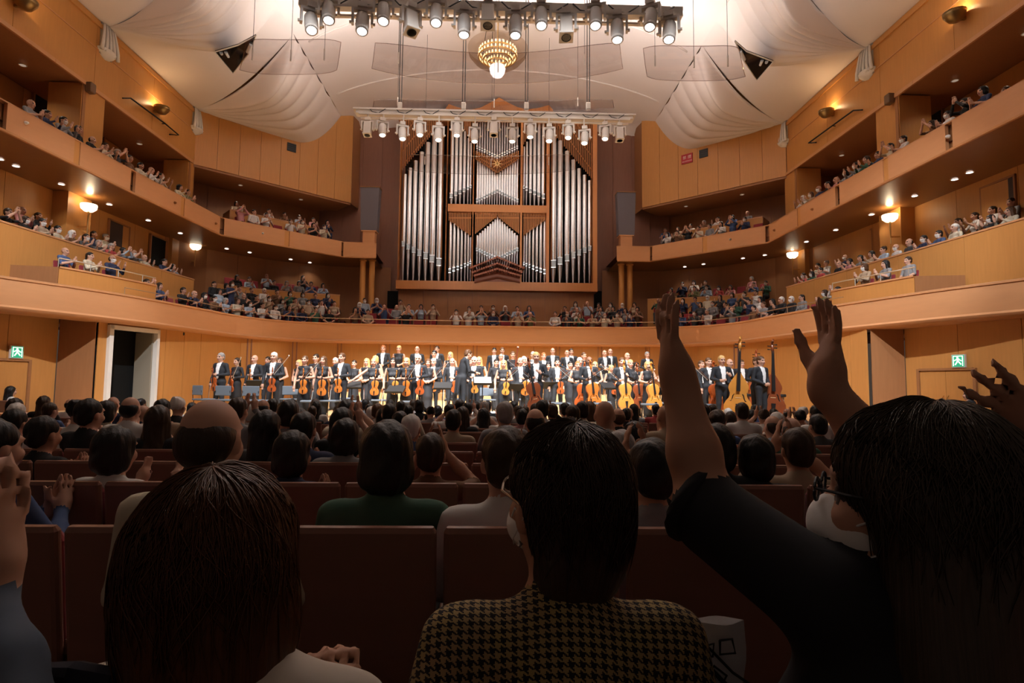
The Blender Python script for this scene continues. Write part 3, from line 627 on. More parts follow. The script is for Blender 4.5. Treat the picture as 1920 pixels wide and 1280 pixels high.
# ------------------------------------------------------------------ lighting bridges with lanterns
def spot_light(loc, target, parent_name, W, size=math.radians(62)):
    L = bpy.data.lights.new(parent_name, 'SPOT'); L.energy = W; L.spot_size = size; L.spot_blend = .6; L.color = (1.0, .955, .91) if W < 3000 else (.97, .98, 1.0); L.shadow_soft_size = .12
    o = bpy.data.objects.new(parent_name, L); o.location = loc; d = Vector(target) - Vector(loc); o.rotation_euler = d.to_track_quat('-Z', 'Y').to_euler(); COL.objects.link(o); return o
_lan = {}
def lantern(kind, loc, pan, tilt, label, sc=1.0):
    t = empty('stage_lantern', loc); t.rotation_euler = (0, 0, pan); t.scale = (sc, sc, sc); tag(t, label, 'spotlight', 'stage lanterns')
    if kind not in _lan:
        y = MB(); y.box((0, 0, -.06), (.20, .20, .12)); y.box((0, 0, -.16), (.46, .12, .06)); y.box((-.21, 0, -.32), (.05, .14, .36)); y.box((.21, 0, -.32), (.05, .14, .36))
        b = MB(); r = MB(); h = MB()
        if kind == 'lit':
            b.lathe([(0, .30), (.11, .28), (.145, .2), (.15, -.08), (.13, -.14), (.13, -.26), (.105, -.26), (.105, -.2)], n=16); r.lathe([(0, -.235), (.06, -.238), (.105, -.235)], n=16); h.lathe([(.132, -.18), (.14, -.19), (.14, -.24), (.132, -.25)], n=16)
        else:
            b.rbox((0, 0, .02), (.28, .28, .5), .03); r.lathe([(0, -.255), (.09, -.255), (.11, -.262)], n=14); h.rbox((0, 0, -.23), (.32, .32, .05), .015)
        _lan[kind] = (y.mesh('yoke', GREY if kind == 'lit' else LGREY), b.mesh('housing', GREY if kind == 'lit' else LGREY), r.mesh('lens', LAMPW if kind == 'lit' else DARK), h.mesh('bezel', LGREY))
        _lan[kind][1].polygons.foreach_set('use_smooth', [kind == 'lit'] * len(_lan[kind][1].polygons))
    ym, bm_, rm, hm = _lan[kind]
    link(bpy.data.objects.new('yoke', ym), t)
    hd = bpy.data.objects.new('housing', bm_); hd.location = (0, 0, -.46); hd.rotation_euler = (tilt, 0, 0); link(hd, t)
    for nm, me in (('lens', rm), ('bezel', hm)): link(bpy.data.objects.new(nm, me), hd)
    for sx in (-1, 1):
        kn = MB(); kn.cyl((sx * .23, 0, -.46), (sx * .28, 0, -.46), .035, n=8); kn.build('knob', LGREY, t)
    return t
def bridge(name, label, px0, px1, py, y, zoff, lamps, second=None):
    a = at_y(px0, py, y); b = at_y(px1, py, y); z = (a.z + b.z) / 2; t = empty(name, ((a.x + b.x) / 2, y, z)); tag(t, label, 'lighting truss', 'lighting trusses')
    L = b.x - a.x
    for (dy, dz, h, nm) in ((0, 0, .22, 'beam'), (-.25, -.22, .05, 'lamp_rail'), (.28, .1, .1, 'rear_beam'), (.05, -.25, .05, 'lower_rail')):
        mb = MB(); mb.box((0, dy, dz), (L * (1 if nm == 'beam' else .97), .08 if h < .2 else .2, h)); mb.build(nm, LGREY, t)
    for i in range(9):
        x = -L / 2 + .3 + (L - .6) * i / 8; mb = MB(); mb.tube([(x, -.25, -.22), (x, 0, -.08), (x, .28, .1)], .025, n=5); mb.build('bracket', GREY, t)
    CABLE = DARK
    for i in range(10):                          # slack black cable loops along the rail
        x = -L / 2 + .5 + (L - 1) * i / 9.5; mb = MB(); mb.tube([(x, -.1, .1), (x + .15, -.18, -.1), (x + .4, -.2, -.16), (x + .6, -.18, -.02), (x + .7, -.1, .1)], .016, n=5); mb.build('cable', CABLE, t)
    return t, z
LT = [(595, 60, 'lit', .5, .4), (626, 40, 'lit', .4, .3), (686, 60, 'lit', .2, .3), (725, 42, 'lit', .2, .3), (779, 60, 'off', .6, .2), (821, 45, 'lit', .1, .3), (872, 65, 'lit', .1, .2), (915, 48, 'off', 0, .1),
      (965, 66, 'lit', -.1, .2), (1013, 50, 'lit', 0, .3), (1058, 70, 'off', -.1, .1), (1111, 50, 'lit', -.2, .3), (1151, 74, 'lit', -.2, .2), (1209, 52, 'lit', -.5, .3), (1244, 75, 'lit', -.5, .3)]
Y1, Y2 = 12.6, 21.8
ordw = ['first', 'second', 'third', 'fourth', 'fifth', 'sixth', 'seventh', 'eighth', 'ninth', 'tenth', 'eleventh', 'twelfth', 'thirteenth', 'fourteenth', 'fifteenth', 'sixteenth', 'seventeenth', 'eighteenth', 'nineteenth', 'twentieth']
tr1, z1 = bridge('lighting_bridge', 'long pale lighting bridge at the top edge with spotlights above the stage', 562, 1278, 16, Y1, 0, LT)
for i, (px, py, kind, pan, tilt) in enumerate(LT):
    low = py > 55; p = at_y(px, py, Y1); zt = p.z + .50
    lantern(kind, (p.x - .12 * pan, Y1 - .25, zt), pan * .9, -tilt * 1.1 if kind == 'lit' else -.25, '%s %s from the left on the near upper lighting bridge' % (ordw[i], 'lit grey spotlight' if kind == 'lit' else 'unlit boxy moving light'), 1.0)
    if z1 - zt > .5 or zt < z1 - .25:
        mb = MB(); mb.cyl((p.x - tr1.location.x, -.25, -.2), (p.x - tr1.location.x, -.25, zt - z1), .03, n=6); mb.build('drop_pipe', GREY, tr1)
    if kind == 'lit': spot_light((p.x, Y1 + .1, p.z - .25), (p.x * .95 - pan * 2, 18.0 + (i % 3) * 1.6, 0), 'spot_beam', SPOT_W * .8, math.radians(50))
# unseen fill spots added high over the stalls to light the players
for x in (-7.5, -4.5, -1.5, 1.5, 4.5, 7.5): spot_light((x, 4.5, 13.0), (x * 1.0, 17.5, .2), 'house_spot', SPOT_W * 2.2, math.radians(36))
for s in (-1, 1):                 # unseen fill spots added to brighten the side walls
    for (ty, tz) in ((15.5, 2.2), (20.5, 2.6)): spot_light((s * 4.0, 5.0, 12.6), (s * 12.8, ty, tz), 'wall_washer', SPOT_W * 2.2, math.radians(30))
for x in (-3.4, 3.4): spot_light((x, Y1, 8.7), (x * .5, 31.0, 9.5), 'organ_spot', SPOT_W * .5, math.radians(30))  # fill spots added to brighten the organ pipes
# rear hanging bar of the near bridge
a = at_y(562, 3, Y1 + .9); b = at_y(1290, 3, Y1 + .9); t = empty('rear_lighting_bar', ((a.x + b.x) / 2, Y1 + .9, a.z)); tag(t, 'thin pale pipe running behind the near lighting bridge', 'lighting truss')
mb = MB(); mb.tube([(a.x - t.location.x, 0, 0), (b.x - t.location.x, 0, 0)], .06, n=8); mb.build('pipe', LGREY, t)
for i in range(6):
    x = (b.x - a.x) * (i / 5 - .5) * .9; mb = MB(); mb.tube([(x, 0, 0), (x, -.5, .12), (x, -.9, .1)], .025, n=5); mb.build('bracket', GREY, t)
LT2 = [(692, 246, 'off', 0, .1), (721, 247, 'lit', .4, .3), (758, 254, 'lit', .3, .3), (790, 247, 'lit', .3, .3), (824, 256, 'lit', .2, .3), (858, 247, 'lit', .1, .2), (891, 258, 'lit', .1, .2), (926, 246, 'off', 0, .1), (960, 258, 'lit', -.1, .2),
       (993, 250, 'lit', -.1, .2), (1028, 258, 'lit', -.2, .3), (1063, 252, 'lit', -.3, .3), (1093, 262, 'lit', -.3, .3), (1131, 254, 'lit', -.4, .3), (1159, 256, 'off', 0, .1)]
tr2, z2 = bridge('lighting_bridge', 'long pale lighting bridge hanging in front of the organ', 668, 1186, 214, Y2, 0, LT2)
for i, (px, py, kind, pan, tilt) in enumerate(LT2):
    p = at_y(px, py, Y2); zt = p.z + .42
    lantern(kind, (p.x - .1 * pan, Y2 - .25, zt), pan, -tilt if kind == 'lit' else -.15, '%s %s from the left on the bridge before the organ' % (ordw[i], 'lit pale spotlight' if kind == 'lit' else 'unlit boxy moving light'), 1.0)
    mb = MB(); mb.cyl((p.x - tr2.location.x, -.25, -.2), (p.x - tr2.location.x, -.25, zt - z2), .03, n=6); mb.build('drop_pipe', LGREY, tr2)
    if kind == 'lit': spot_light((p.x, Y2 - .1, p.z - .2), (p.x * 1.0 - pan * 2, 21.5 + (i % 3) * 1.2, .3), 'spot_beam', SPOT_W * .5, math.radians(54))
# shallow trays above the second bridge
mb = MB(); a = at_y(665, 211, Y2 + .2); b = at_y(1188, 211, Y2 + .2); mb.box((0, .2, .05), (b.x - a.x, .7, .06)); mb.build('top_tray', LGREY, tr2)
# suspension cables in pairs
for i, px in enumerate((750, 869, 987, 1103)):
    p = at_y(px, 205, Y2); t = empty('suspension_cable', (p.x, Y2, p.z)); tag(t, '%s pair of dark steel hoist cables from the left carrying the organ-side bridge' % ordw[i], 'cable', 'bridge hoist cables')
    for dx in (-.05, .05):
        mb = MB(); mb.cyl((dx, 0, 0), (dx * .9, 0, 16.2 - p.z), .018, n=6); mb.build('wire', DARK, t)
    mb = MB(); mb.rbox((0, 0, .12), (.18, .14, .3), .03); mb.build('shackle', METAL, t)
# clear acrylic sound reflectors
def reflector(label, px0, px1, py0, py1, y0, y1, sag=.25, bow=.3):
    A, B = at_y(px0, py1, y1), at_y(px1, py1, y1); C_, D_ = at_y(px0, py0, y0), at_y(px1, py0, y0)
    c = (A + B + C_ + D_) / 4; t = empty('acrylic_reflector', c); tag(t, label, 'acoustic reflector', 'clear acoustic reflectors'); rows = []; n = 20
    inset = lambda u: .10 * (2 * abs(u - .5)) ** 6
    for i in range(9):
        v = i / 8; r = []
        for j in range(n + 1):
            u = j / n; p = (C_ * (1 - v) + A * v) * (1 - u) + (D_ * (1 - v) + B * v) * u
            vv = v - inset(u) * (v - .5) * 2; p = p + Vector((0, (vv - v) * (y1 - y0), (vv - v) * (A.z - C_.z)))
            p.z += -sag * math.sin(u * math.pi) + bow * (v - .5) ** 2
            r.append(p - c)
        rows.append(r)
    mb = MB(); mb.grid(rows); o = mb.build('sheet', ACRYL, t, smooth=True)
    ring = rows[0] + [r[-1] for r in rows[1:-1]] + rows[-1][::-1] + [r[0] for r in rows[1:-1]][::-1]
    mb = MB(); mb.tube(ring, .011, n=5, closed=True); mb.build('rim', ACRYLD, t)
    for u in (.12, .5, .88):
        p = rows[4][int(u * n)]; mb = MB(); mb.cyl(p, p + Vector((0, 0, 16.7 - (p.z + c.z))), .008, n=5); mb.build('wire', DARK, t)
        mb = MB(); mb.cyl(p + Vector((0, 0, -.02)), p + Vector((0, 0, .35)), .025, n=6); mb.build('hanger', METAL, t)
reflector('wide central clear acrylic reflector curving below the vault behind the chandelier', 700, 1165, 78, 138, 17.0, 19.6, .45)
reflector('left clear acrylic reflector beside the three-cornered glass panel', 455, 635, 76, 141, 16.5, 18.9, .05)
reflector('right clear acrylic reflector beside the three-cornered glass panel', 1210, 1392, 88, 153, 16.5, 18.9, .05)
reflector('long clear acrylic reflector just above the organ-side lighting bridge', 700, 1150, 186, 206, 22.6, 24.0, .1, .1)
reflector('low clear acrylic reflector hanging in front of the upper organ pipes', 765, 1075, 288, 322, 24.5, 26.2, .15, .1)
# chandelier
cp = at_y(933, 107, 25.5); ch = empty('chandelier', cp); ch.scale = (.92, .92, .92); tag(ch, 'tiered gold and crystal basket chandelier glowing above the organ', 'chandelier')
mb = MB(); mb.lathe([(1.5, .46), (1.44, .15), (1.2, -.15), (.85, -.38), (.45, -.5)], n=36); mb.build('glass_bowl', acrylic('bowl_glass', (.72, .64, .56), .06), ch, smooth=True)
for k, (r, z, nb) in enumerate(((.92, .22, 30), (.95, -.02, 30), (.72, -.18, 26), (.5, -.33, 20))):
    mb = MB(); mb.tube([(r * math.cos(a), r * math.sin(a), z) for a in np.linspace(0, 2 * math.pi, 36, endpoint=False)], .035, n=6, closed=True); mb.build('ring', BRASS, ch, smooth=True)
    for i in range(nb):
        a = 2 * math.pi * i / nb; mb = MB(); mb.lathe([(0, .0), (.035, .03), (.04, .09), (.02, .16), (0, .18)], (r * math.cos(a), r * math.sin(a), z), 6); mb.build('bulb', LAMPY, ch, smooth=True)
mb = MB(); mb.lathe([(.36, -.5), (.4, -.62), (.36, -.82), (.26, -.98), (0, -1.02)], n=24); mb.build('crystal_drop', mat('crystal_glow', (1, 1, 1), .2, emit=(1, .96, .95), estr=1.2), ch, smooth=True)
for a in (.6, 2.6, 4.4):
    mb = MB(); mb.cyl((.9 * math.cos(a), .9 * math.sin(a), .22), (.5 * math.cos(a), .5 * math.sin(a), 2.9), .015, n=5); mb.build('hanging_rod', DARK, ch)
mb = MB(); mb.cyl((0, 0, -.5), (0, 0, 2.95), .03, n=6); mb.build('stem', BRASS, ch)
# ------------------------------------------------------------------ fittings on the walls
def point(loc, W, col=(1, .68, .36), r=.08, name='lamp_light'):
    L = bpy.data.lights.new(name, 'POINT'); L.energy = W; L.color = col; L.shadow_soft_size = r; o = bpy.data.objects.new(name, L); o.location = loc; COL.objects.link(o); return o
# up-lighting brackets on the upper walls
UPS = [(287, 205, WL, 'left'), (1565, 212, WR, 'right'), (25, 6, WL, 'near left'), (1812, 30, WR, 'near right')]
for px, py, X, nm in UPS:
    p = at_x(px, py, X); s = -1 if X < 0 else 1
    t = empty('wall_uplight', (p.x - s * .05, p.y, p.z)); tag(t, 'small bronze bowl uplight glowing on the %s upper wall' % nm, 'wall lamp', 'bronze uplights')
    mb = MB(); mb.lathe([(0, -.2), (.16, -.16), (.28, .0), (.30, .10), (.27, .09), (.24, .02)], (-s * .3, 0, 0), 16); mb.build('bowl', mat('bronze', (.30, .20, .08), .35, metal=.7), t, smooth=True)
    mb = MB(); mb.box((-s * .08, 0, -.08), (.2, .08, .08)); mb.build('arm', mat('bronze', (.3, .2, .08)), t)
    mb = MB(); mb.lathe([(0, .04), (.2, .05)], (-s * .3, 0, 0), 14); mb.build('bulb', LAMPY, t)
    point((p.x - s * .32, p.y, p.z + .22), 22)
# white bowl sconces on stems under the upper balcony
for px, py, X, nm in ((148, 388, -14.73, 'nearer left'), (353, 462, -14.73, 'farther left'), (1686, 408, 14.38, 'nearer right'), (1499, 478, 14.38, 'farther right')):
    p = at_x(px, py, X); s = -1 if X < 0 else 1
    t = empty('wall_sconce', (p.x - s * .02, p.y, p.z)); tag(t, 'glowing white bowl sconce on a short stem, %s pillar under the upper balcony' % nm, 'wall lamp', 'white bowl sconces')
    mb = MB(); mb.lathe([(0, -.16), (.14, -.15), (.24, -.06), (.26, .06), (.25, .1), (0, .08)], (-s * .32, 0, 0), 18); mb.build('shade', mat('sconce_glass', (1, .95, .85), .4, emit=(1, .82, .58), estr=2.6), t, smooth=True)
    mb = MB(); mb.cyl((-s * .32, 0, -.14), (-s * .32, 0, -.95), .035, .02, n=8); mb.build('stem', BRASS, t); mb = MB(); mb.box((-s * .16, 0, -.7), (.34, .05, .05)); mb.build('arm', BRASS, t)
    point((p.x - s * .34, p.y, p.z + .24), 14, (1, .75, .45), .1)
# recessed downlights in the soffits
DL = [(0, 298), (30, 311), (115, 345), (205, 383), (278, 413), (338, 437), (425, 466), (468, 473), (545, 486), (581, 492), (1284, 500), (1319, 495), (1393, 484), (1434, 478), (1512, 453), (1567, 431), (1634, 402), (1715, 367), (1790, 336), (1818, 323)]
for i, (px, py) in enumerate(DL):
    p = at_z(px, py, UP_BOT - .04); t = empty('downlight', p); sd = 'left' if px < 960 else 'right'; kk = i + 1 if px < 960 else i - 9
    tag(t, '%s small round recessed downlight along the %s balcony soffit, counting from the left' % (ordw[kk - 1], sd), 'downlight', 'soffit downlights')
    mb = MB(); mb.lathe([(.115, .0), (.11, -.015), (.09, -.015), (.085, .0)], n=16); mb.build('trim_ring', WHITE, t); mb = MB(); mb.lathe([(0, -.006), (.086, -.006)], n=16); mb.build('glow', DOWNL, t)
    L = bpy.data.lights.new('downlight_beam', 'SPOT'); L.energy = 34; L.spot_size = 1.9; L.spot_blend = .7; L.color = (1, .85, .7); L.shadow_soft_size = .06; o = bpy.data.objects.new('downlight_beam', L); o.location = p + Vector((0, 0, -.03)); COL.objects.link(o)
REC = [(WL - 1.1, y, 10.72, 'left upper recess') for y in (12.5, 15.5, 18.0, 21.5, 24.0)] + [(WR + 1.1, y, 10.72, 'right upper recess') for y in (12.0, 15.0, 17.5, 21.0, 23.6)] + [(-12.9, 28.6, 10.6, 'left corner recess'), (-10.6, 30.7, 10.6, 'left corner recess'), (12.5, 28.5, 10.6, 'right corner recess'), (10.3, 30.6, 10.6, 'right corner recess')]
rk = {}
for x, y, z, nm in REC:  # lamps added to brighten the gallery recesses
    rk[nm] = rk.get(nm, 0) + 1; t = empty('downlight', (x, y, z)); tag(t, '%s small round downlight from the camera end in the %s ceiling' % (ordw[rk[nm] - 1], nm), 'downlight', 'recess downlights')
    mb = MB(); mb.lathe([(.115, .0), (.11, -.015), (.09, -.015), (.085, .0)], n=16); mb.build('trim_ring', WHITE, t); mb = MB(); mb.lathe([(0, -.006), (.086, -.006)], n=16); mb.build('glow', mat('downlight_dim', (.8, .7, .6), .5, emit=(1, .85, .7), estr=.25), t)
    L = bpy.data.lights.new('downlight_beam', 'SPOT'); L.energy = 60; L.spot_size = 2.2; L.spot_blend = .8; L.color = (1, .84, .66); L.shadow_soft_size = .06; o = bpy.data.objects.new('downlight_beam', L); o.location = (x, y, z - .03); COL.objects.link(o)
# metal hanging bars on the upper walls
for (pts_, X, nm) in (([(230, 184), (245, 184), (310, 232), (335, 253), (318, 252)], WL, 'left'), ([(1617, 206), (1600, 207), (1560, 236), (1516, 268), (1530, 267)], WR, 'right')):
    s = -1 if X < 0 else 1; P = [at_x(x, y, X - s * .18) for x, y in pts_]; t = empty('hanging_bar', P[1]); tag(t, 'thin dark metal bar along the %s upper wall below the uplight' % nm, 'rail', 'wall bars')
    mb = MB(); mb.tube([p - P[1] for p in P], .03, n=6); mb.build('bar', DARK, t)
    for p in (P[1], P[2], P[3]): mb = MB(); mb.cyl(p - P[1], p - P[1] + Vector((s * .18, 0, 0)), .02, n=5); mb.build('bracket', DARK, t)
for (px, py, X, nm) in ((162, 165, WL, 'left'), (1675, 186, WR, 'right')):
    p = at_x(px, py, X); s = -1 if X < 0 else 1; t = empty('small_wall_speaker', p); tag(t, 'small brown box speaker on the pillar of the %s upper wall' % nm, 'loudspeaker', 'small wall speakers')
    mb = MB(); mb.rbox((-s * .14, 0, 0), (.22, .26, .34), .03); mb.build('cabinet', mat('speaker_brown', (.16, .09, .05), .6), t); mb = MB(); mb.cyl((-s * .04, 0, 0), (0, 0, 0), .04, n=6); mb.build('bracket', DARK, t)
# thin pale trim lines on the upper walls
for X, s in ((WL, -1), (WR, 1)):
    o = struct(MB().box((X - s * .05, 17.6, 12.25), (.02, 16, .035)).build('trim_%d' % (2 if s < 0 else 3), WOOD2))
    o = struct(MB().box((X - s * .05, 17.6, 13.12), (.10, 16.8, .16)).build('trim_%d' % (4 if s < 0 else 5), WOOD))
# dark doorways in the recesses and under the upper balcony
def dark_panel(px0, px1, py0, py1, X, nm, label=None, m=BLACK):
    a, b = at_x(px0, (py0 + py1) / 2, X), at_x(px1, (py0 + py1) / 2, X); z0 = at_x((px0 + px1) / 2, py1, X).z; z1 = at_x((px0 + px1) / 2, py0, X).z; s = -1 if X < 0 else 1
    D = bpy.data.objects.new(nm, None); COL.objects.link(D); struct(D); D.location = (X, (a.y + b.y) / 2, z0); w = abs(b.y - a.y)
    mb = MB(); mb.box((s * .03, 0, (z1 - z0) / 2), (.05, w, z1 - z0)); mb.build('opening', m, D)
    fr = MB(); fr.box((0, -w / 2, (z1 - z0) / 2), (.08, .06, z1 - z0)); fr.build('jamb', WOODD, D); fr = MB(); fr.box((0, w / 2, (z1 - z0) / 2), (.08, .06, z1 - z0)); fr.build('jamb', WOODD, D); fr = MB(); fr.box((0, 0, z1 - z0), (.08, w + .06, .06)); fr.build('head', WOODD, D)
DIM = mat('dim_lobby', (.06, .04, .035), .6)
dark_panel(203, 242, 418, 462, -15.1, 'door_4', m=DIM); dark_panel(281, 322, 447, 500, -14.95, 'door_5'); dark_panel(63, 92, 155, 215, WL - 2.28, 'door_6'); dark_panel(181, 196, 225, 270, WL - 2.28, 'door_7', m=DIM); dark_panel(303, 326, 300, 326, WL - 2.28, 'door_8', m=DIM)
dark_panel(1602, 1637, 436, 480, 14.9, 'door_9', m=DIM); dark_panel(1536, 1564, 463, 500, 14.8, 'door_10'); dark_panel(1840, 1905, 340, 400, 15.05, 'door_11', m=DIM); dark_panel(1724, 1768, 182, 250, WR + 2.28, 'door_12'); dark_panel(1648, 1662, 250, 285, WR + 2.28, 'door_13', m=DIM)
# signs and small boxes on the diagonal walls
def on_diag(px, py, dg):
    A, B = Vector((*dg[0], 0)), Vector((*dg[1], 0)); n = Vector((B.y - A.y, -(B.x - A.x), 0)).normalized(); d = ray(px, py); k = (A - CAM_P).dot(n) / d.dot(n); p = CAM_P + d * k
    return p + n * .06, n, math.atan2(B.y - A.y, B.x - A.x)
RED = mat('sign_red', (.42, .012, .025), .5); PINKW = mat('sign_white', (.9, .75, .72), .5)
p, nrm, ang = on_diag(1289, 298, [(8.1, 31.4), (13.6, 26.1)])
t = empty('no_smoking_sign', p, ang); tag(t, 'red notice board with white characters on the right diagonal wall', 'sign')
mb = MB(); mb.box((0, 0, 0), (.62, .04, .50)); mb.build('board', RED, t)
R0 = Matrix.Translation(p) @ Matrix.Rotation(ang, 4, 'Z') @ Matrix.Rotation(math.pi / 2, 4, 'X')
bpy.context.view_layer.update()
text_obj('禁', .20, R0 @ Matrix.Translation((-.13, .06, .022)), PINKW, 'character', t); text_obj('煙', .20, R0 @ Matrix.Translation((.15, .06, .022)), PINKW, 'character', t); text_obj('NO SMOKING', .085, R0 @ Matrix.Translation((.01, -.14, .022)), PINKW, 'lettering', t)
for px, py, dg, nm in ((1320, 288, [(8.1, 31.4), (13.6, 26.1)], 'right'), (546, 277, [(-14.0, 26.2), (-8.16, 31.55)], 'left')):
    p, nrm, ang = on_diag(px, py, dg); t = empty('wall_vent', p, ang); tag(t, 'small dark square grille on the %s diagonal upper wall' % nm, 'vent', 'square wall grilles')
    mb = MB(); mb.box((0, 0, 0), (.46, .05, .42)); mb.build('plate', mat('grille_dark', (.03, .035, .04), .5), t)
    for k in range(4): mb = MB(); mb.box((0, -.03, -.15 + .1 * k), (.4, .015, .03)); mb.build('louvre', DARK, t)
# tiny cameras and hooks under the first balcony, dots on fascias
for px, py, z, nm in ((343, 626, 2.62, 'left'), (1482, 640, 2.62, 'right')):
    p = at_z(px, py, z - .1); t = empty('security_camera', p); tag(t, 'tiny dark camera under the %s side of the lower balcony' % nm, 'camera', 'tiny cameras'); mb = MB(); mb.rbox((0, 0, 0), (.16, .22, .12), .02); mb.build('body', DARK, t); mb = MB(); mb.cyl((0, 0, .05), (0, 0, .14), .03, n=6); mb.build('mount', DARK, t)
for px, py, z, nm in ((41, 608, 2.5, 'left'), (1757, 628, 2.5, 'right')):
    p = at_z(px, py, z); t = empty('wall_hook', p); tag(t, 'small hanging hook below the %s lower balcony front' % nm, 'hook', 'hanging hooks'); mb = MB(); mb.tube([(0, 0, .2), (.0, 0, .05), (.04, 0, -.06), (.12, 0, -.05), (-.1, 0, -.06)], .02, n=6); mb.build('hook', WOODD, t)
for (px, py, P, z, nm) in ((310, 369, UPL, 7.7, 'left side'), (392, 410, UPL, 7.7, 'left corner'), (481, 433, UPL, 7.75, 'left diagonal'), (1459, 424, UPR, 7.7, 'right corner'), (1533, 383, UPR, 7.7, 'right side'), (1375, 446, UPR, 7.75, 'right diagonal'), (13, 218, UPL, 7.8, 'near left side'), (1797, 245, UPR, 7.7, 'near right side')):
    q, ang = on_path(P, px); nn = Vector((math.sin(ang), -math.cos(ang), 0)); p = Vector((q[0], q[1], z)) + nn * .03; t = empty('balcony_stud_lamp', p, ang); tag(t, 'tiny stud lamp on the upper balcony front, %s' % nm, 'lamp', 'balcony stud lamps')
    mb = MB(); mb.lathe([(0, .06), (.03, .05), (.05, 0), (.05, -.04)], n=10, M=Matrix.Rotation(math.pi / 2, 3, 'X')); mb.build('stud', WHITE if 'diag' in nm or 'near' in nm else WOODD, t)
# raised side aisles with parapet and sloping handrail
for s, side, PW in ((-1, 'left', [(-12.9, 8.0), (-11.9, 12.5), (-11.4, 15.2)]), (1, 'right', [(10.55, 14.6), (11.05, 12.0), (12.05, 8.0)])):
    zz = lambda y: -0.02 - .06 * (y - 9.0)
    rows = [[(x, y, -1.1) for x, y in PW], [(x, y, zz(y) + .02) for x, y in PW], [(x + s * .15, y, zz(y) + .02) for x, y in PW], [(x + s * .15, y, -.9) for x, y in PW]]
    mb = MB(); mb.grid(rows); struct(mb.build('wall_%s_aisle' % side, WOOD))
    rows = [[(x + s * .15, y, zz(y) - .30) for x, y in PW], [(x + s * 3.0, y, zz(y) - .30) for x, y in PW]]; mb = MB(); mb.grid(rows); struct(mb.build('floor_%s_aisle' % side, CARPET))
    t = empty('aisle_handrail', (PW[1][0] + s * .07, PW[1][1], zz(PW[1][1]))); tag(t, 'sloping timber handrail on the raised %s side aisle' % side, 'handrail', 'aisle handrails'); B = Vector(t.location)
    Pn = [(x + s * .07, y) for x, y in PW]
    if s > 0: Pn = Pn[::-1]
    Q = resample(Pn, 1.1); mb = MB(); mb.tube([Vector((x, y, zz(y) + .30)) - B for x, y in Q], .03, n=6); mb.build('rail', WOOD2, t)
    for x, y in Q: mb = MB(); mb.cyl(Vector((x, y, zz(y))) - B, Vector((x, y, zz(y) + .30)) - B, .022, n=6); mb.build('post', BRASS, t)
# ------------------------------------------------------------------ implicit modelling: smooth unions of tapered capsules and ellipsoids -> one continuous surface
def cap(a, b, r0, r1=None, reg=0, k=.03): return ('c', np.array(a, float), np.array(b, float), r0, r0 if r1 is None else r1, reg, k)
def ell(c, r, reg=0, k=.03, R=None, neg=False): return ('n' if neg else 'e', np.array(c, float), np.array(r, float), None if R is None else np.array(R, float), 0, reg, k)
def sdf(p, X, Y, Z):
    if p[0] == 'c':
        a, b, r0, r1 = p[1], p[2], p[3], p[4]; ba = b - a; q = float(ba @ ba) + 1e-12
        h = np.clip(((X - a[0]) * ba[0] + (Y - a[1]) * ba[1] + (Z - a[2]) * ba[2]) / q, 0, 1)
        return np.sqrt((X - a[0] - h * ba[0]) ** 2 + (Y - a[1] - h * ba[1]) ** 2 + (Z - a[2] - h * ba[2]) ** 2) - (r0 + (r1 - r0) * h)
    c, r, R = p[1], p[2], p[3]; dx, dy, dz = X - c[0], Y - c[1], Z - c[2]
    if R is not None: dx, dy, dz = (R[0, 0] * dx + R[1, 0] * dy + R[2, 0] * dz, R[0, 1] * dx + R[1, 1] * dy + R[2, 1] * dz, R[0, 2] * dx + R[1, 2] * dy + R[2, 2] * dz)
    k0 = np.sqrt((dx / r[0]) ** 2 + (dy / r[1]) ** 2 + (dz / r[2]) ** 2); k1 = np.sqrt((dx / r[0] ** 2) ** 2 + (dy / r[1] ** 2) ** 2 + (dz / r[2] ** 2) ** 2) + 1e-9
    return k0 * (k0 - 1) / k1
def bounds(p):
    if p[0] == 'c': r = max(p[3], p[4]); return np.minimum(p[1], p[2]) - r, np.maximum(p[1], p[2]) + r
    r = p[2] if p[3] is None else np.full(3, p[2].max()); return p[1] - r, p[1] + r
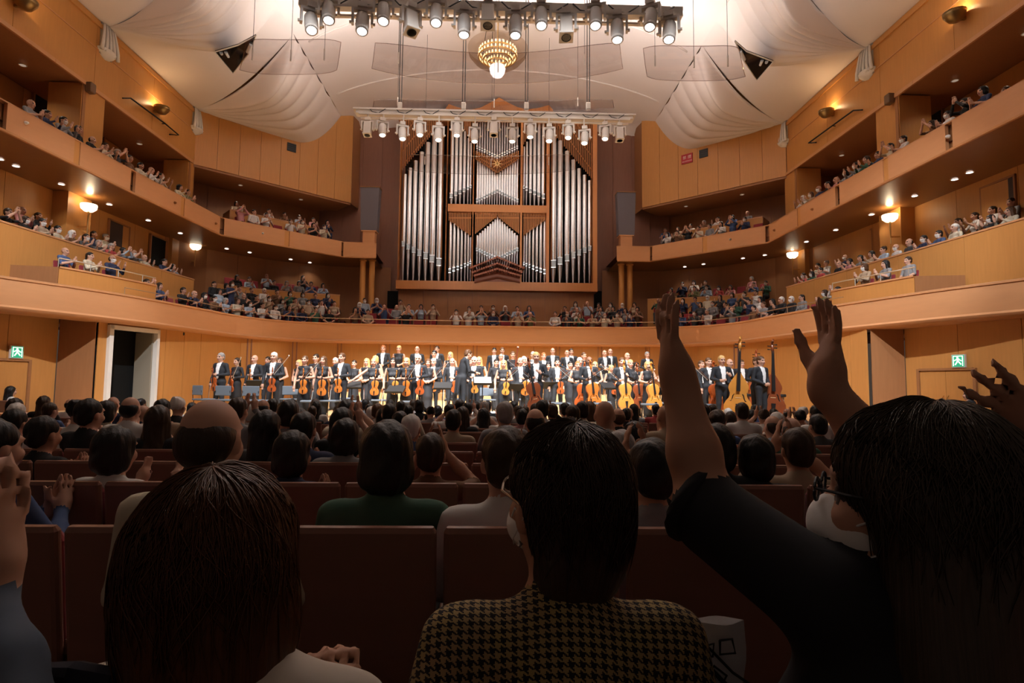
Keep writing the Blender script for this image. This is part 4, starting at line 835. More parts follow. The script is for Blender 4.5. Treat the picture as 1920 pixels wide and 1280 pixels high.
def implicit(prims, res, axes=None, disp=None):
    lo = np.min([bounds(p)[0] for p in prims if p[0] != 'n'], 0) - 2.2 * res - .01; hi = np.max([bounds(p)[1] for p in prims if p[0] != 'n'], 0) + 2.2 * res + .01
    ax = []
    for d in range(3):
        if axes and axes[d]:                              # finer steps inside [a, b]
            a, b, f = axes[d]; g = [lo[d]]
            while g[-1] < hi[d]: g.append(g[-1] + (f if a <= g[-1] <= b else res))
            ax.append(np.array(g, np.float32))
        else: ax.append(np.arange(lo[d], hi[d] + res, res, dtype=np.float32))
    D = np.full([len(a) for a in ax], 1.0, np.float32)
    for p in prims:
        b0, b1 = bounds(p); mg = max(p[6] * 1.6, 2.5 * res); sl = []
        for d in range(3):
            i0 = max(0, np.searchsorted(ax[d], b0[d] - mg) - 1); i1 = min(len(ax[d]), np.searchsorted(ax[d], b1[d] + mg) + 1); sl.append(slice(i0, i1))
        X, Y, Z = ax[0][sl[0]][:, None, None], ax[1][sl[1]][None, :, None], ax[2][sl[2]][None, None, :]
        d_ = sdf(p, X, Y, Z).astype(np.float32); o = D[tuple(sl)]; k = p[6]
        if p[0] == 'n': h = np.maximum(k - np.abs(o + d_), 0) / k; D[tuple(sl)] = np.maximum(o, -d_) + h * h * k * .25
        else: h = np.maximum(k - np.abs(o - d_), 0) / k; D[tuple(sl)] = np.minimum(o, d_) - h * h * k * .25
    if disp is not None:
        D += disp(ax[0][:, None, None], ax[1][None, :, None], ax[2][None, None, :]).astype(np.float32)
    S = D < 0; nx, ny, nz = D.shape
    # surface nets
    acc = np.zeros((nx - 1, ny - 1, nz - 1, 3), np.float32); cnt = np.zeros((nx - 1, ny - 1, nz - 1), np.float32)
    C8 = [(i, j, k) for i in (0, 1) for j in (0, 1) for k in (0, 1)]
    E12 = [(a, b) for a in C8 for b in C8 if sum(b) - sum(a) == 1 and all(q >= w for q, w in zip(b, a))]
    sl8 = lambda A, c: A[c[0]:nx - 1 + c[0], c[1]:ny - 1 + c[1], c[2]:nz - 1 + c[2]]
    for a, b in E12:
        sa, sb = sl8(S, a), sl8(S, b); mk = sa != sb; I = np.nonzero(mk)
        if not len(I[0]): continue
        da, db = sl8(D, a)[I], sl8(D, b)[I]; t = da / (da - db)
        P = [ax[d][I[d] + a[d]] + (ax[d][I[d] + b[d]] - ax[d][I[d] + a[d]]) * t for d in range(3)]
        acc[I[0], I[1], I[2]] += np.stack(P, -1); cnt[I] += 1
    M = cnt > 0; ids = np.full(M.shape, -1, np.int64); ids[M] = np.arange(int(M.sum())); V = acc[M] / cnt[M][:, None]
    Q = []
    for d in range(3):
        o = [slice(1, -1)] * 3; o[d] = slice(None, -1); o2 = list(o); o2[d] = slice(1, None)
        A, B = S[tuple(o)], S[tuple(o2)]; I = np.nonzero(A != B)
        if not len(I[0]): continue
        idx = [I[0] + (1 if d != 0 else 0), I[1] + (1 if d != 1 else 0), I[2] + (1 if d != 2 else 0)]
        e, f = [(1, 2), (2, 0), (0, 1)][d]
        def g(u, v): q = [x.copy() for x in idx]; q[e] = q[e] - u; q[f] = q[f] - v; return ids[q[0], q[1], q[2]]
        q = np.stack([g(1, 1), g(0, 1), g(0, 0), g(1, 0)], 1); inside = A[I]; q[~inside] = q[~inside][:, ::-1]; Q.append(q)
    F = np.concatenate(Q)
    F = F[(F >= 0).all(1)]
    cen = V[F].mean(1); best = np.full(len(F), 1e9); reg = np.zeros(len(F), int)
    for p in prims:
        if p[0] == 'n': continue
        d_ = sdf(p, cen[:, 0], cen[:, 1], cen[:, 2]); u = d_ < best; best[u] = d_[u]; reg[u] = p[5]
    return V, F, reg, cen
def np_mesh(name, V, F, reg, mats, smooth=True):
    me = bpy.data.meshes.new(name); me.vertices.add(len(V)); me.vertices.foreach_set('co', V.astype(np.float32).ravel()); n = len(F)
    me.loops.add(n * 4); me.loops.foreach_set('vertex_index', F.astype(np.int32).ravel()); me.polygons.add(n); me.polygons.foreach_set('loop_start', np.arange(0, n * 4, 4, dtype=np.int32))
    for m in mats: me.materials.append(m)
    me.polygons.foreach_set('material_index', np.asarray(reg, np.int32)); me.polygons.foreach_set('use_smooth', [smooth] * n); me.update(calc_edges=True); me.validate(); return me
def xf(prims, M):       # rigid transform of a list of primitives
    M = np.array(M, float); R = M[:3, :3]; sc = np.linalg.norm(R[:, 0]); out = []
    for p in prims:
        if p[0] == 'c': out.append(('c', R @ p[1] + M[:3, 3], R @ p[2] + M[:3, 3], p[3] * sc, p[4] * sc, p[5], p[6] * sc))
        else: out.append((p[0], R @ p[1] + M[:3, 3], p[2] * sc, (R / sc) @ (np.eye(3) if p[3] is None else p[3]), 0, p[5], p[6] * sc))
    return out
def TM(loc, ex=0, ey=0, ez=0, sc=1.0):
    return np.array(Matrix.Translation(loc) @ Matrix.Rotation(ez, 4, 'Z') @ Matrix.Rotation(ey, 4, 'Y') @ Matrix.Rotation(ex, 4, 'X') @ Matrix.Scale(sc, 4))

# material slots of every body: 0 skin 1 top 2 legs 3 shoes 4 eyes/brows 5 lower face (mask or skin) 6 shirt front 7 forearms 8 lips
SKIN = mat('skin', (.62, .36, .26), .55, spec=.3); SKIN2 = mat('skin_tan', (.50, .27, .18), .55, spec=.3); SKIN3 = mat('skin_deep', (.22, .11, .07), .55)
EYE = mat('eye_dark', (.03, .02, .02), .3); LIP = mat('lips', (.42, .15, .13), .5); MASK = mat('mask_white', (.80, .78, .76), .8); SHIRT = mat('dress_shirt', (.86, .88, .90), .7)
SHOE = mat('shoe_black', (.02, .02, .02), .3); TAIL = mat('tailcoat_black', (.022, .025, .032), .75); GOWN = mat('gown_black', (.018, .019, .024), .7)
def cloth(name, c): return mat('cloth_' + name, c, .85)
BASE = [SKIN, GOWN, GOWN, SHOE, EYE, SKIN, SHIRT, GOWN, LIP]
def head(fine=False, jaw=1.0):           # face towards -Y, origin at the middle of the head, chin at -.115, crown at +.115
    P = [ell((0, .012, .028), (.074, .094, .090), 0), ell((0, -.018, -.045), (.056 * jaw, .066, .066), 0, .04), ell((0, -.052, -.088), (.026, .026, .026), 0, .03),
         cap((0, -.080, .012), (0, -.106, -.030), .010, .015, 0, .02), ell((0, -.093, -.062), (.024, .012, .012), 8, .012), ell((0, -.075, .035), (.056, .020, .014), 0, .02),
         ell((.076, .015, -.008), (.012, .020, .032), 0, .012), ell((-.076, .015, -.008), (.012, .020, .032), 0, .012), ell((.036, -.066, -.03), (.022, .022, .022), 0, .03), ell((-.036, -.066, -.03), (.022, .022, .022), 0, .03),
         ell((.031, -.092, .012), (.016, .014, .010), 4, .012, neg=True), ell((-.031, -.092, .012), (.016, .014, .010), 4, .012, neg=True)]
    for s in (-1, 1): P.append(ell((s * .031, -.074, .010), (.014, .013, .010), 4, .003))
    return P
def hand(side=1, curl=.25, spread=.10, sc=1.0, thumb=.7):   # wrist at origin, fingers along +Z, palm towards -Y, thumb on the side*X flank
    P = [ell((0, 0, .048), (.040, .017, .050), 0, .02), cap((0, 0, -.01), (0, 0, .03), .026, .030, 0, .02)]
    for i, (x, L, r) in enumerate(((.030, .072, .0088), (.010, .080, .0092), (-.010, .074, .0088), (-.029, .058, .0078))):
        a = np.array([side * x, 0, .088]); ang = -spread * (x / .02) * -1; d = np.array([side * math.sin(spread * x / .02), 0, 1.0]); c = 0.0; seg = [.44, .32, .24]
        for q in range(3):
            c += curl * (0.7 if q == 0 else 1.0); v = np.array([d[0] * math.cos(c), -math.sin(c), math.cos(c)]); b = a + v * L * seg[q]; P.append(cap(a, b, r * (1 - .07 * q), r * (1 - .07 * (q + 1)), 0, .006)); a = b
    a = np.array([side * .030, -.006, .022]); 
    for q, (L, r) in enumerate(((.042, .0125), (.032, .0105), (.026, .0092))):
        th = thumb * (1 - .25 * q); v = np.array([side * math.sin(th), -.35, math.cos(th)]); v /= np.linalg.norm(v); b = a + v * L; P.append(cap(a, b, r, r * .9, 0, .012)); a = b
    return xf(P, TM((0, 0, 0), sc=sc))
def aim_hand(wrist, direction, palm, side, **kw):       # orient a hand so the fingers run along direction and the palm faces palm
    z = Vector(direction).normalized(); y = -Vector(palm); y = (y - z * y.dot(z)).normalized(); x = y.cross(z)
    M = np.eye(4); M[:3, 0], M[:3, 1], M[:3, 2] = x, y, z; M[:3, 3] = wrist; return xf(hand(side, **kw), M)
def mitt(w, d, palm=(0, -1, 0)):     # hand of a distant figure: palm, finger mass and thumb
    w = np.array(w, float); d = np.array(d, float); d /= np.linalg.norm(d); pl = np.array(palm, float); sd = np.cross(d, pl); sd /= np.linalg.norm(sd) + 1e-9
    P = [cap(w, w + d * .07, .028, .036, 0, .02)]
    for i in (-1.5, -.5, .5, 1.5): P.append(cap(w + d * .08 + sd * .013 * i, w + d * .165 + sd * .016 * i, .012, .010, 0, .008))
    P.append(cap(w + d * .03 + sd * .03, w + d * .085 + sd * .055, .014, .011, 0, .012)); return P
def figure(J, res=.02, female=False, sleeve='long', skirt=None, seated=False, fine_hands=False, coat=False, hands=None, headM=None, neckless=False, axes=True, top_only=False, extra=None, wide=1.0, bust=0.0):
    """J holds joints: pelvis chest neck head sh0 sh1 el0 el1 wr0 wr1 hip0.. kn.. an.. toe.."""
    g = lambda n: np.array(J[n], float); w = wide * (.92 if female else 1.0); up = (g('neck') - g('pelvis')); up /= np.linalg.norm(up)
    P = []; mid = (g('pelvis') + g('chest')) / 2
    x = g('sh1') - g('sh0'); x /= np.linalg.norm(x); R = np.stack([x, np.cross(up, x), up], 1)
    P += [ell(g('chest') - up * .02, (.158 * w, .108 * w, .20), 1, .06, R), ell(mid - up * .02, (.132 * w, .100 * w, .17), 1, .06, R), ell(g('pelvis'), (.165 * w, .120 * w, .125), 2 if not coat else 1, .05, R),
          cap(g('sh0') * .86 + g('sh1') * .14, g('sh1') * .86 + g('sh0') * .14, .060 * w, None, 1, .06), cap(g('neck') - up * .05, g('neck'), .075 * w, .058 * w, 1, .05)]
    P += [cap(g('neck') - up * .01, g('head') - up * .05, .052 * w, .050 * w, 0, .03)]
    if bust: P += [ell(g('chest') + np.array([s * .065, 0, 0]) - R[:, 1] * .085 - up * .03, (.06, .05, .06), 1, .05) for s in (-1, 1)]
    for s in '01':
        sh, el, wr = g('sh' + s), g('el' + s), g('wr' + s)
        a0 = 1 if sleeve in ('long', 'short') else 0; a1 = 7
        P += [cap(sh, el, .052 * w, .041 * w, a0, .035), cap(el, el * .55 + wr * .45, .041 * w, .040 * w, a1, .02), cap(el * .55 + wr * .45, wr, .039 * w, .027 * w, a1, .02)]
        if sleeve == 'short': P[-3:-2] = [cap(sh, el * .93 + sh * .07, .064 * w, .060 * w, 1, .02), cap(sh, el, .048 * w, .041 * w, 0, .01)]
        if sleeve == 'none': P[-3] = cap(sh, el, .045 * w, .037 * w, 0, .035)
        if not top_only:
            if skirt is None or seated:
                P += [cap(g('hip' + s), g('kn' + s), .088 * w, .060 * w, 2, .04), cap(g('kn' + s), g('an' + s), .060 * w, .043 * w, 2, .02)]
                P += [cap(g('an' + s) - np.array([0, 0, .03]), g('toe' + s), .040, .030, 3, .02)]
    if skirt is not None and not seated:
        P += [cap(g('pelvis'), g('pelvis') * [1, 1, .5] + [0, 0, .08], .15 * w, .19 * w, 2, .06), cap(g('pelvis') * [1, 1, .5] + [0, 0, .08], (g('pelvis')[0], g('pelvis')[1], .17), .17 * w, skirt, 2, .04)]
        for s in '01': P += [cap(g('an' + s) - np.array([0, 0, .03]), g('toe' + s), .040, .030, 3, .02)]
    hM = TM(J['head'], *J.get('hrot', (0, 0, 0)), sc=J.get('hsc', 1.0)) if headM is None else headM
    P += xf(head(), hM)
    for s in '01':
        if hands is not None and s in hands: P += hands[s]
        elif 'hd' + s in J: P += mitt(J['wr' + s], J['hd' + s], J.get('pm' + s, (0, -1, 0)))
    if extra: P += extra
    h = J['head']; AX = [(h[0] - .12, h[0] + .12, res * .65), (h[1] - .14, h[1] + .14, res * .65), (h[2] - .13, h[2] + .14, res * .6)] if axes else None
    V, F, reg, cen = implicit(P, res, AX)
    # face patches: lower face (mask area)
    iM = np.linalg.inv(hM); lc = cen @ iM[:3, :3].T + iM[:3, 3]
    low = (np.abs(lc[:, 0]) < .078) & (lc[:, 1] < -.012) & (lc[:, 2] > -.105) & (lc[:, 2] < -.008) & np.isin(reg, (0, 8)); reg[low & (reg == 0)] = 5
    return V, F, reg, cen, lc
def cyl_front(V, cen, reg, J, lo_, hi_, w0, w1):        # white shirt front of a tailcoat
    zc = cen[:, 2]; t = np.clip((zc - lo_) / (hi_ - lo_), 0, 1); hw = w0 + (w1 - w0) * t
    m = (np.isin(reg, (1,))) & (np.abs(cen[:, 0] - J['chest'][0]) < hw) & (cen[:, 1] < J['chest'][1] - .03) & (zc > lo_) & (zc < hi_ + .05); reg[m] = 6
PROTO = {}
def register(name, data, headpos, hrot=(0, 0, 0), hsc=1.0):
    V, F, reg = data[:3]; PROTO[name] = (np_mesh(name, V, F, reg, BASE), Vector(headpos), hrot, hsc)

# ---- hair styles in head space
HAIR = {}
def hairmesh(name, P, res=.0095, noise=.004, freq=60, cutters=()):
    def dsp(X, Y, Z): return noise * (np.sin(X * freq + 3 * np.sin(Z * 17)) * np.cos(Y * freq * .9 + 2 * np.sin(Z * 13)) + .5 * np.sin((X + Y) * freq * 1.9))
    V, F, reg, cen = implicit(P + list(cutters), res, None, dsp); HAIR[name] = np_mesh('hair', V, F, np.zeros(len(F), int), [MATS['hair_black']])
for nm, c in (('black', (.012, .010, .010)), ('dark_brown', (.035, .018, .010)), ('brown', (.10, .045, .02)), ('grey', (.33, .31, .30)), ('white', (.72, .70, .68)), ('blond', (.62, .40, .16)), ('ginger', (.35, .12, .04))): mat('hair_' + nm, c, .45, spec=.35, bump=.25, nscale=60, stretch=(1, 1, .15))
FACE = [ell((0, -.105, -.03), (.064, .070, .092), 0, .015, neg=True)]
hairmesh('short', [ell((0, .020, .042), (.083, .102, .090), 0, .02), ell((0, .060, -.02), (.070, .055, .07), 0, .03)], cutters=[ell((0, -.110, -.032), (.072, .082, .086), 0, .012, neg=True), ell((0, .0, -.13), (.12, .09, .075), 0, .02, neg=True)])
hairmesh('receding', [ell((0, .030, .012), (.079, .085, .066), 0, .02), ell((0, .058, -.02), (.064, .05, .055), 0, .03)], cutters=[ell((0, -.02, .105), (.085, .14, .065), 0, .015, neg=True), ell((0, -.110, -.03), (.10, .09, .1), 0, .012, neg=True)], noise=.001)
hairmesh('bob', [ell((0, .020, .040), (.090, .108, .094), 0, .02), ell((0, .035, -.045), (.096, .088, .085), 0, .04)], cutters=[ell((0, -.110, -.040), (.062, .085, .088), 0, .015, neg=True), ell((0, -.02, -.16), (.06, .08, .07), 0, .02, neg=True)])
hairmesh('long', [ell((0, .020, .040), (.088, .106, .093), 0, .02), cap((0, .05, -.02), (0, .085, -.22), .085, .075, 0, .05), cap((.06, .02, -.02), (.085, .03, -.20), .035, .035, 0, .03), cap((-.06, .02, -.02), (-.085, .03, -.20), .035, .035, 0, .03)], cutters=FACE)
hairmesh('bun', [ell((0, .020, .038), (.082, .103, .088), 0, .02), ell((0, .075, .09), (.045, .045, .042), 0, .02)], cutters=[ell((0, -.110, -.030), (.070, .080, .085), 0, .012, neg=True), ell((0, .0, -.13), (.12, .09, .07), 0, .02, neg=True)])
hairmesh('pony', [ell((0, .020, .038), (.082, .103, .088), 0, .02), cap((0, .10, .04), (0, .13, -.12), .035, .022, 0, .03)], cutters=[ell((0, -.110, -.030), (.070, .080, .085), 0, .012, neg=True), ell((0, .0, -.13), (.12, .08, .07), 0, .02, neg=True)])
PN = [0]; PID = {}
# figures and seats that stand wholly behind others in the view are left out; the smallest ones past 300 are joined
SKIP_P = {
    157, 184, 199, 214, 220, 221, 229, 262, 341, 342, 354, 355, 364, 365, 366, 390, 391, 392, 393, 413, 414, 415, 416, 418, 428, 441, }
JOIN_P = {
    76, 77, 78, 79, 80, 81, 82, 83, 84, 85, 86, 87, 88, 90, 91, 92, 93, 94, 95, 96, 97, 98, 99, 100, 101, 104, 105, 107, 108, 109, 110, 111, 113, 114, 
    115, 116, 117, 118, 135, 136, 137, 138, 140, 144, 146, 147, 148, 149, 152, 164, 165, 168, 170, 176, 177, 178, 179, 180, 181, 182, 183, 194, 195, 197, 
    198, 200, 204, 205, 206, 207, 208, 209, 210, 211, 212, 213, 224, 228, 231, 232, 243, 247, 248, 249, 252, 263, 270, 271, 272, 273, 274, 275, 277, 278, 
    279, 280, 281, 282, 284, 285, 286, 287, 296, 297, 298, 299, 300, 301, 306, 307, 308, 309, 310, 311, 312, 395, 410, 420, 431, 432, 439, 443, }
SKIP_S = {
    15, 18, 40, 50, 52, 54, 62, 63, 64, 65, 73, 74, 75, 79, 80, 82, 83, 107, 115, 116, 122, 125, 130, 132, 135, 136, 140, 156, 157, 167, 168, 174, 177, 
    178, 186, 187, 189, 190, 191, 192, 193, 197, 198, 199, 202, 203, 204, 207, 208, 209, 210, 211, 212, 213, 214, 216, 217, 219, 221, 222, 223, 224, 225, 
    226, 227, 228, 229, 230, 231, 232, 233, 234, 235, 236, 237, 238, 240, 241, 242, 244, 245, 246, 247, 248, 251, 252, 253, 254, 255, 256, 257, 258, 259, 
    260, 261, 263, 264, 265, 266, 267, 269, 270, 272, 274, 278, 279, 280, 281, 282, 283, 285, 286, 287, 288, 289, 290, 293, 294, 295, 296, 297, 298, 299, 
    300, 301, 302, 304, 305, 306, 308, 310, 311, 312, 313, 314, 315, }
def person(proto, loc, rz, label, group, hair='short', haircol='black', skin=SKIN, top=GOWN, legs=GOWN, fore=None, shirt=SHIRT, mask=False, sc=1.0, cat='person'):
    PN[0] += 1
    if PN[0] in SKIP_P: return None
    me, hp, hr_, hs = PROTO[proto]; o = bpy.data.objects.new('person', me); o.location = loc; o.rotation_euler = (0, 0, rz); o.scale = (sc, sc, sc); link(o); tag(o, label, cat, group); PID[o.name] = PN[0]
    for i, m in enumerate((skin, top, legs, SHOE, EYE, MASK if mask else skin, shirt, fore if fore is not None else top, MASK if mask else LIP)):
        s = o.material_slots[i]; s.link = 'OBJECT'; s.material = m
    if hair:
        h = bpy.data.objects.new('hair', HAIR[hair]); h.location = hp; h.rotation_euler = hr_; h.scale = (hs, hs, hs); h.parent = o; COL.objects.link(h); h.material_slots[0].link = 'OBJECT'; h.material_slots[0].material = MATS['hair_' + haircol]
    return o

# ---- poses
def standing(h=1.0, lean=0.0):
    return dict(hsc=1.06, pelvis=(0, 0, .95), chest=(0, .0 - lean * .3, 1.27), neck=(0, .01 - lean * .5, 1.46), head=(0, -.015 - lean * .7, 1.635), sh0=(-.185, .01 - lean * .45, 1.41), sh1=(.185, .01 - lean * .45, 1.41),
                hip0=(-.085, 0, .92), hip1=(.085, 0, .92), kn0=(-.10, -.015, .50), kn1=(.10, -.015, .50), an0=(-.11, .02, .09), an1=(.11, .02, .09), toe0=(-.13, -.14, .035), toe1=(.13, -.14, .035))
ARMS = {   # el/wr/hand direction for both arms; x<0 is the figure's right arm seen on the left from the front
    'violin': dict(el0=(-.27, .03, 1.14), wr0=(-.25, -.08, .90), hd0=(0, -.1, -1), el1=(.27, .02, 1.15), wr1=(.09, -.20, 1.12), hd1=(-.9, -.2, .2)),
    'clasp': dict(el0=(-.26, .03, 1.14), wr0=(-.09, -.18, 1.03), hd0=(.9, -.2, -.2), el1=(.26, .03, 1.14), wr1=(.09, -.18, 1.03), hd1=(-.9, -.2, -.2)),
    'sides': dict(el0=(-.26, .04, 1.13), wr0=(-.26, -.04, .87), hd0=(.05, -.1, -1), el1=(.26, .04, 1.13), wr1=(.26, -.04, .87), hd1=(-.05, -.1, -1)),
    'cello': dict(el0=(-.27, .02, 1.15), wr0=(-.16, -.22, 1.10), hd0=(.6, -.4, .1), el1=(.28, -.03, 1.17), wr1=(.12, -.27, 1.22), hd1=(-.7, -.2, .5)),
    'armout': dict(el0=(-.40, -.06, 1.24), wr0=(-.60, -.16, 1.08), hd0=(-.8, -.2, -.5), el1=(.27, .02, 1.15), wr1=(.09, -.20, 1.12), hd1=(-.9, -.2, .2)),
}
for pose in ('violin', 'clasp', 'cello', 'sides'):
    J = standing(); J.update(ARMS[pose]); J.update(sh0=(-.20, .01, 1.41), sh1=(.20, .01, 1.41)); d = figure(J, .018, coat=True, wide=1.1); cyl_front(d[0], d[3], d[2], J, 1.02, 1.44, .035, .075); m_ = (d[2] == 1) & (d[3][:, 2] < .80); d[2][m_] = 2; register('man_' + pose, d, J['head'], hsc=1.06)
for pose in ('violin', 'clasp', 'cello', 'armout'):
    J = standing(); J.update(ARMS[pose]); d = figure(J, .018, female=True, sleeve='none', skirt=.15, bust=1); register('lady_' + pose, d, J['head'], hsc=1.06)
J = standing(); J.update(ARMS['violin']); d = figure(J, .018, female=True, sleeve='long', skirt=.15, bust=1); register('ladysleeve_violin', d, J['head'], hsc=1.06)
# conductor: bowing towards the players on his right, tails hanging behind
J = standing(lean=.16); J.update(dict(el0=(-.26, -.10, 1.12), wr0=(-.12, -.34, 1.08), hd0=(.2, -1, -.1), el1=(.28, -.02, 1.13), wr1=(.24, -.16, .90), hd1=(0, -.4, -1), head=(0, -.17, 1.60), hrot=(.35, 0, 0)))
d = figure(J, .017, coat=True, wide=1.08, extra=[cap((-.07, .11, .95), (-.09, .17, .52), .06, .035, 1, .03), cap((.07, .11, .95), (.09, .17, .52), .06, .035, 1, .03)]); cyl_front(d[0], d[3], d[2], J, 1.02, 1.44, .035, .075); register('conductor', d, J['head'], (.35, 0, 0), 1.06)
def seated_pose(**kw):
    J = dict(pelvis=(0, .0, .52), chest=(0, .03, .83), neck=(0, .02, 1.02), head=(0, -.01, 1.165), sh0=(-.180, .02, .975), sh1=(.180, .02, .975), hip0=(-.085, -.02, .50), hip1=(.085, -.02, .50), kn0=(-.10, -.43, .50), kn1=(.10, -.43, .50), an0=(-.10, -.42, .09), an1=(.10, -.42, .09), toe0=(-.11, -.55, .035), toe1=(.11, -.55, .035)); J.update(kw); return J
SEAT = {
    'clap': dict(el0=(-.25, -.10, .76), wr0=(-.035, -.28, .86), hd0=(.15, -.3, .9), pm0=(1, 0, 0), el1=(.25, -.10, .76), wr1=(.035, -.28, .86), hd1=(-.15, -.3, .9), pm1=(-1, 0, 0)),
    'clapwide': dict(el0=(-.27, -.12, .78), wr0=(-.12, -.30, .93), hd0=(.1, -.3, .9), pm0=(1, 0, 0), el1=(.27, -.12, .78), wr1=(.12, -.30, .93), hd1=(-.1, -.3, .9), pm1=(-1, 0, 0)),
    'claphigh': dict(el0=(-.24, -.18, .98), wr0=(-.05, -.24, 1.17), hd0=(.15, -.1, 1), pm0=(1, 0, 0), el1=(.24, -.18, .98), wr1=(.05, -.24, 1.17), hd1=(-.15, -.1, 1), pm1=(-1, 0, 0)),
    'lap': dict(el0=(-.24, -.02, .74), wr0=(-.07, -.22, .62), hd0=(.5, -.8, -.1), el1=(.24, -.02, .74), wr1=(.07, -.22, .62), hd1=(-.5, -.8, -.1)),
}
for pose in SEAT:
    J = seated_pose(**SEAT[pose]); d = figure(J, .020, sleeve='long', seated=True); register('sit_' + pose, d, J['head'])
    J = seated_pose(**SEAT[pose]); d = figure(J, .020, female=True, sleeve='long', seated=True, bust=.6); register('fsit_' + pose, d, J['head'])
J = standing(); J.update(dict(el0=(-.25, -.10, 1.20), wr0=(-.035, -.28, 1.32), hd0=(.15, -.3, .9), pm0=(1, 0, 0), el1=(.25, -.10, 1.2), wr1=(.035, -.28, 1.32), hd1=(-.15, -.3, .9), pm1=(-1, 0, 0))); d = figure(J, .020, female=True); register('stand_clap', d, J['head'], hsc=1.06)
# ------------------------------------------------------------------ instruments
OUT = [(0, .0), (.012, .10), (.05, .20), (.12, .262), (.20, .285), (.28, .283), (.36, .255), (.43, .20), (.48, .172), (.55, .165), (.61, .180), (.66, .205), (.73, .228), (.80, .232), (.87, .215), (.93, .17), (.97, .11), (1.0, .035)]
OUTB = [(0, .0), (.012, .10), (.05, .21), (.12, .275), (.20, .30), (.28, .295), (.36, .255), (.43, .20), (.48, .18), (.55, .175), (.61, .20), (.66, .215), (.72, .205), (.80, .165), (.88, .115), (.95, .07), (1.0, .04)]
VARN = {}
def varnish(n, c): VARN[n] = mat('varnish_' + n, c, .18, spec=.6, noise=.12, nscale=8)
varnish('amber', (.55, .17, .03)); varnish('red', (.40, .085, .02)); varnish('brown', (.24, .06, .022)); varnish('gold', (.62, .26, .05)); varnish('dark', (.16, .04, .02))
EBONY = mat('ebony', (.018, .016, .016), .25); MAPLE = mat('bridge_maple', (.75, .52, .28), .5); STICK = mat('bow_stick', (.20, .07, .03), .35); BOWHAIR = mat('bow_hair', (.86, .86, .82), .5); STEEL = mat('steel', (.6, .6, .62), .25, metal=1)
INST = {}
def build_instrument(kind, L, depth, neck, out, pin):
    parts = []; body = MB(); th = depth / 2; NU = 8; fr, bk = [], []
    for t, w in out:
        fr.append([(w * L * (2 * j / NU - 1), -th - .035 * L * (1 - (2 * j / NU - 1) ** 2) * min(1, 4 * w), t * L) for j in range(NU + 1)])
        bk.append([(w * L * (2 * j / NU - 1), th + .03 * L * (1 - (2 * j / NU - 1) ** 2) * min(1, 4 * w), t * L) for j in range(NU + 1)])
    a = MB(); a.grid(fr); parts.append(('belly', a, 0)); a = MB(); a.grid(bk); parts.append(('back_plate', a, 0))
    rb = [(-w * L, t * L) for t, w in out] + [(w * L, t * L) for t, w in out[::-1]]; a = MB(); n = len(rb)
    a.add([(x * .985, -th, z) for x, z in rb] + [(x * .985, th, z) for x, z in rb], [(i, n + i, n + (i + 1) % n, (i + 1) % n) for i in range(n)]); parts.append(('ribs', a, 0))
    H = L + neck; a = MB(); a.tube([(0, -th * .9, L * .93), (0, -th * 1.0, L + neck * .5), (0, -th * .9, H)], [.045 * L * .8, .034 * L * .8, .034 * L * .8], n=8); parts.append(('neck', a, 0))
    a = MB(); sc = .055 * L * (1.15 if kind != 'bass' else .9); pts_ = []
    a.tube([(0, -th * .9, H), (0, -th * .6, H + sc * 2), (0, -th * .2, H + sc * 4), (0, -th * .9 - sc * .3, H + sc * 5.2), (0, -th * .9 - sc * 1.0, H + sc * 4.4), (0, -th * .9 - sc * .3, H + sc * 3.8)], [sc * .7, sc * .75, sc * .65, sc * .55, sc * .5, sc * .35], n=8); parts.append(('scroll', a, 0))
    for k, s in enumerate((-1, 1, -1, 1)):
        a = MB(); z = H + sc * (.6 + .8 * k); a.cyl((s * sc * .5, -th * .7, z), (s * sc * 2.2, -th * .7, z), sc * .16, sc * .3, n=6); parts.append(('peg', a, 1))
    yb = -th - .035 * L; a = MB(); w0, w1 = .05 * L * .8, .038 * L * .7
    a.add([(-w0, yb - .05 * L, L * .58), (w0, yb - .05 * L, L * .58), (w1, -th * 1.15, H), (-w1, -th * 1.15, H), (-w0, yb - .03 * L, L * .58), (w0, yb - .03 * L, L * .58), (w1, -th * .95, H), (-w1, -th * .95, H)], [(0, 1, 2, 3), (4, 7, 6, 5), (0, 4, 5, 1), (1, 5, 6, 2), (2, 6, 7, 3), (3, 7, 4, 0)]); parts.append(('fingerboard', a, 1))
    a = MB(); a.prism([(-.06 * L, 0), (-.05 * L, .03 * L), (-.03 * L, .075 * L), (.03 * L, .075 * L), (.05 * L, .03 * L), (.06 * L, 0)], .012 * L, Matrix.Translation((0, yb + .0, L * .43)) @ Matrix.Rotation(-math.pi / 2, 4, 'X') @ Matrix.Rotation(math.pi, 4, 'Z')); parts.append(('bridge', a, 2))
    a = MB(); a.prism([(-.022 * L, .03 * L), (.022 * L, .03 * L), (.05 * L, .30 * L), (-.05 * L, .30 * L)], .02 * L, Matrix.Translation((0, yb - .035 * L, 0))); parts.append(('tailpiece', a, 1))
    for s in (-1, 1):
        a = MB(); a.tube([(s * .085 * L, yb + .012 * L, L * .52), (s * .11 * L, yb + .008 * L, L * .49), (s * .125 * L, yb + .012 * L, L * .42), (s * .15 * L, yb + .014 * L, L * .36), (s * .17 * L, yb + .02 * L, L * .37)], .011 * L, n=5); parts.append(('f_hole', a, 1))
    if pin: a = MB(); a.cyl((0, 0, 0), (0, -.02, -pin), .011, .006, n=6); parts.append(('endpin', a, 3))
    INST[kind] = [(nm, m.mesh(nm, [WHITE], nm in ('belly', 'back_plate', 'neck', 'scroll')), mi) for nm, m, mi in parts]
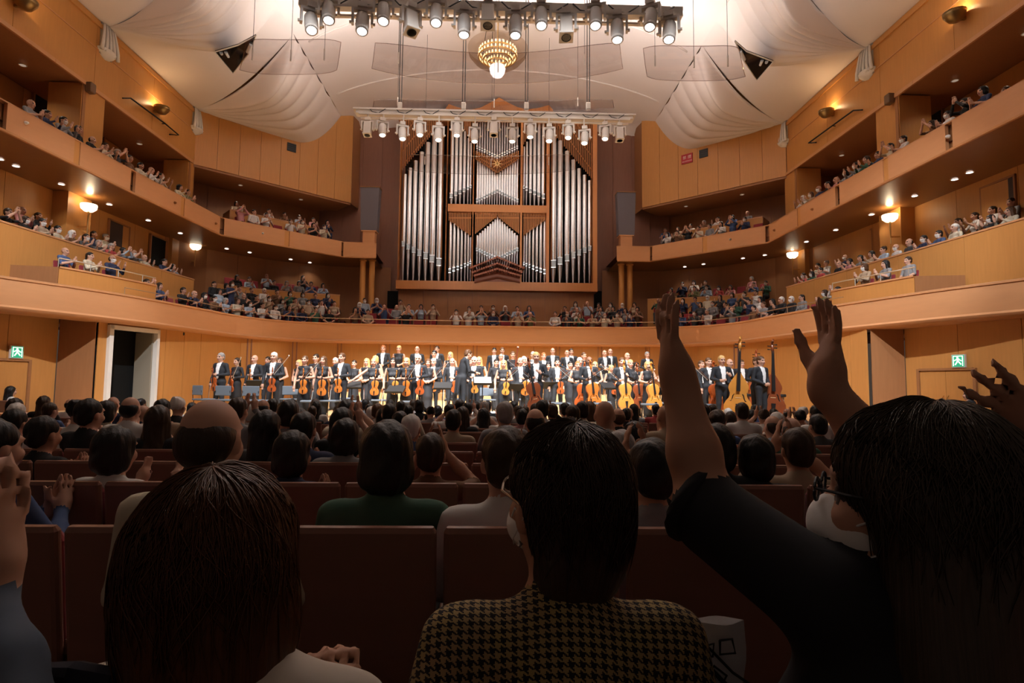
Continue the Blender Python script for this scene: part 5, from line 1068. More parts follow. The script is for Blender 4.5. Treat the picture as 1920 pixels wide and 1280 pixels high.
build_instrument('violin', .37, .038, .15, OUT, 0); build_instrument('viola', .42, .042, .165, OUT, 0); build_instrument('cello', .76, .135, .36, OUT, .26); build_instrument('bass', 1.14, .22, .62, OUTB, .16)
def instrument(kind, loc, rz, tilt, roll, col, label, sc=1.0):
    t = empty({'bass': 'double_bass'}.get(kind, kind), loc); t.rotation_euler = (tilt, roll, rz); t.scale = (sc,) * 3; tag(t, label, kind if kind != 'bass' else 'double bass', 'orchestra %ss' % kind)
    for nm, me, mi in INST[kind]:
        o = bpy.data.objects.new(nm, me); link(o, t); o.material_slots[0].link = 'OBJECT'; o.material_slots[0].material = [VARN[col], EBONY, MAPLE, STEEL][mi]
        if nm == 'ribs' and kind == 'bass': o.material_slots[0].material = VARN['gold' if col == 'amber' else 'amber']
    return t
_bow = None
def bow(loc, direction, label, L=.74):
    global _bow
    if _bow is None:
        a = MB(); a.tube([(0, 0, 0), (0, .012, .35), (0, .0, .74)], [.0045, .004, .0035], n=5); b = MB(); b.box((0, -.018, .37), (.009, .002, .70)); c = MB(); c.box((0, -.012, .03), (.012, .022, .05)); d = MB(); d.box((0, -.010, .735), (.008, .02, .02))
        _bow = [('stick', a.mesh('stick', STICK)), ('hair_ribbon', b.mesh('hair_ribbon', BOWHAIR)), ('frog', c.mesh('frog', EBONY)), ('tip', d.mesh('tip', BOWHAIR))]
    t = empty('bow', loc); t.rotation_euler = Vector(direction).to_track_quat('Z', 'Y').to_euler(); t.scale = (1.6, 1.6, L / .74); tag(t, label, 'bow', 'string players bows')
    for nm, me in _bow: link(bpy.data.objects.new(nm, me), t)

# ------------------------------------------------------------------ the orchestra: (column, head top, kind, hair, hair colour, held, level, note)
ORCH = [
 (422, 662, 'man_violin', 'short', 'grey', 'violin', 0, 'grey-haired man in tailcoat'), (452, 671, 'ladysleeve_violin', 'pony', 'dark_brown', 'violin', 0, 'dark-haired woman in black sleeved dress'),
 (484, 666, 'man_violin', None, '', 'violin', 0, 'bald man in tailcoat'), (508, 669, 'man_clasp', 'short', 'dark_brown', None, 0, 'dark-haired man in tailcoat half hidden'), (519, 661, 'man_violin', 'short', 'white', 'violin', 0, 'white-haired bearded man in tailcoat'), (530, 671, 'lady_clasp', 'bob', 'brown', None, 0, 'brown-haired woman in black half hidden'),
 (565, 675, 'lady_clasp', 'bob', 'blond', None, 0, 'blond woman in black half hidden'), (576, 667, 'lady_violin', 'pony', 'brown', 'violin', 0, 'bare-armed woman in black top'), (596, 664, 'ladysleeve_violin', 'bun', 'dark_brown', None, 0, 'woman with pinned-up hair in dotted top'), (610, 668, 'lady_violin', 'long', 'brown', 'viola', 0, 'woman with sheer sleeves and long brown hair'),
 (632, 671, 'lady_clasp', 'short', 'white', None, 0, 'white-haired woman in black'), (644, 662, 'man_violin', 'short', 'brown', 'violin', 0, 'brown-haired man in tailcoat'), (667, 675, 'lady_clasp', 'pony', 'dark_brown', None, 0, 'dark-haired woman with white collar'), (690, 672, 'lady_clasp', 'long', 'blond', None, 0, 'blond woman in black behind'),
 (703, 672, 'lady_armout', 'short', 'blond', 'viola', 0, 'blond woman stretching one arm out'), (706, 667, 'lady_clasp', 'bob', 'blond', None, 0, 'fair-haired woman in black behind'), (720, 647, 'man_clasp', 'short', 'ginger', None, 2, 'ginger man in tailcoat'), (749, 648, 'lady_clasp', 'bun', 'blond', None, 2, 'woman with fair bun looking aside'),
 (739, 671, 'lady_violin', 'long', 'black', 'violin', 0, 'smiling woman with long black hair'), (764, 671, 'ladysleeve_violin', 'bob', 'blond', 'viola', 0, 'fair-haired woman in black sleeves'), (783, 649, 'man_clasp', None, '', None, 2, 'balding man in tailcoat'), (785, 665, 'man_violin', 'short', 'white', 'viola', 0, 'white-haired man in tailcoat'),
 (820, 645, 'man_sides', 'short', 'dark_brown', None, 2, 'tall bearded man in tailcoat'), (815, 657, 'man_violin', 'short', 'black', None, 1, 'dark bearded man in tailcoat'), (804, 673, 'lady_clasp', 'bob', 'brown', None, 0, 'brown-haired woman in black'), (814, 672, 'man_violin', 'short', 'grey', 'violin', 0, 'grey-haired man with open coat'),
 (845, 660, 'lady_clasp', 'long', 'blond', None, 1, 'bare-shouldered woman with long blond hair'), (849, 671, 'man_violin', 'receding', 'brown', 'violin', 0, 'stout man with receding hair'), (880, 660, 'lady_clasp', 'bob', 'brown', None, 1, 'brown-haired woman in black'), (884, 672, 'lady_clasp', 'bun', 'brown', None, 0, 'woman with pinned-up hair'), (890, 669, 'man_violin', 'short', 'white', 'violin', 0, 'white-haired man with violin'), (899, 669, 'lady_clasp', 'long', 'blond', None, 0, 'woman with wavy blond hair'),
 (927, 652, 'man_sides', 'short', 'black', None, 2, 'black-haired man in tailcoat'), (942, 648, 'man_clasp', 'short', 'brown', None, 2, 'brown-haired man in tailcoat'), (940, 663, 'man_clasp', None, '', None, 1, 'bald man in tailcoat'), (931, 673, 'ladysleeve_violin', 'short', 'black', None, 0, 'short-haired woman in long black suit'), (962, 658, 'ladysleeve_violin', 'pony', 'brown', 'bassoon', 1, 'woman holding a bassoon'),
 (945, 675, 'lady_violin', 'long', 'blond', 'violin', 0, 'woman with long blond hair and violin'), (976, 670, 'man_violin', 'receding', 'brown', 'viola', 0, 'man with receding hair and viola'), (983, 668, 'lady_clasp', 'short', 'white', None, 0, 'white-haired woman in black'), (990, 672, 'man_clasp', None, '', None, 0, 'bald man half hidden'), (1000, 659, 'man_clasp', 'short', 'grey', None, 1, 'grey-haired man in tailcoat'),
 (1006, 660, 'man_cello', 'short', 'blond', 'cello:brown', 0, 'fair-haired man behind a brown cello'), (1020, 661, 'man_clasp', 'short', 'ginger', None, 1, 'ginger man in tailcoat'), (1037, 652, 'man_clasp', None, '', None, 2, 'bald man in tailcoat'), (1029, 679, 'lady_clasp', 'bob', 'black', None, 0, 'black-haired woman half hidden'), (1046, 672, 'man_violin', 'short', 'black', 'violin', 0, 'black-haired man turning his head'),
 (1064, 656, 'man_clasp', 'receding', 'brown', None, 2, 'man with receding brown hair'), (1072, 653, 'man_sides', 'short', 'dark_brown', None, 2, 'dark-haired man in tailcoat'), (1070, 677, 'ladysleeve_violin', 'bun', 'black', None, 0, 'black-haired woman in black dress'), (1084, 677, 'lady_cello', 'bun', 'ginger', 'cello:red', 0, 'ginger bare-armed woman behind a red cello'), (1088, 670, 'lady_clasp', 'short', 'white', None, 0, 'white-haired woman in black'), (1096, 660, 'lady_clasp', 'pony', 'brown', None, 1, 'brown-haired woman in black'),
 (1106, 668, 'man_cello', None, '', 'cello:amber', 0, 'bald dark-skinned man behind an amber cello'), (1117, 678, 'lady_clasp', 'bob', 'blond', None, 0, 'fair-haired woman half hidden'), (1135, 656, 'man_clasp', 'receding', 'grey', None, 2, 'grey man with receding hair'), (1146, 651, 'man_sides', None, '', None, 2, 'bald man in tailcoat'), (1148, 684, 'lady_clasp', 'long', 'blond', 'violin', 0, 'short woman with long blond hair'),
 (1168, 670, 'man_cello', 'short', 'brown', 'cello:gold', 0, 'brown-haired man behind a golden cello'), (1178, 660, 'man_clasp', None, '', 'horn', 1, 'bald man with a brass horn'), (1184, 674, 'lady_clasp', 'short', 'blond', None, 0, 'blond woman half hidden'), (1195, 679, 'lady_cello', 'bob', 'black', 'cello:brown', 0, 'black-haired bare-armed woman behind a dark cello'), (1216, 659, 'man_clasp', 'short', 'grey', None, 2, 'grey-haired man in tailcoat'), (1217, 677, 'lady_cello', 'bob', 'blond', 'cello:gold', 0, 'blond woman behind a golden cello'),
 (1251, 658, 'man_clasp', 'short', 'black', None, 2, 'black-haired man with glasses'), (1253, 678, 'lady_cello', 'pony', 'brown', 'cello:amber', 0, 'bare-armed woman behind an amber cello at the right'), (1284, 681, 'man_cello', 'short', 'brown', 'cello:red', 0, 'man behind a red cello near the raised arm'), (1319, 675, 'man_clasp', 'short', 'brown', None, 0, 'brown-haired man in tailcoat beside the basses'),
 (1333, 670, 'man_violin', 'short', 'brown', 'cello:red', 0, 'brown-haired man in tailcoat next to the basses'), (1358, 666, 'man_cello', 'short', 'blond', 'bass:amber', 0, 'bearded fair man with a golden double bass'), (1373, 672, 'man_clasp', None, '', None, 0, 'bald man between the double basses'), (1396, 674, 'man_clasp', 'short', 'brown', 'bass:red', 0, 'man hidden behind a red double bass'), (1425, 669, 'man_cello', 'short', 'brown', 'bass:brown', 0, 'brown-haired man with a brown double bass'), (1433, 667, 'man_clasp', 'short', 'brown', None, 0, 'man standing behind the rightmost bass player'),
]
def hor(px): return 719.7 + (px - 929) * .0105
seen = {}
nth = {}; SPOTS = []
for i, (px, py, kind, hair, hc, held, lev, note) in enumerate(ORCH):
    H = 1.76 if kind.startswith('man') else 1.66; f = SZ + (0, .28, .55)[lev]; d = (f + H - .8) * FPX / (hor(px) - py); lo_, hi_ = ((14.3, 21.5), (21.9, 23.2), (23.5, 26.0))[lev]
    if abs((px - 930) / FPX * d) > 6.2: hi_ = 24.0 if lev == 0 else hi_
    if lev == 0 and ('hidden' in note or note.endswith('behind') or (held is None and not kind.startswith('man'))): d = max(d, 18.6 + (i % 4) * .5)
    d = max(lo_, min(hi_, d)); x = (px - 930) / FPX * d
    if lev == 0 and riser_z(d, x) > SZ + .01: d = 21.5; x = (px - 930) / FPX * d
    for _ in range(24):
        if all((x - a_) ** 2 + (d - b_) ** 2 > .40 ** 2 for a_, b_ in SPOTS) or d + .2 > hi_ or (lev == 0 and riser_z(d + .2, (px - 930) / FPX * (d + .2)) > SZ + .01): break
        d += .2; x = (px - 930) / FPX * d
    SPOTS.append((x, d))
    sc = ((hor(px) - py) * d / FPX + .8 - f) / 1.763; sc = max(.84, min(1.09, sc)); rz = math.atan2(x, d) * .6 + RNG.uniform(-.18, .18)
    if held and held[:5] in ('cello', 'bass:'): rz *= .5
    tp_ = TAIL if kind.startswith('man') else GOWN; bare = kind.startswith('lady_')
    rowt = ('front', 'middle riser', 'back riser')[lev]
    lab = note + {None: ', orchestra ' + rowt + ' row', 'violin': ' holding a violin', 'viola': ' holding a viola', 'bassoon': ', orchestra middle row', 'horn': ', orchestra middle row'}.get(held, '')
    base_lab = lab; seen[base_lab] = seen.get(base_lab, 0) + 1
    sk = SKIN3 if 'dark-skinned' in note else SKIN
    lab_ctx = ' at the far left of the stage' if px < 540 else ' left of the conductor' if px < 850 else ' right behind the conductor' if px < 960 else ' right of centre' if px < 1130 else ' among the cellos' if px < 1300 else ' on the far right'
    if len((lab + lab_ctx).split()) <= 16: lab += lab_ctx
    if lab in nth: lab = lab.replace(', orchestra', ', farther right, orchestra') if nth[lab] == 1 else lab + ' too'
    nth[lab] = nth.get(lab, 0) + 1
    person(kind, (x, d, f), rz, lab, 'orchestra players', hair, hc or 'black', sk, tp_, tp_ if not bare else GOWN, fore=(sk if bare else tp_), sc=sc)
    Rz = Matrix.Rotation(rz, 3, 'Z'); at = lambda v: Vector((x, d, f)) + Rz @ (Vector(v) * sc)
    side = note.split(' behind')[0].split(' holding')[0].split(' with a golden')[0]
    if held in ('violin', 'viola'):
        L = .37 if held == 'violin' else .42; col = RNG.choice(['amber', 'red', 'amber', 'gold', 'red'])
        instrument(held, at((.085, -.26, 1.17 - L - .13)), rz + RNG.uniform(-.3, .3), .05, RNG.uniform(-.12, .12), col, '%s %s hanging from the hand of the %s' % ({'amber': 'amber', 'red': 'reddish', 'gold': 'golden'}[col], held, note), 1.05)
        if i % 3 == 1: bow(at((.07, -.25, 1.12)), Rz @ Vector((RNG.uniform(.4, .7), -.1, .6)), 'bow pointing up in the hand of the %s' % note)
        else: bow(at((-.25, -.12, .85)), Rz @ Vector((RNG.uniform(-.2, .15), -.12, -1)), 'bow pointing down in the hand of the %s' % note, .70)
    elif held and held.startswith('cello'):
        col = held[6:]; instrument('cello', at((.03, -.42, .27)), rz + RNG.uniform(-.25, .25), -.10, RNG.uniform(-.18, .10), col, '%s cello standing before the %s' % ({'amber': 'amber', 'red': 'reddish', 'gold': 'golden', 'brown': 'dark brown'}[col], side), 1.0)
        bow(at((-.14, -.30, 1.12)), Rz @ Vector((.8 if i % 2 else -.7, -.2, .55)), 'cello bow held slanting by the %s' % side, .72)
    elif held and held.startswith('bass:'):
        col = held[5:]; instrument('bass', at((.20 if px < 1400 else .12, -.42, .16)), rz + (-.45 if px < 1380 else -.3), -.08, .05, col if col != 'amber' else 'gold', '%s double bass held upright by the %s' % ({'amber': 'golden', 'red': 'reddish', 'brown': 'dark brown'}[col], side), 1.0)
    elif held == 'bassoon':
        t = empty('bassoon', at((.05, -.22, .95))); t.rotation_euler = (0, .12, rz); tag(t, 'dark bassoon with a white tip held upright in the middle row', 'bassoon')
        a = MB(); a.cyl((0, 0, 0), (0, 0, .75), .035, .03, n=10); a.build('long_joint', VARN['dark'], t); a = MB(); a.cyl((.0, 0, .75), (0, 0, 1.02), .026, .03, n=10); a.build('bell', VARN['dark'], t); a = MB(); a.lathe([(.026, 1.02), (.04, 1.03), (.04, 1.06), (.02, 1.06)], n=12); a.build('bell_ring', WHITE, t); a = MB(); a.tube([(0, 0, .6), (-.08, -.05, .72), (-.14, -.02, .66)], .008, n=5); a.build('crook', STEEL, t)
    elif held == 'horn':
        t = empty('french_horn', at((-.05, -.27, 1.1))); t.rotation_euler = (.2, 0, rz); tag(t, 'brass horn held by the bald man in the middle row', 'horn')
        a = MB(); a.tube([(.14 * math.cos(q), 0, .14 * math.sin(q)) for q in np.linspace(0, 2 * math.pi, 20, endpoint=False)], .014, n=6, closed=True); a.build('coil', BRASS, t); a = MB(); a.lathe([(.02, -.1), (.03, 0), (.06, .08), (.14, .14)], (-.12, -.03, -.12), 16); a.build('bell', BRASS, t, smooth=True)
# conductor on his podium
cd = 16.6; cx = (868 - 930) / FPX * cd
t = empty('podium', (cx + .35, cd - .1, SZ)); tag(t, 'low pale conductor podium at the front of the stage', 'podium'); a = MB(); a.rbox((0, 0, .075), (1.5, 1.1, .15), .02); a.build('platform', mat('podium_carpet', (.45, .55, .60), .8), t); a = MB(); a.box((0, -.555, .075), (1.52, .02, .15)); a.build('edge_strip', WHITE, t)
person('conductor', (cx, cd, SZ + .15), math.radians(115), 'conductor in a black tailcoat bowing towards the violins on his podium', 'conductor', 'short', 'brown', SKIN, TAIL, TAIL, sc=1.03)
# conductor's desk, music stands, chairs, stools
def music_stand(loc, rz, label, h=.85, score=False):
    t = empty('music_stand', loc, rz); tag(t, label, 'music stand', 'music stands')
    a = MB(); a.box((0, 0, 0), (.52, .02, .34)); o = a.build('desk', DARK, t); o.location = (0, 0, h + .08); o.rotation_euler = (-.9, 0, 0)
    a = MB(); a.box((0, -.03, -.17), (.52, .07, .015)); a.build('ledge', DARK, o)
    if score: a = MB(); a.box((0, -.02, 0), (.46, .015, .28)); a.build('score', mat('paper', (.85, .85, .82), .7), o)
    a = MB(); a.cyl((0, 0, .12), (0, 0, h + .02), .014, n=6); a.build('pole', DARK, t)
    for q in range(3): an = q * 2.094 + .5; a = MB(); a.cyl((0, 0, .16), (.26 * math.cos(an), .26 * math.sin(an), .01), .010, n=5); a.build('leg', DARK, t)
nm_ = 0
for px, d0_, h, sc_ in ((488, 18.6, .80, 0), (572, 18.2, .78, 0), (664, 18.3, .8, 0), (722, 18.6, .8, 0), (745, 17.4, .7, 0), (832, 18.6, .8, 0), (906, 17.0, .95, 1), (935, 19.5, .85, 0), (968, 18.6, .78, 1), (1030, 19.2, .85, 0), (1128, 20.5, 1.15, 0), (1142, 19.4, .85, 0), (1240, 18.2, .72, 0), (1330, 18.4, .85, 0), (640, 20.8, .9, 0), (1075, 21.2, .9, 0), (880, 21.0, .9, 0)):
    d = d0_ - (1.4 if d0_ < 19.9 else 0); x = (px - 930) / FPX * d; nm_ += 1
    music_stand((x, d, riser_z(d, x)), RNG.uniform(-.5, .5) + (math.pi if RNG.random() < .5 else 0), '%s black music stand counting across the stage from the left' % ordw[sorted([488, 572, 664, 722, 745, 832, 906, 935, 968, 1030, 1128, 1142, 1240, 1330, 640, 1075, 880]).index(px)], h, bool(sc_))
CHAIRF = mat('chair_fabric', (.13, .16, .20), .7)
def orch_chair(loc, rz, label, back=True):
    t = empty('orchestra_chair' if back else 'orchestra_bench', loc, rz); tag(t, label, 'chair', 'orchestra chairs')
    a = MB(); a.rbox((0, 0, .45), (.46, .43, .05), .02); a.build('seat', CHAIRF, t)
    if back: a = MB(); a.rbox((0, .20, .70), (.44, .035, .26), .015); o = a.build('backrest', CHAIRF, t)
    for sx in (-1, 1):
        for sy in (-1, 1):
            a = MB(); a.cyl((sx * .19, sy * .17, .43), (sx * .21, sy * .21, 0), .011, n=6); a.build('leg', DARK, t)
        if back: a = MB(); a.cyl((sx * .20, .19, .44), (sx * .20, .215, .70), .011, n=6); a.build('back_post', DARK, t)
CH = [(395, 16.6, 2.6), (437, 16.3, 3.0), (484, 16.2, 3.2), (502, 15.9, .3), (549, 17.5, .2), (588, 15.9, .2), (627, 16.4, -.2), (681, 16.0, .3), (770, 16.2, .2), (716, 17.4, .1), (916, 18.8, .2), (1048, 16.2, -.3), (1052, 15.9, .1), (1130, 16.2, 0), (1128, 17.6, .3), (1220, 16.0, -.2), (1240, 17.3, .2), (1327, 16.1, 0), (655, 19.0, .1), (850, 19.4, .0), (985, 19.7, .1), (1170, 19.6, 0)]
for k, (px, d, r) in enumerate(sorted(CH)):
    d -= .6; bk_ = px < 495 or px in (549, 916, 850)
    orch_chair(((px - 930) / FPX * d, d, SZ), r, '%s grey orchestra %s, counting all stage seats from the left' % (ordw[k] if k < 20 else ['twenty-first', 'twenty-second'][k - 20], 'chair' if bk_ else 'bench'), bk_)
def stool(loc, label):
    t = empty('bass_stool', loc); tag(t, label, 'stool', 'bass stools'); a = MB(); a.lathe([(0, .74), (.17, .74), (.18, .70), (.17, .66), (0, .66)], n=18); a.build('seat', DARK, t)
    for q in range(4): an = q * math.pi / 2 + .6; a = MB(); a.cyl((.10 * math.cos(an), .10 * math.sin(an), .67), (.20 * math.cos(an), .20 * math.sin(an), 0), .016, n=6); a.build('leg', WOODB, t)
    a = MB(); a.tube([(.165 * math.cos(q), .165 * math.sin(q), .25) for q in np.linspace(0, 6.283, 16, endpoint=False)], .009, n=5, closed=True); a.build('foot_ring', STEEL, t)
stool(((1468 - 930) / FPX * 16.6, 16.6, SZ), 'black bar stool at the right end beside the double bass'); stool(((1403 - 930) / FPX * 17.0, 17.0, SZ), 'black bar stool between the two double basses')
# ------------------------------------------------------------------ audience
def ordinal(n):
    if n <= 20: return ordw[n - 1]
    t = ['twenty', 'thirty', 'forty', 'fifty', 'sixty'][n // 10 - 2]; return ('twentieth', 'thirtieth', 'fortieth', 'fiftieth', 'sixtieth')[n // 10 - 2] if n % 10 == 0 else t + '-' + ordw[n % 10 - 1]
CL = {'white': (.72, .70, .68), 'cream': (.62, .55, .42), 'black': (.02, .02, .022), 'navy': (.03, .04, .09), 'grey': (.25, .25, .26), 'beige': (.45, .34, .24), 'pale blue': (.38, .47, .58), 'dark green': (.05, .12, .08), 'brown': (.16, .08, .04), 'pink': (.55, .24, .24), 'dark blue': (.06, .10, .22), 'red': (.45, .07, .07), 'charcoal': (.07, .07, .075), 'olive': (.18, .17, .08)}
CLW = ['white'] * 6 + ['cream'] * 3 + ['black'] * 6 + ['navy'] * 4 + ['grey'] * 4 + ['beige'] * 3 + ['pale blue'] * 3 + ['dark green', 'brown', 'brown', 'pink', 'dark blue', 'dark blue', 'red', 'charcoal', 'charcoal', 'olive']
CLM = {k: cloth(k.replace(' ', '_'), v) for k, v in CL.items()}
DKL = [CLM['black'], CLM['navy'], CLM['charcoal'], CLM['brown']]
_seat = {}; SN = [0]; SID = {}
def theatre_seat(loc, rz, label, group, simple=False, red=True):
    SN[0] += 1
    if SN[0] in SKIP_S: return None
    t = empty('theatre_seat', loc, rz); SID[t.name] = SN[0]; tag(t, label, 'seat', group)          # local: sitter faces -Y
    if 'b' not in _seat:
        a = MB(); a.rbox((0, .115, .60), (.50, .035, .68), .014, Matrix.Rotation(-.12, 3, 'X')); _seat['b'] = a.mesh('backrest', SEATW)
        a = MB(); a.rbox((0, .075, .66), (.46, .06, .50), .025, Matrix.Rotation(-.12, 3, 'X')); _seat['c'] = a.mesh('back_cushion', VELVET)
        a = MB(); a.rbox((0, -.20, .41), (.47, .46, .10), .03); _seat['s'] = a.mesh('seat_cushion', VELVET)
        a = MB(); a.rbox((0, -.12, .58), (.055, .44, .05), .015); _seat['a'] = a.mesh('armrest', SEATW)
        a = MB(); a.rbox((0, -.04, .28), (.04, .26, .56), .01); _seat['p'] = a.mesh('side_panel', SEATW)
        a = MB(); a.rbox((0, .09, .68), (.46, .07, .50), .03, Matrix.Rotation(-.12, 3, 'X')); a.rbox((0, -.18, .42), (.46, .44, .10), .03); _seat['x'] = a.mesh('seat_body', VELVET)
    if simple:
        for k, nm in (('c', 'back_cushion'), ('s', 'seat_cushion')): link(bpy.data.objects.new(nm, _seat[k]), t)
        return t
    for k, nm in (('b', 'backrest'), ('c', 'back_cushion'), ('s', 'seat_cushion')): link(bpy.data.objects.new(nm, _seat[k]), t)
    for sx in (-1, 1):
        for k, nm in (('a', 'armrest'), ('p', 'side_panel')): o = bpy.data.objects.new(nm, _seat[k]); o.location = (sx * .262, 0, 0); link(o, t)
    return t
def describe(r, fem):
    hair = r.choice(['short', 'bob', 'bob', 'long', 'long', 'pony', 'bun']) if fem else r.choice(['short', 'short', 'short', 'short', 'receding', None]); hc = r.choice(['black'] * 10 + ['dark_brown'] * 4 + ['brown', 'grey', 'white'])
    if hair is None: hc = 'black'
    return hair, hc
HN = {'short': 'short', 'bob': 'bobbed', 'long': 'long', 'pony': 'tied-back', 'bun': 'pinned-up', 'receding': 'thinning'}
def audience_row(P, off, floor, px0, px1, where, occ=.85, step=.60, seats=True, flip=1, standers=(), front=False, zref=None):
    Q = resample(offset(P, off), step); A = [Vector((Q[min(i + 1, len(Q) - 1)][0] - Q[max(i - 1, 0)][0], Q[min(i + 1, len(Q) - 1)][1] - Q[max(i - 1, 0)][1])) for i in range(len(Q))]; k = 0
    for q, d in zip(Q, A):
        px, py = px_of((q[0], q[1], floor + 1.0))
        if not (px0 <= px <= px1): continue
        if 'terrace back' in where and 'corner' not in where and (19.2 < q[1] < 21.5 or q[1] > 25.6): continue
        if 'gallery second' in where and (18.0 < q[1] < 20.7 or q[1] > 25.0): continue
        k += 1; n = Vector((d.y, -d.x)).normalized(); rz = math.atan2(n.x, -n.y)                       # local -Y points into the hall
        look = math.atan2(-q[0], q[1] - 20.0) if False else 0
        if seats: theatre_seat((q[0], q[1], floor), rz, 'red theatre seat, %s from the left, %s' % (ordinal(k), where), 'seats in the ' + where, simple=True)
        if RNG.random() > occ: continue
        fem = RNG.random() < .6; hair, hc = describe(RNG, fem); c = RNG.choice(CLW); pose = RNG.choice(['clap', 'clap', 'clapwide', 'lap', 'claphigh'] if front else ['clap', 'clapwide', 'clap', 'lap']); mk = RNG.random() < .35
        toward = math.atan2(q[0] - 0, -(19.5 - q[1])) if False else rz + RNG.uniform(-.25, .25)
        # turn towards the stage centre
        tv = Vector((0 - q[0], 20.5 - q[1])); tz = math.atan2(tv.x, -tv.y); dz = (tz - rz + math.pi) % (2 * math.pi) - math.pi; toward = rz + max(-.6, min(.6, dz * .5)) + RNG.uniform(-.12, .12)
        pr = ('fsit_' if fem else 'sit_') + pose; lab = '%s listener, %s top%s, %s from the left, %s' % ({None: 'bald', 'short': 'short-haired', 'long': 'long-haired', 'bob': 'bob-haired', 'pony': 'pony-tailed', 'bun': 'bun-haired', 'receding': 'thin-haired'}[hair], c, ', masked' if mk else '', ordinal(k), where)
        if k in standers: pr = 'stand_clap'
        s = RNG.uniform(1.03, 1.12); person(pr, (q[0] + n.x * .02, q[1] + n.y * .02, floor - (.0)), toward, lab, 'audience in the ' + where, hair, hc, RNG.choice([SKIN, SKIN, SKIN2]), CLM[c], RNG.choice(DKL), fore=(SKIN if RNG.random() < .5 else CLM[c]), mask=mk, sc=s)
PT = T1
# choir stalls behind the orchestra: three blocks
for nm, a, b in (('left choir block', 664, 818), ('centre choir block', 855, 1003), ('right choir block', 1036, 1200)):
    audience_row(PT, -.95, 2.95, a, b, nm + ' front row', .72, front=True)
    if nm.startswith('c'): audience_row(PT, -1.85, 3.32, a + 4, b - 8, nm + ' back row', .92)
    else:
        audience_row(PT, -1.85, 3.32, a + 2, b - 2, nm + ' second row', .72); audience_row(PT, -2.7, 3.68, a + (0 if 'left' in nm else 40), b - (60 if 'left' in nm else 4), nm + ' back row', .8)
for z, o0, o1 in ((2.95, -.3, -1.35), (3.32, -1.35, -2.2), (3.68, -2.2, -4.2)): struct(slab(sub(T1, 650, 1215, 3.6), o0, o1, 2.72, z, 'floor_choir_step', CARPET))
for side, Pc, Px in (('left', (400, 628), (262, 400)), ('right', (1232, 1432), (1432, 1590))):
    audience_row(PT, -.95, 2.95, *Pc, '%s corner balcony front row' % side, .8, front=True); audience_row(PT, -1.85, 3.40, Pc[0], Pc[1], '%s corner balcony second row' % side, .85, standers=(2,) if side == 'left' else ()); audience_row(PT, -2.7, 3.86, Pc[0], Pc[1], '%s corner balcony third row' % side, .8)
    audience_row(PT, -.95, 2.95, *Px, '%s side balcony front row' % side, .8, front=True)
    audience_row(PT, -1.0, 3.46, *((82, 243) if side == 'left' else (1600, 1745)), '%s raised box' % side, 1.0, step=.75)
    PBx = PBL if side == 'left' else PBR; PBcx = PBLc if side == 'left' else PBRc
    audience_row(PBx, -.80, 4.5, *((-30, 372) if side == 'left' else (1495, 1960)), '%s terrace front row' % side, .95, front=True, seats=False)
    audience_row(PBx, -1.5, 4.95, *((20, 350) if side == 'left' else (1520, 1900)), '%s terrace back row' % side, .5, seats=False)
    audience_row(PBcx, -.84, 4.62, *((412, 622) if side == 'left' else (1240, 1445)), '%s corner terrace front row' % side, .8, seats=False); audience_row(PBcx, -1.75, 5.08, *((412, 610) if side == 'left' else (1250, 1440)), '%s corner terrace back row' % side, .65, standers=(1,) if side == 'left' else ())
    UPx = UPL if side == 'left' else UPR
    audience_row(UPx, -.86, 7.60, *((-20, 365) if side == 'left' else (1500, 1940)), '%s upper gallery front row' % side, .8, seats=False, front=True)
    audience_row(UPx, -1.6, 7.78, *((0, 340) if side == 'left' else (1640, 1940)), '%s upper gallery second row' % side, .35, seats=False)
    audience_row(UPx, -.86, 7.62, *((428, 625) if side == 'left' else (1243, 1432)), '%s corner gallery front row' % side, .9, front=True); audience_row(UPx, -2.15, 8.28, *((436, 622) if side == 'left' else (1246, 1420)), '%s corner gallery back row' % side, .9, step=.8, seats=False)
# ------------------------------------------------------------------ stalls: seats and listeners seen from behind
COLX = lambda i: .11 + .52 * i
def stall_seat(k, i):
    y = row_y(k); theatre_seat((COLX(i), y + .115, row_z(k)), math.pi, 'dark wooden stalls seat in the %s row ahead, %s the view centre' % (ordw[k - 1], 'at' if i == 0 else '%s seat %s of' % (ordw[abs(i) - 1], 'left' if i < 0 else 'right')), 'stalls seats')
HEADS = []
def hidden(px, py, r):
    for (a, b, q) in HEADS:
        if (px - a) ** 2 + ((py - b) * 1.0) ** 2 < max(0, (q - r * .35)) ** 2 and q > r: return True
    return False
def head_px(x, y, z, sc=1.0):
    p = px_of((x, y, z)); return p[0], p[1], .115 * sc * FPX / max(.3, y)
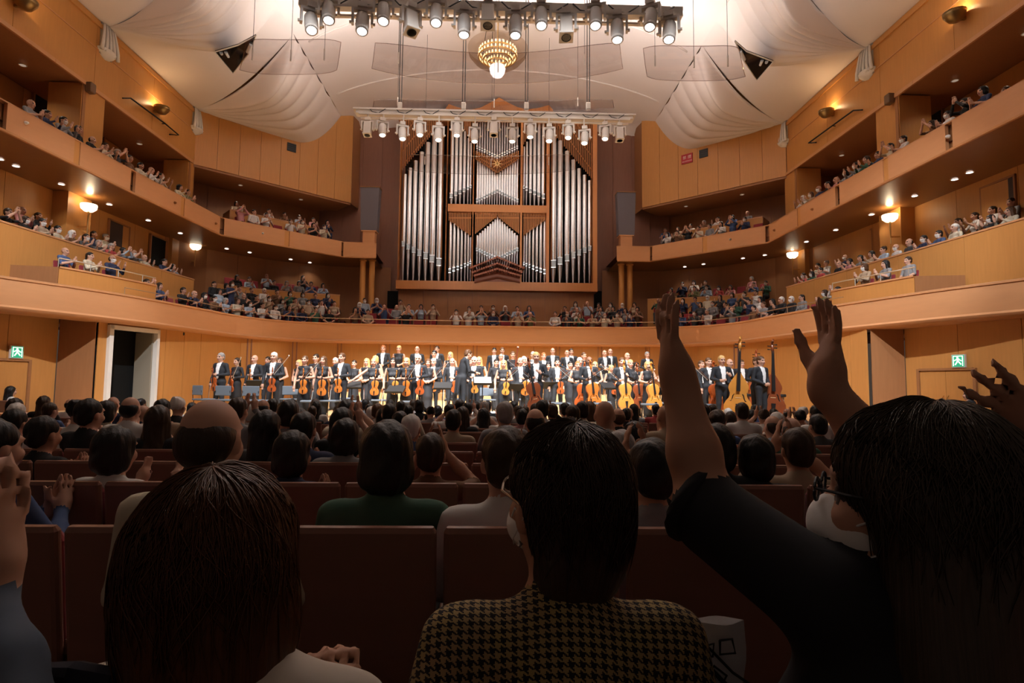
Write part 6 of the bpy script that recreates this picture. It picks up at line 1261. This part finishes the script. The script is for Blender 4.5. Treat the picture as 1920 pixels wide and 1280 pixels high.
# finer figures for the nearer rows
for pose in ('clap', 'claphigh'):
    J = seated_pose(**SEAT[pose]); hn = {s: aim_hand(J['wr' + s], J['hd' + s], J['pm' + s], 1 if s == '0' else -1, curl=.12, sc=1.0, spread=.06) for s in '01'}
    d = figure(J, .0115, female=True, sleeve='long', seated=True, hands=hn, axes=False); register('near_' + pose, d, J['head'])
NEAR = [  # column, crown row, depth, pose, hair, hair colour, colour, forearm bare, label
 (410, 742, 1.66, 'lap', 'receding', 'dark_brown', 'cream', 0, 'balding older man in pale top in the second row ahead', 1.13, .0),
 (732, 790, 1.92, 'clap', 'bob', 'black', 'dark green', 0, 'black-bobbed woman in dark green top in the second row ahead', 1.0, .0),
 (950, 800, 1.9, 'lap', 'short', 'dark_brown', 'white', 0, 'white-shirted listener hidden behind the checked jacket woman', 1.0, .1),
 (1222, 822, 1.92, 'claphigh', 'short', 'black', 'grey', 1, 'listener in grey plaid top raising a hand beside the checked jacket', .96, .0),
 (1893, 786, 1.75, 'clap', 'short', 'black', 'grey', 1, 'black-haired listener in grey at the right edge of the photo', 1.0, .5),
 (22, 785, 2.3, 'clap', 'short', 'black', 'dark blue', 0, 'listener in dark blue at the left edge of the photo', 1.0, -.3),
 (240, 800, 2.8, 'clapwide', 'bob', 'black', 'white', 0, 'black-haired listener in white left of the balding man', 1.0, -.2),
 (560, 808, 2.85, 'clap', 'bob', 'black', 'navy', 1, 'dark-haired listener in navy between the balding man and green top', 1.0, -.3),
 (812, 812, 2.9, 'claphigh', 'short', 'dark_brown', 'brown', 1, 'listener in maroon sleeves clapping high behind the green top woman', 1.0, .0),
 (1165, 806, 3.0, 'clap', 'short', 'grey', 'charcoal', 0, 'messy grey-haired listener above the checked jacket woman', 1.0, .0),
 (1345, 795, 2.8, 'clap', 'bob', 'black', 'black', 0, 'black-haired listener left of a pair near the raised arm', 1.0, -.1),
 (1418, 815, 2.8, 'lap', 'bob', 'black', 'black', 0, 'black-haired listener right of a pair near the raised arm', 1.0, .1),
 (1500, 802, 2.9, 'claphigh', 'short', 'dark_brown', 'beige', 1, 'clapping listener in beige beside the long-haired woman', 1.0, -.2),
 (110, 780, 3.7, 'clap', 'short', 'black', 'black', 1, 'black-haired listener in black on the left in the fourth row', 1.0, -.2),
 (655, 785, 3.7, 'clap', 'bob', 'black', 'grey', 0, 'round black-haired listener in grey in the fourth row', 1.0, -.1),
 (578, 772, 3.8, 'clap', 'short', 'black', 'navy', 0, 'tall black-haired listener in the fourth row left of centre', 1.03, 0),
 (1110, 790, 4.6, 'lap', 'receding', 'grey', 'beige', 0, 'balding listener in beige right of centre', 1.0, 0), (1190, 790, 4.6, 'clap', 'long', 'black', 'black', 0, 'long black-haired listener right of centre', 1.0, 0)]
for (px, py, dep, pose, hair, hc, c, bare, lab, sc, yaw) in NEAR:
    x = (px - 930) / FPX * dep; zc = at_y(px, py, dep).z; k = max(1, round((dep - .17 - .75) / ROW) + 1); fl_z = row_z(k); s = (zc - fl_z) / 1.292; s = max(.85, min(1.16, s * 1.0))
    pr = 'near_' + pose if pose in ('clap', 'claphigh') else 'fsit_' + pose
    person(pr, (x, dep, zc - 1.292 * s), math.pi + yaw, lab, 'nearest listeners in the stalls', hair, hc, SKIN2 if bare else SKIN, CLM[c], DKL[0], fore=SKIN2 if bare else CLM[c], sc=s)
    HEADS.append(head_px(x, dep, zc - .13, s))
HEADS += [(395, 1000, 190), (1060, 930, 125), (1710, 930, 180), (1285, 800, 45)]
for k in range(2, 6):
    for i in range(-14, 15):
        q = px_of((COLX(i), row_y(k), row_z(k) + .9))
        if -120 < q[0] < 2040: stall_seat(k, i)
cnt = {}
for k in range(4, 14):
    for i in range(-26, 27):
        x = COLX(i) + (.26 if k % 2 else 0) + RNG.uniform(-.05, .05); y = row_y(k) + .19; sc = RNG.uniform(.93, 1.04); z = row_z(k); hx, hy, r = head_px(x, y, z + 1.165 * sc, sc)
        if not (-15 < hx < 1935) or abs(x) > 10.6: continue
        if 886 < hx < 924 and k < 9: continue
        if k == 4 and any(abs(hx - n[0]) < 40 for n in NEAR): continue
        if hidden(hx, hy, r): continue
        if RNG.random() < .12: continue
        fem = RNG.random() < .5; hair, hc = describe(RNG, fem); c = RNG.choice(CLW); pose = RNG.choice(['clap', 'clapwide', 'lap', 'claphigh', 'clap', 'clap'])
        cnt[k] = cnt.get(k, 0) + 1
        lab = '%s %s-haired listener, %s top, %s from the left, %s stalls row' % ({None: 'bald', 'receding': 'balding'}.get(hair, hair), hc.replace('_', ' '), c, ordinal(cnt[k]), ordw[k - 1]) if hair else 'bald listener, %s top, %s from the left, %s stalls row' % (c, ordinal(cnt[k]), ordw[k - 1])
        person(('fsit_' if fem else 'sit_') + pose, (x, y, z), math.pi + RNG.uniform(-.25, .25), lab, 'listeners in the stalls', hair, hc, RNG.choice([SKIN, SKIN2]), CLM[c], RNG.choice(DKL), fore=(SKIN if RNG.random() < .6 else CLM[c]), sc=sc)
        HEADS.append((hx, hy, r * .9))
        if k > 5: theatre_seat((COLX(i) + (.26 if k % 2 else 0), row_y(k) + .115, z), math.pi, 'dark stalls seat of the %s listener from the left, %s row' % (ordinal(cnt[k]), ordw[k - 1]), 'stalls seats')
# listeners on the raised side aisles
person('fsit_lap', (-12.1, 14.8, -.02 - .06 * 5.8 - .3), math.pi - .5, 'long black-haired listener in white seated on the raised left side aisle', 'side aisle listeners', 'long', 'black', SKIN, CLM['white'], CLM['black'], sc=1.0)
person('sit_clap', (11.4, 13.6, -.02 - .06 * 4.6 - .3), math.pi + .6, 'black-haired listener in black leaning on the raised right side aisle', 'side aisle listeners', 'bob', 'black', SKIN, CLM['black'], CLM['black'], sc=1.08)
for X, Y, rz_, s_ in ((-12.1, 14.8, math.pi - .5, 'left'), (11.4, 13.6, math.pi + .6, 'right')):
    theatre_seat((X, Y, -.02 - .06 * (Y - 9) - .3), rz_, 'seat on the raised %s side aisle' % s_, 'side aisle seats')

# ------------------------------------------------------------------ the listeners right in front of the camera
def strand_mat(name, c, c2, centre):      # streaks radiate from the crown
    m = bpy.data.materials.new(name); m.use_nodes = True; MATS[name] = m; nt = m.node_tree; b = nt.nodes['Principled BSDF']; b.inputs['Roughness'].default_value = .42; b.inputs['Specular IOR Level'].default_value = .4; N = nt.nodes; L = nt.links
    tc = N.new('ShaderNodeTexCoord'); mp = N.new('ShaderNodeMapping'); mp.inputs['Location'].default_value = tuple(-q for q in centre); L.new(tc.outputs['Object'], mp.inputs[0]); sp = N.new('ShaderNodeSeparateXYZ'); L.new(mp.outputs[0], sp.inputs[0])
    at2 = N.new('ShaderNodeMath'); at2.operation = 'ARCTAN2'; L.new(sp.outputs[0], at2.inputs[0]); L.new(sp.outputs[1], at2.inputs[1])
    mu = N.new('ShaderNodeMath'); mu.operation = 'MULTIPLY'; mu.inputs[1].default_value = 26; L.new(at2.outputs[0], mu.inputs[0]); mz = N.new('ShaderNodeMath'); mz.operation = 'MULTIPLY'; mz.inputs[1].default_value = 5; L.new(sp.outputs[2], mz.inputs[0])
    cb = N.new('ShaderNodeCombineXYZ'); L.new(mu.outputs[0], cb.inputs[0]); L.new(mz.outputs[0], cb.inputs[1]); nz = N.new('ShaderNodeTexNoise'); nz.inputs['Scale'].default_value = 1.4; nz.inputs['Detail'].default_value = 5; L.new(cb.outputs[0], nz.inputs['Vector'])
    mx = N.new('ShaderNodeMix'); mx.data_type = 'RGBA'; mx.inputs[6].default_value = (*c, 1); mx.inputs[7].default_value = (*c2, 1); bp = N.new('ShaderNodeBump'); bp.inputs['Strength'].default_value = .35; bp.inputs['Distance'].default_value = .004
    L.new(nz.outputs['Fac'], mx.inputs[0]); L.new(mx.outputs[2], b.inputs['Base Color']); L.new(nz.outputs['Fac'], bp.inputs['Height']); L.new(bp.outputs[0], b.inputs['Normal']); return m
def houndstooth():
    m = bpy.data.materials.new('houndstooth_tweed'); m.use_nodes = True; nt = m.node_tree; b = nt.nodes['Principled BSDF']; b.inputs['Roughness'].default_value = .95; N = nt.nodes; L = nt.links
    tc = N.new('ShaderNodeTexCoord'); sp = N.new('ShaderNodeSeparateXYZ'); L.new(tc.outputs['Object'], sp.inputs[0])
    def mth(op, a, b_=None):
        n = N.new('ShaderNodeMath'); n.operation = op
        for i, v in enumerate((a, b_)):
            if v is None: continue
            if isinstance(v, (int, float)): n.inputs[i].default_value = v
            else: L.new(v, n.inputs[i])
        return n.outputs[0]
    V = mth('ADD', sp.outputs[2], mth('MULTIPLY', sp.outputs[1], .9)); S = 510.0
    X = mth('FLOOR', mth('MULTIPLY', mth('ADD', sp.outputs[0], 5.0), S)); Y = mth('FLOOR', mth('MULTIPLY', mth('ADD', V, 5.0), S))
    wc = mth('LESS_THAN', mth('MODULO', X, 8.0), 4.0); fc = mth('LESS_THAN', mth('MODULO', Y, 8.0), 4.0); sel = mth('LESS_THAN', mth('MODULO', mth('ADD', X, Y), 4.0), 2.0)
    fac = mth('ADD', mth('MULTIPLY', wc, sel), mth('MULTIPLY', fc, mth('SUBTRACT', 1.0, sel)))
    nz = N.new('ShaderNodeTexNoise'); nz.inputs['Scale'].default_value = 22; L.new(tc.outputs['Object'], nz.inputs['Vector'])
    c0 = N.new('ShaderNodeMix'); c0.data_type = 'RGBA'; c0.inputs[6].default_value = (.34, .22, .14, 1); c0.inputs[7].default_value = (.42, .33, .10, 1); L.new(nz.outputs['Fac'], c0.inputs[0])
    mx = N.new('ShaderNodeMix'); mx.data_type = 'RGBA'; mx.inputs[6].default_value = (.012, .010, .014, 1); L.new(c0.outputs[2], mx.inputs[7]); L.new(fac, mx.inputs[0]); L.new(mx.outputs[2], b.inputs['Base Color'])
    bp = N.new('ShaderNodeBump'); bp.inputs['Strength'].default_value = .5; bp.inputs['Distance'].default_value = .004; L.new(fac, bp.inputs['Height']); L.new(bp.outputs[0], b.inputs['Normal']); return m
from mathutils.bvhtree import BVHTree
def hair_strands(V, F, hM, m, parent, n):       # fine locks lying over the hair mass
    bv = BVHTree.FromPolygons([tuple(v) for v in V], [tuple(q) for q in F]); M = Matrix(hM.tolist()); R3 = M.to_3x3(); c = M @ Vector((0, .03, -.01)); r = random.Random(5); mb = MB()
    for s in range(n):
        ph = r.uniform(0, 2 * math.pi); th0 = r.uniform(0, .9); L = r.uniform(.5, 1.5); wob = r.uniform(-.22, .22); pts_ = []; off = r.uniform(.0005, .0045)
        for q in range(13):
            th = th0 + L * q / 12; a = ph + wob * math.sin(q * .35 + s)
            if th > 2.35: break
            d_ = R3 @ Vector((math.sin(th) * math.sin(a), math.sin(th) * math.cos(a), math.cos(th))); d_.normalize()
            hit = bv.ray_cast(c + d_ * .6, -d_)
            if hit[0] is None or (hit[0] - c).length < .06: break
            pts_.append(hit[0] + d_ * (off * math.sin(min(1, q / 3) * math.pi / 2)))
        if len(pts_) >= 5: mb.tube(pts_, [.0011] * (len(pts_) - 2) + [.0007, .0003], n=3)
    o = mb.build('hair_strands', m, parent, smooth=True); o['kind'] = 'stuff'
def hero(loc, J, label, mats, hair_prims, hair_mat, res=.0095, hands=None, sleeve='long', female=True, wide=1.0, hair_noise=.0016, hair_res=.007, extra=None, cutters=(), strands=None):
    d = figure(J, res, female=female, sleeve=sleeve, seated=True, hands=hands, axes=False, wide=wide, extra=extra); o = bpy.data.objects.new('person', np_mesh('person', d[0], d[1], d[2], mats)); o.location = loc; link(o); tag(o, label, 'person', 'listeners right in front')
    def dsp(X, Y, Z): return hair_noise * (np.sin(X * 190 + 5 * np.sin(Z * 9)) * np.cos(Y * 170 + 4 * np.sin(Z * 11)) + .8 * np.sin(X * 71 - Y * 53 + 3 * np.sin(Z * 14)))
    hM = TM(J['head'], *J.get('hrot', (0, 0, 0)), sc=J.get('hsc', 1.0))
    V, F, reg, cen = implicit(xf(hair_prims + list(cutters), hM), hair_res, None, dsp); h = bpy.data.objects.new('hair', np_mesh('hair', V, F, np.zeros(len(F), int), [hair_mat])); link(h, o)
    if strands: hair_strands(V, F, hM, hair_mat, o, strands)
    return o, hM
def world_seat(J, off): return {k: (tuple(np.array(v) + off) if k not in ('hrot', 'hsc') and not k.startswith('hd') and not k.startswith('pm') else v) for k, v in J.items()}
def fwd(J):             # mirror a pose that faces -Y into one facing +Y
    out = {}
    for k, v in J.items():
        if k in ('hrot', 'hsc'): out[k] = v
        else: out[k] = (-v[0], -v[1], v[2])
    out['hrot'] = (0, 0, math.pi); return out
FL1 = row_z(1)
# A: bob-haired listener in a pale top with a navy band, left of centre
HB = strand_mat('hair_auburn', (.030, .011, .006), (.17, .058, .016), (0, -.01, 1.055)); HD = strand_mat('hair_blackish', (.014, .009, .009), (.080, .042, .030), (0, -.01, 1.165)); HN_ = strand_mat('hair_dark_long', (.020, .015, .012), (.10, .068, .046), (-.013, .0, 1.14))
PALE = cloth('pale_knit', (.55, .49, .42)); NAVYB = cloth('navy_band', (.02, .022, .035))
J = fwd(seated_pose(**SEAT['clap'])); J['head'] = (.0, .01, 1.055); J['neck'] = (0, -.02, .935); J['sh0'] = (.185, -.02, .885); J['sh1'] = (-.185, -.02, .885); J['hrot'] = (-.06, 0, math.pi - .12)
J['el0'] = (.24, .10, .66); J['wr0'] = (.135, .13, .77); J['el1'] = (-.26, .10, .70); J['wr1'] = (.03, .22, .70)
hn = {'0': aim_hand(J['wr0'], (-.15, .2, 1), (-.5, 1, 0), 1, curl=.95, thumb=.3), '1': aim_hand(J['wr1'], (.1, .3, .9), (0, 1, 0), -1, curl=.9, thumb=.3)}
m9 = [SKIN2, PALE, CLM['black'], SHOE, EYE, SKIN2, PALE, SKIN2, LIP]
zA = at_y(395, 866, .80).z - (1.055 + .145)
o, hM = hero(((440 - 930) / FPX * .80, .80, zA), J, 'bob-haired listener in a pale top right in front, left of centre', m9,
     [ell((0, .022, .045), (.094, .114, .100), 0, .03), ell((0, .045, -.04), (.100, .094, .115), 0, .05), ell((.042, .015, -.085), (.057, .068, .080), 0, .05), ell((-.042, .015, -.085), (.057, .068, .080), 0, .05), ell((0, .055, -.12), (.080, .060, .060), 0, .05)], HB, strands=900, hands=hn, cutters=[ell((0, -.125, -.045), (.055, .07, .09), 0, .02, neg=True)])
mb = MB(); mb.tube([(-.20, -.035, .945), (-.13, -.075, .963), (-.07, -.095, .965)], [.011, .013, .011], n=8); mb.build('navy_band', NAVYB, o)
# B: woman in a houndstooth jacket
HT = houndstooth()
J = fwd(seated_pose(**SEAT['lap'])); J['head'] = (0.0, .02, 1.165); J['neck'] = (0, -.02, 1.02); J['sh0'] = (.172, -.02, .972); J['sh1'] = (-.172, -.02, .972); J['hrot'] = (-.10, 0, math.pi + .42)
zB = at_y(1060, 796, .93).z - (1.165 + .130); mB = [SKIN2, HT, CLM['black'], SHOE, EYE, SKIN2, HT, HT, LIP]
oB, hM = hero(((1058 - 930) / FPX * .93, .93, zB), J, 'woman with short dark hair and glasses in a houndstooth jacket right in front', mB,
     [ell((0, .024, .042), (.090, .112, .098), 0, .025), ell((0, .055, -.030), (.086, .072, .090), 0, .04), ell((0, .060, -.090), (.062, .045, .050), 0, .04)], HD, strands=900, cutters=[ell((0, -.120, -.045), (.082, .105, .098), 0, .02, neg=True), ell((.100, -.005, -.050), (.055, .060, .065), 0, .02, neg=True), ell((-.095, -.01, -.055), (.045, .045, .045), 0, .02, neg=True)], wide=.98)
def face_mask(parent, hM):          # pleated cloth mask standing proud of the face, with ear loops
    V, F, rg, ce = implicit(xf([ell((0, -.050, -.050), (.066, .066, .046), 0, .02), ell((0, -.085, -.040), (.034, .036, .040), 0, .03)], hM), .005); h = bpy.data.objects.new('face_mask', np_mesh('face_mask', V, F, np.zeros(len(F), int), [MASK])); link(h, parent); M = Matrix(hM.tolist())
    for s in (-1, 1):
        mb = MB(); mb.tube([M @ Vector(p) for p in ((s * .062, -.055, -.03), (s * .080, -.01, -.002), (s * .084, .030, -.005), (s * .080, -.01, -.05), (s * .058, -.05, -.075))], .0016, n=5); mb.build('ear_loop', MASK, parent)
def glasses(parent, hM, c):
    M = Matrix(hM.tolist())
    for s in (-1, 1):
        mb = MB(); mb.tube([M @ Vector((s * .034 + .022 * math.cos(q), -.108, .008 + .016 * math.sin(q))) for q in np.linspace(0, 6.283, 18, endpoint=False)], .0022, n=5, closed=True); mb.build('rim', c, parent)
        mb = MB(); mb.tube([M @ Vector(p) for p in ((s * .056, -.106, .012), (s * .080, -.06, .012), (s * .082, .01, .010), (s * .080, .03, -.012))], .0022, n=5); mb.build('temple', c, parent)
    mb = MB(); mb.tube([M @ Vector(p) for p in ((-.012, -.109, .012), (0, -.112, .014), (.012, -.109, .012))], .002, n=5); mb.build('nose_bridge', c, parent)
glasses(oB, hM, METAL); face_mask(oB, hM)
M = Matrix(hM.tolist())
for s in (-1, 1): mb = MB(); mb.lathe([(0, -.006), (.006, 0), (0, .006)], M @ Vector((s * .084, .02, -.048)), 10); mb.build('earring', METAL, oB, smooth=True)
# C: long-haired masked woman clapping above her head, on the right
o_c = np.array([.575, .80, FL1]); W = lambda *p: tuple(np.array(p) - o_c)
J = fwd(seated_pose(**SEAT['lap'])); J['head'] = W(.575, .80, .640); J['neck'] = W(.60, .78, .485); J['chest'] = W(.59, .78, .30); J['sh0'] = W(.755, .80, .46); J['sh1'] = W(.450, .80, .515); J['hrot'] = (-.05, .0, math.pi + .92)
J['el1'] = W(.340, .93, .600); J['wr1'] = W(.322, 1.0, .800); J['el0'] = W(.700, .985, .640); J['wr0'] = W(.605, 1.04, .800)
hn = {'1': aim_hand(J['wr1'], (-.20, .05, 1), (1, .1, .1), 1, curl=.16, spread=.10, thumb=.45), '0': aim_hand(J['wr0'], (.15, .05, 1), (-1, .1, 0), -1, curl=.18, spread=.08, thumb=.4)}
BT = cloth('black_tee', (.014, .014, .018)); mC = [SKIN2, BT, BT, SHOE, EYE, SKIN2, BT, SKIN2, LIP]
oC, hM = hero(tuple(o_c), J, 'long-haired masked woman in black clapping overhead at the right', mC,
     [ell((0, .024, .045), (.098, .118, .102), 0, .03), cap((0, .055, .0), (-.01, .085, -.30), .088, .092, 0, .06), cap((.055, .03, .0), (.085, .05, -.30), .055, .06, 0, .05), cap((-.055, .03, .0), (-.085, .05, -.30), .055, .06, 0, .05), cap((0, .07, -.3), (0, .085, -.46), .09, .065, 0, .05)], HN_, hands=hn, sleeve='short', extra=[ell(W(.55, .80, .20), (.20, .13, .28), 1, .08), ell(W(.70, .80, .20), (.18, .13, .26), 1, .08)], strands=1100, wide=1.15, cutters=[ell((0, -.125, -.05), (.060, .085, .10), 0, .02, neg=True)], res=.0085)
glasses(oC, hM, DARK); face_mask(oC, hM)
e0, e1 = Vector(J['el1']), Vector(J['sh1'])
for (el_, sh_) in ((J['el1'], J['sh1']), (J['el0'], J['sh0'])):
    e0, e1 = Vector(el_), Vector(sh_); d_, u_, v_, L_ = frame(e0, e1); cc = e0 + d_ * -.02; mb = MB(); mb.tube([cc + (u_ * math.cos(q) + v_ * math.sin(q)) * .055 for q in np.linspace(0, 6.283, 24, endpoint=False)], .014, n=8, closed=True); mb.build('sleeve_hem', BT, oC, smooth=True)
# D: clapping arm at the left edge
DEN = cloth('denim_blue', (.09, .115, .16)); o_d = np.array([-.98, .72, FL1]); W = lambda *p: tuple(np.array(p) - o_d)
J = fwd(seated_pose(**SEAT['lap'])); J['el0'] = W(-.475, .62, .44); J['wr0'] = W(-.600, .72, .545); J['sh0'] = W(-.74, .62, .40); J['sh1'] = W(-1.13, .68, .40); J['neck'] = W(-.95, .70, .49); J['chest'] = W(-.95, .70, .28)
J['el1'] = W(-1.15, .82, .30); J['wr1'] = W(-.98, .95, .45); J['head'] = W(-.95, .72, .64)
hn = {'0': aim_hand(J['wr0'], (-.02, .12, 1), (-1, .2, 0), 1, curl=.12, spread=.05), '1': aim_hand(J['wr1'], (.1, .1, 1), (1, 0, 0), -1, curl=.12)}
hero(tuple(o_d), J, 'listener in blue denim sleeve clapping at the left edge', [SKIN2, DEN, CLM['black'], SHOE, EYE, SKIN2, DEN, DEN, LIP], [ell((0, .022, .045), (.09, .11, .097), 0, .03)], HD, hands=hn, cutters=[ell((0, -.11, -.03), (.07, .08, .085), 0, .02, neg=True)])
# E: hand reaching in from the right edge
o_e = np.array([1.30, .86, FL1]); W = lambda *p: tuple(np.array(p) - o_e)
J = fwd(seated_pose(**SEAT['lap'])); J['el1'] = W(1.05, .90, .56); J['wr1'] = W(.945, .95, .725); J['sh1'] = W(1.12, .84, .44); J['sh0'] = W(1.48, .84, .44); J['neck'] = W(1.30, .84, .50); J['el0'] = W(1.45, 1.0, .40); J['wr0'] = W(1.12, 1.05, .62)
hn = {'1': aim_hand(J['wr1'], (-.86, .05, .52), (.3, .7, .4), -1, curl=.10, spread=.16, thumb=.9), '0': aim_hand(J['wr0'], (-.3, .1, 1), (-1, 0, 0), 1, curl=.15)}
hero(tuple(o_e), J, 'listener reaching a spread hand in at the right edge', [SKIN2, CLM['charcoal'], CLM['black'], SHOE, EYE, SKIN2, SHIRT, SKIN2, LIP], [ell((0, .022, .045), (.09, .11, .097), 0, .03)], HD, hands=hn, sleeve='short', cutters=[ell((0, -.11, -.03), (.07, .08, .085), 0, .02, neg=True)])
# seats of the front listeners
for (x, y, z, nm) in (((395 - 930) / FPX * .80, .80, FL1, 'bob-haired listener'), ((1058 - 930) / FPX * .93, .93, FL1, 'houndstooth jacket woman'), (.58, .80, FL1, 'long-haired masked woman'), (-.98, .72, FL1, 'denim-sleeved listener'), (1.30, .86, FL1, 'listener at the right edge')):
    st = theatre_seat((x, y - .02, FL1), math.pi, 'stalls seat under the %s right in front' % nm, 'stalls seats')
    if st: st.scale = (1, 1, .92)
# patterned tote bag hanging between the seats
p = at_y(1340, 1235, .98); t = empty('tote_bag', (p.x, p.y, p.z - .10)); tag(t, 'white tote bag with black ink drawings between the two women in front', 'bag')
rows_ = []
for i in range(9):
    v = i / 8; rows_.append([(((j / 8) - .5) * (.095 + .01 * v) , -.018 * math.sin(j / 8 * math.pi) * (1 - .4 * v) - .006 * math.sin(v * 9 + j), v * .16) for j in range(9)])
mb = MB(); mb.grid(rows_); mb.grid([[(x, -y * .8 + .01, z) for x, y, z in r] for r in rows_]); 
bagm = mat('canvas_white', (.80, .78, .78), .9); mb2 = MB(); mb2.grid(rows_); mb2.build('front_panel', bagm, t, smooth=True); mb2 = MB(); mb2.grid([[(x, -y * .8 + .012, z) for x, y, z in r] for r in rows_]); mb2.build('back_panel', bagm, t, smooth=True)
for pts_ in ([(-.045, .155), (-.01, .12), (.02, .09), (.05, .07)], [(-.03, .13), (-.01, .135), (-.012, .115), (-.032, .112), (-.03, .13)], [(.0, .14), (.02, .142), (.025, .12), (.0, .118), (.0, .14)], [(-.03, .08), (-.01, .10), (.01, .085), (.0, .065), (-.02, .06)], [(.02, .06), (.03, .045), (.025, .02), (.01, .03)], [(-.035, .05), (-.02, .035), (-.03, .015)]):
    mb = MB(); mb.tube([(x, -.024, z) for x, z in pts_], .0022, n=4); mb.build('ink_line', DARK, t)
mb = MB(); mb.tube([(-.045, 0, .155), (-.02, -.02, .10), (.02, -.028, .06), (.045, -.02, .02)], .004, n=6); mb.build('strap', DARK, t)
# ------------------------------------------------------------------ join the smallest, half-hidden listeners past 300 into one object
bpy.context.view_layer.update()
rest = [bpy.data.objects[n] for n, k in PID.items() if k in JOIN_P]
if rest:
    V, F, Rg, mats, base, gone = [], [], [], [], 0, []
    def mi(m):
        if m not in mats: mats.append(m)
        return mats.index(m)
    for o in rest:
        for q in [o] + list(o.children):
            me = q.data; n = len(me.vertices); co = np.empty(n * 3, np.float32); me.vertices.foreach_get('co', co); co = co.reshape(-1, 3); M = np.array(q.matrix_world); V.append(co @ M[:3, :3].T + M[:3, 3])
            li = np.empty(len(me.loops), np.int32); me.loops.foreach_get('vertex_index', li); F.append(li.reshape(-1, 4) + base); base += n
            ix = np.empty(len(me.polygons), np.int32); me.polygons.foreach_get('material_index', ix); mp_ = np.array([mi(s.material) for s in q.material_slots]); Rg.append(mp_[ix]); gone.append(q)
    o = bpy.data.objects.new('distant_listeners', np_mesh('distant_listeners', np.concatenate(V), np.concatenate(F), np.concatenate(Rg), mats)); link(o)
    tag(o, 'half-hidden listeners scattered through the farthest balcony and stalls rows', 'audience', kind='stuff')
    bpy.data.batch_remove(gone)
